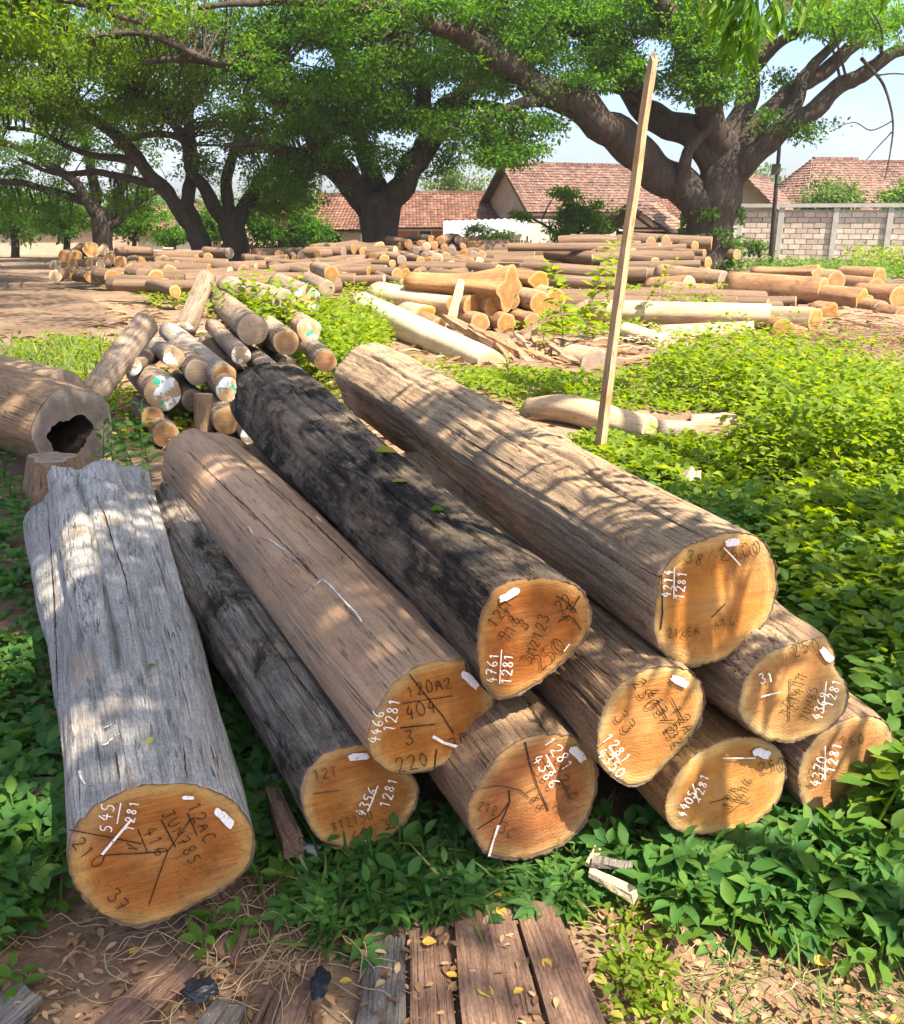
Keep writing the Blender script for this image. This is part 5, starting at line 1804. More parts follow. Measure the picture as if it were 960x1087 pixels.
Y4 = 31.0
GT = 'rain trees along the log yard'
tree('rain_tree', 'big dark rain tree at the right with an ivy covered trunk and wide limbs', 'tree', [
    ('trunk', [(750, 292, 74, Y4), (751, 276, 60, Y4), (754, 254, 50, Y4), (757, 230, 48, Y4), (762, 208, 48, Y4), (768, 184, 44, Y4), (774, 152, 34, Y4)]),
    ('limb', [(752, 236, 34, Y4), (728, 205, 38, Y4), (700, 181, 38, Y4 - .3), (668, 155, 38, Y4 - .7), (636, 130, 36, Y4 - 1), (602, 106, 34, Y4 - 1.3), (568, 90, 30, Y4 - 1.6), (535, 68, 26, Y4 - 2), (506, 46, 22, Y4 - 2.3), (470, 30, 17, Y4 - 2.7), (430, 12, 14, Y4 - 3), (370, 4, 11, Y4 - 3.2), (300, 2, 8, Y4 - 3.5), (210, 8, 5, Y4 - 4)]),
    ('limb', [(763, 178, 36, Y4), (742, 150, 34, Y4), (716, 136, 30, Y4 + .4), (690, 118, 27, Y4 + .7), (664, 88, 24, Y4 + .9), (640, 62, 22, Y4 + 1), (618, 38, 19, Y4 + 1.2), (600, 18, 16, Y4 + 1.4), (585, -12, 12, Y4 + 1.6)]),
    ('limb', [(768, 165, 32, Y4), (757, 135, 29, Y4 - .4), (746, 100, 26, Y4 - .8), (736, 66, 24, Y4 - 1), (722, 34, 24, Y4 - 1.2), (706, 4, 22, Y4 - 1.5), (692, -30, 18, Y4 - 2)]),
    ('limb', [(776, 160, 28, Y4), (783, 130, 24, Y4 + .5), (790, 100, 21, Y4 + .9), (800, 66, 18, Y4 + 1.2), (818, 34, 14, Y4 + 1.5), (838, 4, 11, Y4 + 1.9)]),
    ('limb', [(768, 206, 26, Y4), (794, 174, 26, Y4 - .4), (826, 142, 24, Y4 - .8), (860, 116, 20, Y4 - 1.1), (898, 90, 17, Y4 - 1.4), (930, 68, 15, Y4 - 1.7), (975, 46, 12, Y4 - 2), (1040, 20, 9, Y4 - 2.4)]),
    ('limb', [(788, 166, 22, Y4 - .2), (812, 130, 20, Y4), (842, 98, 18, Y4 + .2), (880, 70, 16, Y4 + .4), (912, 44, 13, Y4 + .6), (950, 24, 10, Y4 + .8), (1000, 0, 7, Y4 + 1)]),
    ('limb', [(836, 136, 17, Y4 - .8), (847, 104, 15, Y4 - .6), (852, 82, 13, Y4 - .4), (872, 58, 11, Y4 - .2), (896, 36, 9, Y4), (905, 10, 7, Y4 + .2)]),
    ('limb', [(792, 78, 15, Y4 + 1), (812, 58, 13, Y4 + .6), (842, 38, 11, Y4 + .2), (880, 16, 10, Y4 - .2), (930, 0, 8, Y4 - .5)]),
    ('limb', [(722, 206, 17, Y4 - .3), (726, 180, 14, Y4 - .8), (730, 158, 12, Y4 - 1), (752, 140, 9, Y4 - 1.2), (758, 120, 6, Y4 - 1.4)]),
    ('limb', [(602, 106, 20, Y4 - 1.3), (566, 110, 13, Y4 - 1.8), (530, 120, 10, Y4 - 2.2), (498, 126, 8, Y4 - 2.6), (470, 138, 5, Y4 - 3)]),
    ('limb', [(536, 70, 22, Y4 - 2), (520, 36, 18, Y4 - 1.6), (512, 8, 15, Y4 - 1.2), (500, -24, 11, Y4 - 1)]),
    ('limb', [(700, 118, 8, Y4 + .4), (676, 108, 6, Y4), (650, 96, 4, Y4 - .3), (634, 96, 3, Y4 - .4)]),
    ('hanging_twig', [(915, 62, 4, Y4 - 2), (938, 90, 3, Y4 - 3), (948, 125, 2.2, Y4 - 3.3), (946, 160, 1.6, Y4 - 3.4), (940, 190, 1.0, Y4 - 3.4)]),
    ('hanging_twig', [(948, 128, 1.6, Y4 - 3.3), (925, 138, 1.3, Y4 - 3.3), (908, 130, 1.1, Y4 - 3.4), (890, 134, .8, Y4 - 3.5)]),
    ('hanging_twig', [(947, 140, 1.5, Y4 - 3.3), (930, 158, 1.2, Y4 - 3.3), (920, 170, .8, Y4 - 3.4)]),
    ('hanging_twig', [(930, 80, 2.0, Y4 - 3), (950, 78, 1.6, Y4 - 3), (975, 80, 1.2, Y4 - 3)]),
], [
    (600, 22, 90, 36, Y4, 3, 170), (540, 60, 60, 36, Y4 - 1, 3, 80), (690, 30, 70, 34, Y4 - 1, 2.5, 130), (745, 62, 42, 46, Y4 - 1.6, 1.2, 110), (860, 14, 90, 16, Y4, 2.5, 70),
    (930, 22, 60, 20, Y4 - 3, 1.5, 34), (665, 62, 36, 28, Y4 - .6, 1.5, 55), (570, 128, 34, 14, Y4 - 2, 1, 16), (500, 132, 46, 18, Y4 - 2.4, 1, 26), (620, 84, 24, 14, Y4 - 1.8, 1, 14),
    (820, 128, 14, 8, Y4 - .6, .6, 5), (858, 136, 20, 9, Y4 - 1.1, .6, 9), (830, 86, 14, 9, Y4 + .3, .6, 5), (700, 72, 20, 14, Y4 - 1, .8, 12), (560, 165, 26, 14, Y4 - 2.4, 1, 9), (515, 172, 36, 16, Y4 - 2.6, 1, 16),
    (600, -70, 250, 60, Y4, 6, 300), (430, -10, 110, 26, Y4 - 3, 2.5, 110)],
    'leaf_tree', 'bark_tree', GT, gapseed=3.3, dens=1.45, gap=-.12, twigs=1.4)

Y3 = 34.0
tree('rain_tree', 'thick trunked rain tree forking in a wide V, left of centre', 'tree', [
    ('trunk', [(406, 292, 54, Y3), (405, 272, 42, Y3), (404, 252, 38, Y3), (403, 234, 42, Y3), (403, 216, 46, Y3), (402, 202, 30, Y3)]),
    ('limb', [(396, 228, 28, Y3), (376, 198, 28, Y3 - .3), (356, 176, 30, Y3 - .6), (338, 152, 25, Y3 - 1), (318, 126, 20, Y3 - 1.4), (290, 96, 16, Y3 - 1.8), (250, 74, 12, Y3 - 2.2), (200, 62, 8, Y3 - 2.6), (150, 66, 5, Y3 - 3)]),
    ('limb', [(410, 226, 28, Y3), (430, 190, 27, Y3), (444, 162, 26, Y3 + .2), (458, 136, 24, Y3 + .3), (480, 110, 20, Y3 + .4), (504, 86, 17, Y3 + .5), (530, 66, 13, Y3 + .6), (565, 54, 10, Y3 + .7), (600, 48, 7, Y3 + .8)]),
    ('limb', [(400, 200, 24, Y3 + .2), (384, 160, 20, Y3 + .8), (372, 120, 17, Y3 + 1.2), (364, 80, 14, Y3 + 1.6), (352, 40, 11, Y3 + 2), (340, 0, 8, Y3 + 2.4)]),
    ('limb', [(448, 158, 20, Y3 + .2), (452, 120, 17, Y3 - .4), (448, 80, 15, Y3 - 1), (436, 44, 12, Y3 - 1.6), (420, 10, 9, Y3 - 2.2)]),
    ('limb', [(356, 176, 18, Y3 - .6), (330, 170, 14, Y3 - .9), (300, 158, 11, Y3 - 1.2), (268, 152, 8, Y3 - 1.5), (238, 156, 5, Y3 - 1.8)]),
    ('limb', [(480, 110, 12, Y3 + .4), (520, 112, 9, Y3 + .3), (550, 118, 6, Y3 + .2)]),
], [
    (380, 84, 80, 50, Y3 - 1.5, 2.5, 170), (310, 66, 70, 44, Y3 - 2, 2.5, 140), (440, 64, 60, 44, Y3 - 1, 2, 100), (340, 138, 46, 30, Y3 - 2, 1.2, 80), (408, 140, 34, 34, Y3 - 1.8, 1, 55),
    (478, 120, 42, 24, Y3, 1.2, 46), (515, 150, 38, 26, Y3 + .3, 1.2, 42), (480, 178, 24, 12, Y3 + .3, .6, 8), (330, 196, 26, 22, Y3 - 1, .8, 22), (300, 180, 32, 24, Y3 - 1, 1, 30), (360, 20, 120, 40, Y3, 4, 190), (380, -70, 210, 60, Y3, 6, 260),
    (545, 90, 30, 20, Y3 + .6, 1, 20)],
    'leaf_tree', 'bark_tree', GT, gapseed=9.1, twigs=3.0, dens=1.5, gap=-.15)

Y2 = 37.0
tree('rain_tree', 'many stemmed rain tree left of the forked one, stems fanning from two bases', 'tree', [
    ('trunk', [(216, 290, 26, Y2), (214, 262, 22, Y2), (208, 244, 22, Y2), (198, 222, 18, Y2)]),
    ('trunk', [(250, 290, 34, Y2 + .4), (250, 258, 28, Y2 + .4), (248, 244, 28, Y2 + .4), (246, 230, 24, Y2 + .4)]),
    ('limb', [(208, 246, 18, Y2), (192, 222, 17, Y2 - .4), (172, 196, 15, Y2 - .8), (148, 170, 14, Y2 - 1.4), (116, 140, 12, Y2 - 2), (78, 112, 10, Y2 - 2.6), (40, 92, 8, Y2 - 3.2), (-10, 74, 6, Y2 - 4)]),
    ('limb', [(200, 228, 15, Y2), (200, 196, 14, Y2 + .3), (206, 160, 12, Y2 + .6), (200, 126, 11, Y2 + .9), (204, 90, 9, Y2 + 1.2), (196, 50, 7, Y2 + 1.5)]),
    ('limb', [(240, 238, 16, Y2 + .4), (222, 208, 15, Y2 + .2), (204, 180, 12, Y2 - .4), (196, 150, 11, Y2 - .8), (176, 120, 9, Y2 - 1.2), (140, 96, 7, Y2 - 1.6)]),
    ('limb', [(250, 236, 18, Y2 + .4), (264, 210, 15, Y2 + .6), (282, 190, 13, Y2 + .8), (306, 172, 10, Y2 + 1), (330, 150, 8, Y2 + 1.2)]),
    ('limb', [(246, 232, 15, Y2 + .4), (240, 204, 13, Y2 + .7), (246, 170, 11, Y2 + 1), (258, 130, 9, Y2 + 1.3), (262, 90, 7, Y2 + 1.6)]),
    ('limb', [(148, 170, 10, Y2 - 1.4), (120, 168, 8, Y2 - 1.6), (84, 160, 6, Y2 - 1.8), (40, 140, 5, Y2 - 2.1), (0, 136, 4, Y2 - 2.4)]),
    ('limb', [(172, 196, 10, Y2 - .8), (136, 190, 8, Y2 - 1), (100, 182, 7, Y2 - 1.3), (60, 184, 5, Y2 - 1.6), (20, 170, 4, Y2 - 2)]),
    ('limb', [(206, 150, 8, Y2 - 1), (170, 142, 7, Y2 - 2), (140, 148, 5, Y2 - 2.6), (124, 156, 3, Y2 - 3)]),
    ('limb', [(280, 60, 9, Y2 - 6), (230, 66, 8, Y2 - 6), (190, 50, 7, Y2 - 6.2), (150, 34, 6, Y2 - 6.4), (100, 38, 4, Y2 - 6.6)]),
], [
    (230, 110, 70, 44, Y2 - 1, 2.5, 130), (150, 90, 70, 44, Y2 - 1.5, 3, 110), (90, 60, 90, 44, Y2 - 3, 3, 130), (262, 150, 40, 30, Y2 - .5, 1.4, 50), (225, 176, 30, 20, Y2, 1.2, 18), (60, 130, 60, 30, Y2 - 2, 2, 50),
    (200, 40, 100, 30, Y2 - 4, 3, 120), (20, 110, 46, 36, Y2 - 3, 2, 60), (150, -50, 220, 60, Y2, 6, 240), (310, 210, 22, 16, Y2 + .5, .8, 14), (285, 222, 26, 14, Y2 + 1, 1, 18), (130, 210, 30, 16, Y2, 1, 14), (300, 196, 36, 20, Y2 + .5, 1, 26)],
    'leaf_tree2', 'bark_tree', GT, gapseed=14.7, twigs=4.5, dens=1.35, gap=-.10)

Y1 = 44.0
tree('rain_tree', 'dark spreading rain tree at the far left, its stems fanning low', 'tree', [
    ('trunk', [(112, 288, 24, Y1), (110, 256, 20, Y1), (108, 240, 20, Y1), (104, 222, 16, Y1)]),
    ('limb', [(108, 240, 14, Y1), (92, 214, 12, Y1 - .4), (70, 188, 10, Y1 - .8), (40, 168, 8, Y1 - 1.2), (0, 150, 6, Y1 - 1.6), (-50, 136, 5, Y1 - 2)]),
    ('limb', [(104, 226, 12, Y1), (100, 196, 11, Y1 + .4), (92, 160, 9, Y1 + .8), (80, 124, 7, Y1 + 1.2), (70, 90, 5, Y1 + 1.6)]),
    ('limb', [(110, 238, 12, Y1), (124, 210, 11, Y1), (136, 180, 9, Y1 + .2), (146, 150, 8, Y1 + .4), (152, 120, 6, Y1 + .6)]),
    ('limb', [(98, 216, 10, Y1), (66, 206, 8, Y1 - .3), (30, 196, 7, Y1 - .6), (-10, 190, 5, Y1 - 1), (-60, 180, 4, Y1 - 1.4)]),
    ('limb', [(116, 240, 9, Y1), (140, 222, 8, Y1 + .2), (160, 206, 6, Y1 + .4), (180, 196, 4, Y1 + .6)]),
], [
    (70, 130, 70, 40, Y1, 3, 90), (10, 150, 50, 34, Y1 - 1, 2, 50), (130, 140, 46, 30, Y1 + .5, 2, 50), (20, 190, 40, 16, Y1 - .5, 1.5, 16), (60, 60, 130, 60, Y1, 5, 170), (150, 190, 24, 16, Y1, 1, 10), (40, 226, 34, 12, Y1 + 2, 1.5, 16), (70, 205, 70, 18, Y1 + 1, 2, 40), (10, 215, 40, 18, Y1 + 1, 2, 26), (150, 216, 30, 14, Y1 + 1, 1.5, 16)],
    'leaf_tree', 'bark_tree', GT, gapseed=21.0, twigs=4.5, dens=1.3, gap=-.10)

# near rain tree whose boughs hang over the road at the left; its trunk stands outside the frame
tree('rain_tree', 'rain tree left of the dirt road, only its yellow green boughs hang into the photo', 'tree', [
    ('trunk', [(-420, 330, 60, 20), (-410, 260, 54, 20), (-396, 170, 48, 20), (-380, 90, 44, 20), (-360, 30, 36, 20)]),
    ('limb', [(-372, 60, 36, 20), (-290, 10, 28, 19.5), (-190, -22, 22, 19), (-90, -30, 16, 19), (10, -16, 11, 19.5), (90, 6, 7, 20), (150, 24, 4, 20.5)]),
    ('limb', [(-376, 80, 34, 20), (-290, 40, 26, 22), (-190, 10, 20, 24), (-90, 4, 14, 25), (0, 14, 9, 25.5), (70, 40, 5, 26)]),
    ('limb', [(-380, 50, 30, 20), (-340, -60, 24, 20.5), (-240, -160, 18, 21), (-120, -190, 12, 22)]),
    ('limb', [(-370, 30, 30, 20), (-420, -60, 24, 19), (-520, -120, 18, 18)]),
], [
    (20, 16, 90, 36, 21, 3, 90), (-80, 10, 90, 40, 21, 3, 90), (110, 6, 80, 24, 22, 3, 50), (14, 66, 40, 34, 24, 2, 30), (-60, 70, 60, 36, 24, 3, 50), (-200, -60, 170, 70, 21, 5, 170), (0, -110, 200, 60, 22, 5, 170), (-380, -130, 150, 70, 20, 4, 90)] + [(*to_px(x, y, z), 2.2 / y * FPX, .8 / y * FPX, y, 1.8, n) for (x, y, z, n) in ((-4, 10.5, 6.2, 50), (-8, 12, 6.6, 80), (-5, 13, 6.6, 50), (-11, 15.5, 7, 80), (-8, 17, 7.2, 70), (-11, 22, 7.8, 70), (-10, 27, 9, 60), (-15, 32, 10, 60), (-7, 24, 8.2, 50), (-13, 18, 7.4, 60), (-18, 36, 10.5, 60), (-6, 15.5, 6.8, 44), (-9, 20, 7.6, 50), (-14, 21, 7.4, 60), (-12, 26, 8, 50), (-17, 28, 8, 50))],  # closing list of clumps added high overhead to shade the dirt road
    'leaf_tree2', 'bark_tree', None, leaf=.15, per=40, sprig=.5, gapseed=5.0, gap=-.1)

# trees beyond the houses and round the yard
def back_tree(label, px, py, rx, ry, Y, n, mat='leaf_far', group='garden trees around the houses'):
    b = at_y(px, 225, Y)
    base = gz(Y)
    topz = at_y(px, py, Y).z
    pyb = 225 + (CAM_H - base) / Y * FPX
    tree('garden_tree', label, 'tree', [
        ('trunk', [(px, pyb, rx * .22, Y), (px + 1, (pyb + py) / 2, rx * .17, Y), (px - 2, py, rx * .1, Y)]),
        ('limb', [(px, (pyb + py) / 2, rx * .12, Y), (px + rx * .4, py, rx * .06, Y + .4)]),
        ('limb', [(px, (pyb * .4 + py * .6), rx * .12, Y), (px - rx * .4, py - ry * .2, rx * .05, Y - .4)]),
    ], [(px, py, rx, ry, Y, rx * Y / FPX * .9, n), (px - rx * .4, py + ry * .3, rx * .6, ry * .6, Y, rx * Y / FPX * .7, n // 3)], mat, 'bark_tree', group, leaf=.22, per=30, sprig=.55, gap=-.35, gapseed=px * .1)


back_tree('bright green tree behind the low red roofed house', 484, 190, 34, 20, 60, 60)
back_tree('bright tree left of the faded pink roof', 528, 200, 18, 12, 64, 24)
back_tree('pale green tree at the left edge behind the far trees', 14, 205, 60, 30, 75, 70)
back_tree('bushy green tree behind the stems of the many stemmed tree', 300, 222, 40, 22, 60, 60)
back_tree('light green tree between the two left trunks', 165, 222, 30, 20, 70, 44)
back_tree('small treetop right of the faded pink roof', 664, 200, 16, 14, 62, 18)
back_tree('treetop over the roofs just right of the big tree', 812, 186, 16, 10, 66, 18)
back_tree('yellow green bush tree over the block wall before the pink roof', 884, 212, 32, 18, 42, 70)
back_tree('dark treetop at the far right over the block wall', 964, 210, 26, 16, 46, 40, 'leaf_tree')
back_tree('round green tree just left of the white walled house', 322, 232, 20, 16, 52, 30)
for (lb, px, py, rx, ry, Y, n) in [
    ('dark bush before the long low building, near the left edge', 14, 228, 44, 24, 52, 110), ('dark bush just left of the dark spreading tree', 70, 232, 36, 20, 50, 90),
    ('bush between the dark spreading tree and the small red roofed house', 142, 234, 28, 18, 49, 80), ('bush in front of the small red roofed house', 186, 250, 16, 9, 47, 26),
    ('dark bush behind the two bases of the many stemmed tree', 228, 236, 24, 22, 46, 70), ('tall bush at the left end of the white walled house', 298, 228, 30, 26, 44, 110), ('bush under the eaves of the white walled house', 338, 248, 16, 10, 43, 30)]:
    back_tree(lb, px, py, rx, ry, Y, n, 'leaf_tree')
for k, (px, Y) in enumerate([(-60, 95), (90, 100), (240, 95), (380, 100), (560, 105), (700, 100), (860, 110), (1010, 100)]):
    back_tree('distant tree in the hazy belt beyond the village, %s' % ['far left outside', 'left of the dark spreading tree', 'behind the many stemmed tree', 'behind the forked tree', 'behind the pink roof', 'behind the big trunk', 'behind the hipped roof', 'at the far right'][k], px, 214, 90, 14, Y, 90, 'leaf_tree')
for k in range(18):
    px = (-260 - k * 130) if k < 8 else (1080 + (k - 8) * 130)
    back_tree('distant tree in the belt closing off the yard outside the photo', px, 208, 110, 20, 92 + (k * 7) % 23, 90, 'leaf_tree', 'distant trees outside the photo')

# ------------------------------------------------------------------ shade tree over the front of the yard
SUNNY = []  # spots where the unseen crown is thinned so sun comes through
for (px, py, z, r_) in [(575, 500, .72, .20), (640, 530, .78, .20), (700, 545, .80, .18), (760, 555, .80, .16), (620, 590, .62, .12), (680, 600, .66, .12), (800, 600, .63, .12), (770, 670, .58, .12), (640, 690, .48, .15), (690, 720, .45, .10),
                        (560, 590, .70, .07), (600, 575, .70, .08), (850, 700, .5, .13), (840, 750, .42, .10), (800, 690, .5, .12), (790, 810, .22, .10), (820, 850, .15, .10), (900, 780, .25, .12), (930, 800, .25, .12), (740, 780, .28, .10),
                        (550, 1040, 0, .12), (640, 1000, 0, .10), (700, 1000, 0, .16), (780, 1040, 0, .14), (640, 1070, 0, .10), (860, 1010, 0, .08), (900, 1060, 0, .10), (680, 900, 0, .06),
                        (215, 500, .5, .05), (455, 580, .62, .03), (90, 560, .4, .0), (400, 470, .6, .08), (450, 440, .6, .12), (520, 470, .68, .13),
                        (1000, 820, .1, .15), (960, 590, .15, .12), (840, 540, .15, .12), (30, 700, 0, .08), (20, 880, 0, .08)]:
    q = at_z(px, py, z)
    SUNNY.append((q.x - SUN.x / SUN.z * (z - .35), q.y - SUN.y / SUN.z * (z - .35), r_))


def shade(x, y):
    """how closed the crown is along the sun's path to a ground point"""
    n = mnoise.noise((x * 3.6, y * 3.6, 2.7)) + .5 * mnoise.noise((x * 8, y * 8, 6.1))
    for (sx_, sy_, sr) in SUNNY:
        if (x - sx_) ** 2 + (y - sy_) ** 2 < (sr + .18 + .05 * n) ** 2:
            return .6 if mnoise.noise((x * 9 + y * 3, y * 4 - x * 2, 9.4)) > .40 else .01
    if y > 4.2 + .25 * math.sin(x * 2.3):
        if x > -.8: return 0.0
        return (.75 if n > -.1 else .2) if y < 7.2 else .10
    if x < .15:
        return .86 if y < 1.3 else .985
    if x < .5 and y < 2.3: return .93
    if x < 1.15:
        if y < 1.5: return .80 if n > .05 else .22
        if y < 2.9: return .72 if n > .12 else .10
        return .88 if n > -.12 else .35
    if y < 1.6: return .80 if n > .05 else .25
    if y < 2.4: return .80 if n > -.05 else .22
    return .80 if n > -.15 else .2


base = Vector((4.7, -2.2, 0))
root = empty('shade_tree', base)
tag(root, 'shade tree at the right outside the frame, only its hanging leaves show at the top', 'tree')
C = []
target = 0
while len(C) < 1950:  # unseen clumps placed along sun rays to shape the shade below
    x, y = random.uniform(-4, 2.6), random.uniform(.95, 7.4)
    if y < 4.3 and x < -2.3: continue
    tau = -math.log(1 - shade(x, y))
    if random.random() * 4.0 > tau: continue
    h = random.uniform(4.4, 7.2)
    C.append(Vector((x, y, .35)) + SUN * ((h - .35) / SUN.z) - base)
Ca = np.array([tuple(c) for c in C])
P, D, S = clump_leaves(Ca, .17 * RNG.uniform(.6, 1.3, len(Ca)), 16, .115, flat=.5)
link('crown', leaf_mesh('crown', P, D, S, .42, T4, roll=.5), root, M['leaf_mango'])['kind'] = 'stuff'
limbs_ = [[(0, 0, -.4), (.1, 0, 1.2), (-.1, .2, 2.6), (-.3, .5, 3.9)],
          [(-.25, .45, 3.5), (-1.2, -.5, 4.9), (-2.9, -1.1, 5.8), (-4.6, -.5, 6.4)],
          [(-.25, .45, 3.6), (-.1, 2.0, 5.0), (-.3, 4.0, 5.6), (-.6, 5.8, 6.0)],
          [(-.3, .5, 3.8), (.6, .2, 5.2), (1.6, -.8, 6.2), (2.4, -1.8, 6.8)],
          [(-2.9, -1.1, 5.75), (-4.2, 1.0, 6.2), (-5.2, 2.8, 6.4), (-5.8, 4.6, 6.5)]]
rad_ = [[.26, .22, .20, .17], [.13, .10, .07, .03], [.12, .09, .06, .03], [.12, .09, .06, .03], [.055, .045, .03, .015]]
allp = []
for k, (l, r) in enumerate(zip(limbs_, rad_)):
    pp_, rr_ = smooth_path(l, r, 6)
    g = Geo(); g.tube(pp_, rr_, 12, .2); g.build('trunk' if k == 0 else 'limb', root, M['bark_near'], True)
    if k: allp += [(p, q) for p, q in zip(pp_[5:], rr_[5:])]
tw = Geo()
pa = np.array([tuple(p) for p, r in allp])
for i in RNG.permutation(len(Ca))[:420]:
    d = np.linalg.norm(pa - Ca[i], axis=1); j = int(np.argmin(d))
    if not .3 < d[j] < 3.2: continue
    a, b = Vector(pa[j]), Vector(Ca[i])
    m = a.lerp(b, .5) + Vector((0, 0, .12 * d[j]))
    tw.tube(*smooth_path([a, m, b], [.022, .014, .005], 2), 5, cap=False)
tw.build('twigs', root, M['bark_near'], True)['kind'] = 'stuff'
# low bough whose leaves hang into the top of the photo
bough = [(-.2, .4, 3.2), (-.9, 2.6, 3.75), (-1.5, 5.2, 3.8), (-2.1, 7.2, 3.45), (-2.55, 8.3, 3.05)]
pp_, rr_ = smooth_path(bough, [.10, .08, .06, .035, .010], 6)
g = Geo(); g.tube(pp_, rr_, 9, .2); g.build('limb', root, M['bark_near'], True)
sp, dd, ss = [], [], []
tw = Geo()
for (px, py, n, Y) in [(765, 20, 26, 6.3), (785, 45, 44, 6.2), (806, 34, 34, 6.0), (778, 62, 22, 6.2), (745, 22, 18, 6.5), (826, 18, 24, 6.1), (850, 10, 18, 6.4), (880, -14, 20, 6.6), (945, -4, 26, 6.2), (720, -14, 16, 6.6), (900, -22, 18, 6.3)]:
    c = at_y(px, py, Y)
    top = c + Vector((random.uniform(-.05, .05), .05, .38))
    j = min(range(len(pp_)), key=lambda q: (pp_[q] + base - top).length)
    tw.tube(*smooth_path([pp_[j], (pp_[j] + top - base) / 2 + Vector((0, 0, .08)), top - base, c - base], [.012, .009, .006, .003], 4), 5, cap=False)
    for k in range(n):
        t = random.random()
        p = top.lerp(c, t) + Vector((random.gauss(0, .035), random.gauss(0, .035), random.gauss(0, .02)))
        sp.append(tuple(p - base)); dd.append((random.gauss(0, .5), random.gauss(0, .5), -.95)); ss.append(random.uniform(.13, .22))
tw.build('twigs', root, M['bark_near'], True)['kind'] = 'stuff'
TLAN = (np.array([[0, 0, 0], [.3, .42, .05], [.65, .36, .05], [1, 0, -.1], [.65, -.36, .05], [.3, -.42, .05], [.5, 0, -.02]], float),
        np.array([[0, 6, 1], [1, 6, 2], [2, 6, 3], [3, 6, 4], [4, 6, 5], [5, 6, 0]]))
link('hanging_leaves', leaf_mesh('hanging_leaves', np.array(sp), np.array(dd), np.array(ss), .24, TLAN, up=np.tile([.3, -1.0, .4], (len(sp), 1)), roll=.5), root, M['leaf_mango'])['kind'] = 'stuff'

# another low bough above the right side of the pile: its long leaves throw the sharp shadows
bough = [(-.2, .4, 3.1), (-1.2, 1.3, 3.55), (-2.5, 2.4, 3.55), (-3.5, 3.2, 2.95), (-4.0, 3.6, 2.5)]
pp_, rr_ = smooth_path(bough, [.07, .05, .035, .02, .008], 6)
g = Geo(); g.tube(pp_, rr_, 8, .2); g.build('limb', root, M['bark_near'], True)
sp, dd, ss = [], [], []
tw = Geo()
for (px, py, z) in [(560, 470, .74), (600, 500, .75), (650, 505, .78), (640, 560, .7), (700, 560, .78), (740, 575, .75), (735, 640, .64), (775, 620, .64), (800, 680, .56), (640, 690, .5), (670, 730, .45), (810, 700, .5),
                    (840, 740, .43), (770, 820, .2), (720, 840, .2), (890, 800, .2), (620, 640, .6), (810, 580, .7), (590, 560, .68)]:
    t = random.uniform(1.5, 2.1)
    c = at_z(px, py, z) + SUN * t
    top = c + Vector((random.uniform(-.1, .1), random.uniform(-.1, .1), .22))
    j = min(range(len(pp_)), key=lambda q: (pp_[q] + base - top).length)
    tw.tube(*smooth_path([pp_[j], (pp_[j] + top - base) / 2 + Vector((0, 0, .05)), top - base, c - base], [.007, .005, .004, .002], 3), 5, cap=False)
    for k in range(8):
        p = top.lerp(c, random.random()) + Vector((random.gauss(0, .02), random.gauss(0, .02), 0))
        sp.append(tuple(p - base)); dd.append((random.gauss(0, .7), random.gauss(0, .7), -.55)); ss.append(random.uniform(.11, .19))
tw.build('twigs', root, M['bark_near'], True)['kind'] = 'stuff'
link('hanging_leaves', leaf_mesh('hanging_leaves', np.array(sp), np.array(dd), np.array(ss), .2, TLAN, roll=.6), root, M['leaf_mango'])['kind'] = 'stuff'

# ------------------------------------------------------------------ ground vegetation
def inside(px, py, poly):
    c = False
    n = len(poly)
    for i in range(n):
        x0, y0 = poly[i]; x1, y1 = poly[(i + 1) % n]
        if (y0 > py) != (y1 > py) and px < (x1 - x0) * (py - y0) / (y1 - y0) + x0: c = not c
    return c


UPV = Vector((0, 0, 1))


def blocked(p, h):
    for bv in LOG_BVH.values():
        hit = bv.ray_cast(p + Vector((0, 0, -.02)), UPV, h + .05)
        if hit[0] is not None: return True
        nr = bv.find_nearest(p + Vector((0, 0, h * .6)), .035)
        if nr[0] is not None: return True
    return False


def plants(poly, n, h0, h1, s, k, spread=.10, clump=0.0, test=True, tilt=.15):
    """bases, directions, sizes of leaves for n small plants scattered over a ground region"""
    x0, x1 = min(p[0] for p in poly), max(p[0] for p in poly)
    y0, y1 = min(p[1] for p in poly), max(p[1] for p in poly)
    P, D, S = [], [], []
    c = 0; tr = 0
    while c < n and tr < n * 12:
        tr += 1
        px, py = random.uniform(x0, x1), random.uniform(y0, y1)
        if not inside(px, py, poly): continue
        b = at_g(px, py)
        m = .5 + .5 * mnoise.noise((b.x * 1.1, b.y * 1.1, 4.4)) + .3 * mnoise.noise((b.x * 3.3, b.y * 3.3, 8.8))
        if clump and m < clump * random.random() * 1.6: continue
        h = (h0 + (h1 - h0) * max(0, min(1, m + random.uniform(-.25, .25))))
        lw = low_here(px, py)
        if lw == 0: continue
        h *= lw
        if test and b.y < 6 and blocked(b, h): continue
        c += 1
        z = b.z + gnoise(b.x, b.y)
        for q in range(k):
            a = random.uniform(0, 2 * PI)
            f = random.random() ** .6
            rr = spread * random.uniform(.2, 1)
            P.append((b.x + math.cos(a) * rr, b.y + math.sin(a) * rr, z + h * (.15 + .85 * f)))
            D.append((math.cos(a), math.sin(a), random.gauss(tilt, .35)))
            S.append(s * random.uniform(.6, 1.3))
    return np.array(P), np.array(D), np.array(S)


def low_here(px, py):
    if 545 < px < 795 and 424 < py < 486: return .22 if py > 462 or py < 434 else 0
    if 372 < px < 655 and py > 962: return 0
    if 480 < px < 820 and 486 <= py < 545: return .35
    if 480 < px < 700 and py < 430: return .5
    return 1


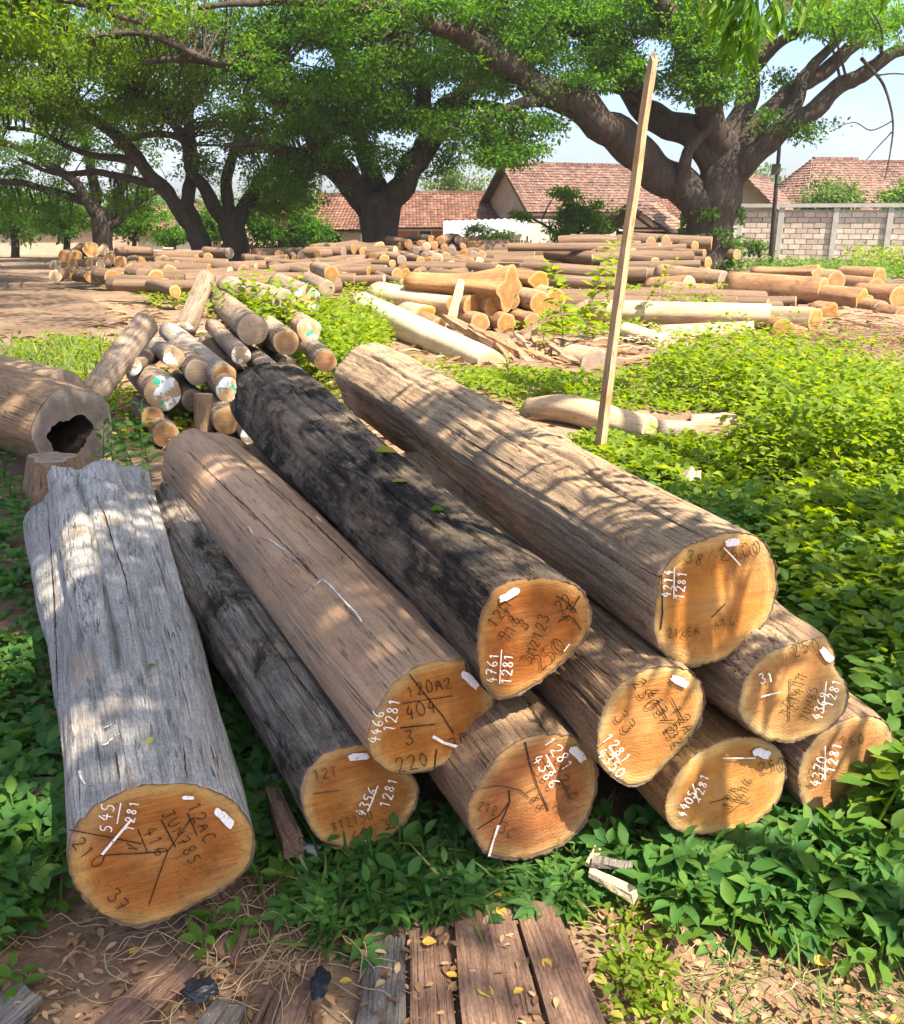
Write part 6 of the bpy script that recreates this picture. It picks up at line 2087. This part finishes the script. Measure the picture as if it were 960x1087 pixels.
def cover(name, poly, n, h0, h1, s, k, mat, width=.62, tmpl=TOV, label=None, **kw):
    P, D, S = plants(poly, n, h0, h1, s, k, **kw)
    o = link(name, leaf_mesh(name, P, D, S, width, tmpl, roll=.45), None, M[mat])
    tag(o, label, None, None, 'stuff')
    if label: o['category'] = 'ground cover'
    return o


FIELD = [(650, 505), (540, 425), (490, 405), (520, 392), (560, 396), (640, 405), (690, 392), (720, 368), (800, 366), (850, 375), (910, 388), (960, 390), (1150, 395), (1150, 700), (1010, 760), (900, 700), (838, 620), (825, 560), (745, 530), (690, 505)]
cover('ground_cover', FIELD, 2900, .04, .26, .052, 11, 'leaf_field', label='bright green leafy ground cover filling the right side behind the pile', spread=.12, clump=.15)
cover('ground_cover', [(690, 470), (700, 400), (760, 372), (860, 378), (960, 392), (1120, 395), (1120, 520), (960, 520), (840, 520)], 800, .22, .52, .058, 13, 'leaf_field', label='tall mounded bright weeds behind the leaning pole', spread=.16, clump=.5)
cover('ground_cover', FIELD, 2600, .03, .20, .026, 14, 'leaf_grass', label='fine small leaved herbs mixed into the sunny ground cover', spread=.10, clump=.5)
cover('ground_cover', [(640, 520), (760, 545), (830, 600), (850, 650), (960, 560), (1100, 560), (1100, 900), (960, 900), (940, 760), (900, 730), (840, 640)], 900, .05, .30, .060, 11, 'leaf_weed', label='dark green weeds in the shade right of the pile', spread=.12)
cover('ground_cover', [(330, 880), (450, 870), (500, 890), (560, 915), (640, 880), (660, 925), (600, 950), (520, 950), (480, 985), (410, 1000), (340, 990), (320, 940)], 110, .02, .07, .050, 7, 'leaf_dark', width=1.0, tmpl=TPAL, label='low clover-like weeds in the shade under the front log ends', spread=.07, clump=.3)
cover('ground_cover', [(650, 885), (700, 895), (850, 875), (960, 840), (1050, 860), (1050, 1040), (960, 1000), (860, 985), (780, 975), (700, 955), (655, 920)], 130, .02, .09, .046, 8, 'leaf_weed', clump=.7, label='leafy weeds in front of the lower right logs', spread=.09)
cover('ground_cover', [(650, 885), (700, 895), (850, 875), (960, 840), (1050, 860), (1050, 1040), (960, 1000), (860, 985), (780, 975), (700, 955), (655, 920)], 80, .02, .11, .075, 6, 'leaf_dark', width=1.0, tmpl=TPAL, label='lobed dark weeds among the plants in front of the lower right logs', spread=.08)
cover('ground_cover', FIELD, 1500, .04, .28, .075, 7, 'leaf_field', width=1.0, tmpl=TLOB, label='three lobed weeds scattered through the sunny ground cover', spread=.12, clump=.3)
cover('ground_cover', [(-80, 470), (20, 510), (48, 700), (66, 890), (60, 940), (30, 990), (-80, 1010)], 210, .02, .13, .062, 7, 'leaf_dark', width=1.0, tmpl=TLOB, label='weeds along the left edge beside the thick grey log', spread=.09, clump=.35)
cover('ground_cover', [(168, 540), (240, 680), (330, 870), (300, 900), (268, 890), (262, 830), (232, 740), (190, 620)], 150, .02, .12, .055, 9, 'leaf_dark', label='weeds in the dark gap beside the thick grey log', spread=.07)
cover('ground_cover', [(-80, 405), (10, 374), (70, 362), (118, 366), (128, 378), (96, 412), (60, 425), (-40, 440)], 620, .04, .22, .055, 9, 'leaf_field', label='sunny grass and weeds between the dirt road and the hollow log', spread=.12)
cover('ground_cover', [(316, 352), (360, 338), (410, 346), (404, 392), (366, 408), (322, 396)], 620, .15, .62, .064, 10, 'leaf_field', label='leafy vines spilling over the right end of the thin poles', spread=.12)
cover('ground_cover', [(236, 398), (335, 382), (350, 400), (262, 416)], 250, .50, .98, .07, 10, 'leaf_field', label='sunlit vines growing over the back of the thin poles', spread=.22, test=False)
cover('ground_cover', [(40, 280), (95, 298), (150, 312), (165, 332), (262, 318), (250, 288), (90, 272)], 420, .08, .40, .10, 9, 'leaf_field', label='weeds along the right edge of the dirt road', spread=.2, clump=.4)
cover('ground_cover', [(775, 276), (880, 281), (1080, 283), (1080, 296), (960, 300), (850, 292), (780, 292)], 620, .15, .55, .13, 9, 'leaf_weed', label='dark grass and weeds at the foot of the block wall', spread=.25)
cover('ground_cover', [(895, 279), (1080, 279), (1080, 290), (900, 289)], 330, .4, 1.05, .13, 9, 'leaf_field', label='bright mound of weeds against the right part of the block wall', spread=.3)
cover('ground_cover', [(160, 300), (420, 290), (760, 300), (760, 335), (640, 360), (560, 350), (380, 318), (250, 318)], 1300, .05, .40, .085, 8, 'leaf_field', label='scattered weeds between the log heaps', spread=.22, clump=.45)
cover('ground_cover', [(560, 880), (640, 930), (700, 990), (720, 1087), (560, 1087), (380, 1000), (470, 960)], 60, .01, .04, .022, 10, 'leaf_field', label='sparse tiny green weeds on the soil around the old boards', spread=.05, clump=.5)
cover('ground_cover', [(100, 420), (170, 400), (300, 405), (420, 390), (500, 392), (520, 420), (300, 440), (160, 480)], 260, .04, .22, .052, 9, 'leaf_field', label='weeds around the foot of the thin pole heap', spread=.12, clump=.3)
cover('grass', [(800, 1000), (1000, 990), (1000, 1120), (700, 1120), (740, 1040)], 60, .01, .03, .085, 3, 'leaf_grass', width=.045, tmpl=TBL, label='thin grass blades in the lower right corner', spread=.04, tilt=.5)
cover('grass', [(330, 880), (640, 880), (660, 960), (560, 990), (330, 1000)], 50, .0, .04, .13, 4, 'leaf_grass', width=.05, tmpl=TBL, label='grass blades among the weeds in front', spread=.03, tilt=.6)
cover('grass', [(-60, 372), (120, 365), (100, 410), (-60, 430)], 260, .0, .05, .26, 4, 'leaf_grass', width=.05, tmpl=TBL, label='tufts of grass beside the dirt road', spread=.05, tilt=1.2)

# single leafy weeds with separate leaves
LEAFM = {}
for nm, mt in (('w', 'leaf_weed'), ('d', 'leaf_dark'), ('f', 'leaf_field')):
    me = mesh('leaf', [(a, b * .56, c) for a, b, c in TOV[0].tolist()], TOV[1].tolist())
    me.materials.append(M[mt])
    LEAFM[nm] = me
    me.polygons.foreach_set('use_smooth', [True] * len(me.polygons))
STEMM = None


def weed(px, py, h, n, s, kind, label, group, lean=.1, base=None):
    b = at_g(px, py) if base is None else base
    b = b.copy(); b.z += gnoise(b.x, b.y)
    root = empty('leafy_weed', b)
    tag(root, label, 'plant', group)
    g = Geo()
    lx, ly = random.gauss(0, lean) * h, random.gauss(0, lean) * h
    pts = [Vector((lx * t * t, ly * t * t, h * t)) for t in (0, .35, .7, 1)]
    g.tube(pts, [.005, .004, .003, .002], 5)
    g.build('stem', root, LEAFM[kind].materials[0])
    for k in range(n):
        t = .25 + .75 * (k + .5) / n
        a = k * 2.4 + random.uniform(-.4, .4)
        el = random.uniform(-.25, .55) + (.4 if k > n - 3 else 0)
        d = Vector((math.cos(a) * math.cos(el), math.sin(a) * math.cos(el), math.sin(el)))
        sc = s * random.uniform(.7, 1.2) * (1.1 - .4 * t)
        Z = Vector((0, 0, 1)); Y = Z.cross(d).normalized(); Z = d.cross(Y)
        Mx = Matrix((d, Y, Z)).transposed().to_4x4()
        Mx = Mx @ Matrix.Rotation(random.gauss(0, .35), 4, 'X') @ Matrix.Diagonal((sc, sc, sc, 1))
        Mx.translation = Vector((lx * t * t, ly * t * t, h * t)) + d * .012
        o = bpy.data.objects.new('leaf', LEAFM[kind]); COL.objects.link(o); o.parent = root
        o.matrix_local = Mx
    return root


GW = 'broad leaved weeds in front of the lower right logs'
for i, (px, py, h, n, s, kd) in enumerate([
    (664, 925, .13, 8, .075, 'd'), (690, 950, .15, 9, .085, 'd'), (712, 925, .16, 9, .085, 'd'), (735, 965, .13, 8, .08, 'w'), (752, 935, .18, 9, .09, 'd'), (778, 985, .12, 8, .08, 'w'),
    (790, 940, .18, 9, .095, 'd'), (815, 980, .14, 8, .09, 'w'), (838, 930, .18, 9, .09, 'd'), (865, 960, .2, 9, .09, 'w'), (880, 910, .22, 9, .09, 'w'), (905, 985, .14, 8, .085, 'd'),
    (925, 930, .24, 10, .10, 'w'), (950, 975, .16, 8, .085, 'd'), (935, 1015, .12, 7, .08, 'w'), (720, 990, .08, 6, .06, 'w')]):
    weed(px, py, h * .68, n, s * .85, kd, 'broad leaved weed growing in front of the orange peeled log and its right neighbour', GW)
for i, (px, py, h, n, s, lb) in enumerate([
    (918, 905, .30, 9, .10, 'tallest bright weed, its big leaves covering the rightmost log end'),
    (955, 880, .28, 9, .10, 'bright weed at the right edge beside the rightmost log end')]):
    weed(px, py, h, n, s, 'f', lb, None)
GW2 = 'small weeds under the front log ends'
for (px, py, h, n, s) in [(345, 925, .09, 8, .06), (368, 915, .12, 8, .065), (398, 925, .12, 9, .065), (425, 912, .10, 8, .06), (452, 925, .12, 9, .065), (478, 945, .08, 7, .055), (360, 960, .08, 8, .05), (395, 965, .10, 8, .06),
                          (432, 960, .10, 9, .06), (460, 975, .07, 7, .05), (385, 990, .06, 7, .045), (492, 915, .08, 7, .055), (640, 905, .07, 7, .05)]:
    weed(px, py, h, n, s, 'd', 'small dark weed growing below the cracked round end and its left neighbour', GW2)
GW3 = 'weeds around the end of the thick grey log'
for (px, py, h, n, s) in [(20, 935, .10, 8, .06), (45, 915, .12, 8, .06), (30, 965, .08, 8, .055), (62, 945, .08, 7, .055), (18, 880, .12, 8, .06), (14, 1030, .06, 7, .05), (228, 975, .07, 7, .05), (252, 985, .07, 7, .05), (215, 1000, .06, 6, .05), (275, 930, .08, 7, .055), (300, 935, .08, 7, .055)]:
    weed(px, py, h, n, s, 'w', 'small weed growing beside the end of the thick grey log', GW3)
GW4 = 'round leaved weeds behind the thick grey log'
for (px, py, h, n, s) in [(112, 512, .34, 14, .085), (128, 520, .36, 15, .085), (145, 512, .36, 14, .085), (160, 505, .34, 14, .08), (136, 500, .40, 14, .08), (152, 495, .40, 14, .08), (120, 495, .36, 12, .08), (12, 540, .22, 10, .08), (5, 515, .26, 10, .08), (25, 560, .16, 9, .08)]:
    weed(px, py, h, n, s, 'd', 'round leaved weed growing between the hollow log and the thick grey log', GW4)
for (px, py, h, n, s, lb) in [
    (598, 372, .95, 34, .20, 'tall bright weed left of the leaning pole, behind the dark slab'),
    (620, 366, 1.15, 40, .20, 'tallest bright weed just left of the leaning pole'),
    (640, 358, .9, 28, .17, 'bright weed right behind the leaning pole'),
    (680, 345, .95, 16, .12, 'slender airy weed right of the leaning pole'),
    (700, 338, .8, 14, .12, 'airy weed in front of the shaded stack right of the pole'),
    (576, 376, .5, 16, .13, 'bushy low weed at the end of the bark slabs'),
    (540, 410, .30, 14, .08, 'leafy weed at the right end of the cream log')]:
    weed(px, py, h, n, s, 'f', lb, None, .2)

cover('ground_cover', [(600, 500), (745, 525), (840, 640), (760, 720), (600, 600), (540, 500)], 330, .03, .16, .055, 9, 'leaf_weed', label='weeds in the shade close behind the pile', spread=.1)
cover('ground_cover', [(1100, 395), (1500, 400), (1700, 620), (1500, 1000), (1080, 1000), (1060, 760), (1100, 600)], 1500, .05, .3, .06, 9, 'leaf_field', label='ground cover continuing to the right of the yard', spread=.14, clump=.2)
cover('ground_cover', [(-80, 480), (-60, 1000), (-300, 1060), (-500, 800), (-300, 520)], 420, .03, .16, .06, 8, 'leaf_weed', label='weeds continuing to the left of the thick grey log', spread=.1, clump=.5)

# shrubs by the houses and ivy on the big trunk
tree('feathery_shrub', 'dark feathery shrub before the pink roofed house', 'shrub', [
    ('trunk', [(600, 283, 6, 34), (602, 262, 5, 34), (606, 238, 4, 34)]), ('limb', [(602, 262, 4, 34), (585, 244, 3, 34), (566, 232, 2, 33.8)]), ('limb', [(603, 258, 4, 34), (622, 240, 3, 34), (640, 232, 2, 34)])],
    [(606, 226, 32, 16, 34, .8, 46), (578, 226, 24, 10, 34, .7, 26), (632, 232, 24, 14, 34, .7, 30), (600, 250, 34, 14, 34, .8, 40), (592, 206, 20, 6, 34, .5, 14)], 'leaf_tree', 'bark_tree', None, leaf=.13, per=44, sprig=.36)
tree('garden_shrub', 'yellow green creeper hanging over the fence beside the lean-to', 'shrub', [
    ('trunk', [(530, 276, 4, 37.5), (529, 258, 4, 37.5), (528, 244, 3, 37.5)]), ('limb', [(529, 258, 3, 37.5), (536, 246, 2, 37.5)])],
    [(530, 252, 14, 14, 37.4, .4, 30), (503, 240, 9, 9, 37.4, .3, 12)], 'leaf_far', 'bark_tree', None, leaf=.13, per=36, sprig=.28)
tree('garden_shrub', 'green bush in front of the left part of the block wall', 'shrub', [
    ('trunk', [(806, 278, 4, 33.5), (806, 266, 3, 33.5), (805, 258, 2, 33.5)]), ('limb', [(806, 268, 3, 33.5), (812, 260, 2, 33.5)])],
    [(804, 262, 12, 10, 33.5, .4, 22), (850, 272, 10, 6, 33.5, .4, 10)], 'leaf_weed', 'bark_tree', None, leaf=.12, per=36, sprig=.26)
Pv, Dv, Sv = [], [], []
b0 = at_y(751, 292, Y4)
for k in range(3400):
    t = random.random() ** 1.25
    py = 290 - t * 74
    c = at_y(752 + (t * 5), py, Y4)
    R = (23 + 4 * math.sin(t * 3)) * mpp(c)
    a = random.uniform(0, 2 * PI)
    if mnoise.noise((a * 1.2, t * 4, 2.2)) < -.05 + t * .35: continue
    n_ = Vector((math.cos(a), math.sin(a), 0))
    p = c + n_ * (R * random.uniform(.98, 1.22)); 
    Pv.append(tuple(p - b0)); Dv.append((n_.x * .5 + random.gauss(0, .4), n_.y * .5 + random.gauss(0, .4), random.gauss(-.3, .4))); Sv.append(random.uniform(.09, .18))
o = link('ivy', leaf_mesh('ivy', np.array(Pv), np.array(Dv), np.array(Sv), .8, T4, up=np.array(Dv) * 0 + np.array([0, -1, .3])), None, M['leaf_weed'], loc=b0)
tag(o, 'green ivy climbing the trunk of the big right tree', 'ivy')

# ------------------------------------------------------------------ litter
def flat_leaf(px, py, s, ang, mat, label, group, name='fallen_leaf', bvh=None, w=.42):
    if bvh:
        d = ray(px, py).normalized()
        hit = LOG_BVH[bvh].ray_cast(Vector((0, 0, CAM_H)), d)
        if hit[0] is None: return
        p, n = hit[0], hit[1]
    else:
        p = at_g(px, py); p.z += gnoise(p.x, p.y) + .022; n = Vector((random.gauss(0, .12), random.gauss(0, .12), 1)).normalized()
    X = Vector((math.cos(ang), math.sin(ang), 0)); X = (X - n * X.dot(n)).normalized(); Y = n.cross(X)
    Mx = Matrix((X, Y, n)).transposed().to_4x4(); Mx.translation = p + n * .006
    v = [(a - .5, b * w * 1.9, c * 1.2 + .02) for a, b, c in TOV[0].tolist()]
    me = mesh(name, [(x * s, y * s, z * s) for x, y, z in v], TOV[1].tolist())
    return tag(link(name, me, None, M[mat], matrix=Mx), label, 'leaf', group)


GL = 'yellow leaves fallen on the boards and soil'
for (px, py, s, a, mt) in [(525, 949, .045, -.4, 'leaf_yellow'), (508, 954, .035, 2.2, 'leaf_yellow'), (533, 968, .04, -.9, 'leaf_yellow'), (456, 1000, .038, .0, 'leaf_yellow'), (480, 1034, .032, -.3, 'leaf_yellow'),
                            (516, 1054, .052, -.8, 'leaf_olive'), (551, 1053, .03, .6, 'leaf_yellow'), (581, 1026, .036, -1.0, 'leaf_yellow'), (500, 976, .03, .4, 'leaf_brown'), (637, 1041, .045, -.7, 'leaf_olive'),
                            (367, 1034, .032, .2, 'leaf_yellow'), (652, 972, .034, 1.4, 'leaf_brown'), (708, 1068, .036, .8, 'leaf_yellow'), (873, 1018, .05, .2, 'leaf_yellow'), (903, 1047, .04, .9, 'leaf_brown'),
                            (655, 1080, .035, -.6, 'leaf_olive'), (560, 945, .03, .1, 'leaf_olive'), (690, 1010, .03, .5, 'leaf_brown'), (951, 1080, .03, .4, 'leaf_yellow'), (140, 998, .03, 1.2, 'leaf_yellow')]:
    flat_leaf(px, py, s * .8, a, mt, 'yellowing leaf fallen on the old boards or the soil in front', GL)
for (px, py, s, a, mt, lb) in [(410, 481, .075, .1, 'leaf_olive', 'yellow leaf lying on the far half of the sooty black log'), (425, 513, .05, -.5, 'leaf_olive', 'thin pale leaf just below the yellow leaf on the black log'),
                                (488, 531, .03, .4, 'leaf_yellow', 'tiny yellow leaf near the right edge of the black log'), (464, 543, .04, -.2, 'leaf_weed', 'small green leaf on the near half of the black log')]:
    flat_leaf(px, py, s, a, mt, lb, 'leaves lying on the black log', bvh='D')
flat_leaf(161, 709, .024, .3, 'leaf_field', 'tiny green leaf at the middle of the thick grey log', 'leaves lying on the grey log', bvh='A')
flat_leaf(160, 788, .022, 1.0, 'leaf_olive', 'tiny yellow green leaf near the end of the thick grey log', 'leaves lying on the grey log', bvh='A')

P, D, S = [], [], []
for k in range(2600):
    px, py = random.uniform(-60, 1020), random.uniform(840, 1110)
    b = at_g(px, py)
    if blocked(b, .02): continue
    if 380 < px < 660 and py > 960 and random.random() < .25: continue
    P.append((b.x, b.y, gnoise(b.x, b.y) + random.uniform(.004, .02) + (.012 if 380 < px < 655 and py > 960 else 0)))
    a = random.uniform(0, 2 * PI); D.append((math.cos(a), math.sin(a), random.gauss(0, .15))); S.append(random.uniform(.008, .034))
o = link('leaf_litter', leaf_mesh('leaf_litter', np.array(P), np.array(D), np.array(S), .5, TLAN, roll=.2), None, M['leaf_brown'])
tag(o, 'brown dead leaves and chips littering the soil in front', 'leaf litter', None, 'stuff')


P, D, S = [], [], []
while len(P) < 2600:
    px, py = random.uniform(-40, 1000), random.uniform(292, 470)
    b = at_g(px, py)
    if inside(px, py, FIELD) or b.x < -6.5 and b.y > 12: continue
    if b.y < 6 and blocked(b, .05): continue
    P.append((b.x, b.y, b.z + gnoise(b.x, b.y) + .02))
    a = random.gauss(.3, 1.2); D.append((math.cos(a), math.sin(a), random.gauss(0, .10))); S.append(random.uniform(.05, .34) * (.5 + b.y / 20))
o = link('wood_debris', leaf_mesh('wood_debris', np.array(P), np.array(D), np.array(S), .22, TLAN, roll=.3), None, M['leaf_brown'])
tag(o, 'bark shreds and chips littering the ground among the log heaps', 'wood debris', None, 'stuff')


def tangle(name, label, cat, areas, n, l0, l1, r, mat, seed, hz=.05, wig=1.0):
    rs = random.Random(seed)
    g = Geo()
    for k in range(n):
        ax = rs.choice(areas)
        px, py = rs.gauss(ax[0], ax[2]), rs.gauss(ax[1], ax[3])
        p = at_g(px, min(py, 1110)); p.z = gnoise(p.x, p.y) + .008
        if blocked(p, .03): continue
        a = rs.uniform(0, 2 * PI)
        pts = [p.copy()]
        L = rs.uniform(l0, l1)
        m = 9
        curl = rs.gauss(0, .5) * wig
        for i in range(m):
            a += curl * .5 + rs.gauss(0, .35) * wig
            q = pts[-1] + Vector((math.cos(a), math.sin(a), 0)) * (L / m)
            q.z = gnoise(q.x, q.y) + .008 + hz * rs.random() * math.sin(PI * (i + 1) / (m + 1))
            pts.append(q)
        pp_, rr_ = smooth_path(pts, [r * rs.uniform(.6, 1.2)] * len(pts), 3)
        g.tube(pp_, rr_, 4, cap=False)
    return tag(g.build(name, None, M[mat], True), label, cat, None, 'stuff')


tangle('dry_vines', 'tangle of dry straw coloured vines right of the thick grey log end', 'dry vines', [(290, 955, 35, 28), (320, 1000, 26, 30), (250, 1010, 40, 30)], 80, .12, .36, .0012, 'straw', 2, .04, .7)
tangle('dry_vines', 'dry vines scattered left of the thick grey log end', 'dry vines', [(30, 850, 30, 40), (60, 1010, 50, 40), (20, 760, 20, 40)], 50, .10, .30, .0011, 'straw', 3, .04, .6)
tangle('dry_vines', 'dry stems lying on the soil at the lower right', 'dry vines', [(700, 1030, 60, 40), (860, 1040, 70, 30), (770, 990, 60, 30)], 50, .08, .26, .0011, 'straw', 4, .02, .6)
tangle('dry_vines', 'pale brushwood strewn over the clearing at the right', 'dry vines', [(900, 355, 40, 8), (930, 368, 40, 6)], 130, .5, 1.6, .0045, 'leaf_brown', 5, .05, .2)
tangle('dry_vines', 'bleached wood scraps beside the leaning pole in the grass', 'dry vines', [(692, 362, 20, 8)], 34, .2, .6, .008, 'splint', 6, .05, .1)

# ------------------------------------------------------------------ scrawls on the sides of the front logs
def scrawl(key, log_label, name, lines, wpx, mat):
    root = next(o for o in bpy.data.objects if o.get('label', '').startswith(log_label))
    body = next(c for c in root.children if c.name.startswith('log_body'))
    inv = root.matrix_world.inverted()
    c = Vector((0, 0, CAM_H))
    for ln in lines:
        P = []
        for a, b in zip(ln, ln[1:]):
            n = max(2, int(math.hypot(b[0] - a[0], b[1] - a[1]) / 3))
            P += [(a[0] + (b[0] - a[0]) * k / n + random.uniform(-.5, .5), a[1] + (b[1] - a[1]) * k / n + random.uniform(-.5, .5)) for k in range(n)]
        P.append(ln[-1])
        hits = [LOG_BVH[key].ray_cast(c, ray(*p).normalized()) for p in P]
        hits = [(h[0], h[1]) for h in hits if h[0] is not None]
        if len(hits) < 2: continue
        vs = []
        for i, (p, n) in enumerate(hits):
            d = (hits[min(i + 1, len(hits) - 1)][0] - hits[max(i - 1, 0)][0]).normalized()
            w = wpx * mpp(p) / 2 * random.uniform(.7, 1.3) * (min(1, .15 + 4 * i / len(hits), .15 + 4 * (len(hits) - 1 - i) / len(hits)) if mat == 'crack' else 1)
            sd_ = n.cross(d).normalized() * w
            vs += [inv @ (p + n * .0045 + sd_), inv @ (p + n * .0045 - sd_)]
        g = Geo()
        g.add(vs, [(2 * i, 2 * i + 1, 2 * i + 3, 2 * i + 2) for i in range(len(hits) - 1)])
        o = g.build(name, None, M[mat])
        o.parent = body


scrawl('C', 'smooth brown peeled log', 'chalk_scrawl', [[(259, 562), (264, 560), (270, 572), (286, 574), (300, 584), (314, 592)], [(309, 632), (328, 628), (342, 617), (350, 622), (366, 640), (378, 652), (384, 662)], [(320, 600), (330, 596)]], 2.0, 'chalk')
scrawl('A', 'thick weathered grey log', 'chalk_dab', [[(109, 793), (118, 787), (127, 781)], [(112, 774), (124, 768)], [(84, 820), (86, 829), (90, 835)], [(92, 836), (100, 835)]], 2.6, 'chalk')
for key, lab, lines in (
        ('A', 'thick weathered grey log', [[(102, 529), (112, 549), (122, 584), (133, 611), (139, 640)], [(122, 800), (127, 831)], [(50, 530), (58, 645), (62, 769)], [(196, 795), (199, 828)]]),
        ('C', 'smooth brown peeled log', [[(197, 478), (262, 540), (330, 608), (440, 722)], [(181, 500), (240, 574), (300, 640), (392, 764)], [(236, 470), (330, 552), (395, 616)]]),
        ('G', 'longest tan grey log', [[(590, 560), (631, 578), (699, 634)], [(652, 516), (700, 545), (744, 572)], [(420, 420), (500, 470), (560, 505)], [(600, 590), (650, 625), (690, 655)]]),
        ('D', 'sooty black log', [[(268, 450), (330, 480), (386, 507), (444, 540)], [(300, 400), (380, 450), (450, 500)], [(420, 590), (470, 640), (500, 668)]]),
        ('F', 'log with its end lettered 250 33', [[(605, 690), (645, 716), (672, 728)], [(590, 715), (630, 750)]]),
        ('J', 'shaded log on the ground', [[(508, 800), (530, 820)], [(560, 745), (580, 780)]]),
        ('B', 'narrow dark mottled log', [[(190, 580), (260, 700), (330, 800)], [(230, 600), (300, 700), (360, 780)]])):
    scrawl(key, lab, 'drying_crack', lines, 1.5, 'crack')
# ------------------------------------------------------------------ the warm hazy air of the yard
b = NB('thin haze')
pv = b.n('VolumePrincipled')
pv.inputs['Color'].default_value = (.95, .93, .88, 1)
pv.inputs['Density'].default_value = .0005
pv.inputs['Anisotropy'].default_value = .2
b.set(b.out.inputs['Volume'], pv.outputs[0])
g = Geo(); g.box((0, 410, 14), (860, 1000, 34))
tag(g.build('haze', None, b.mat), kind='stuff')
#END_PART5
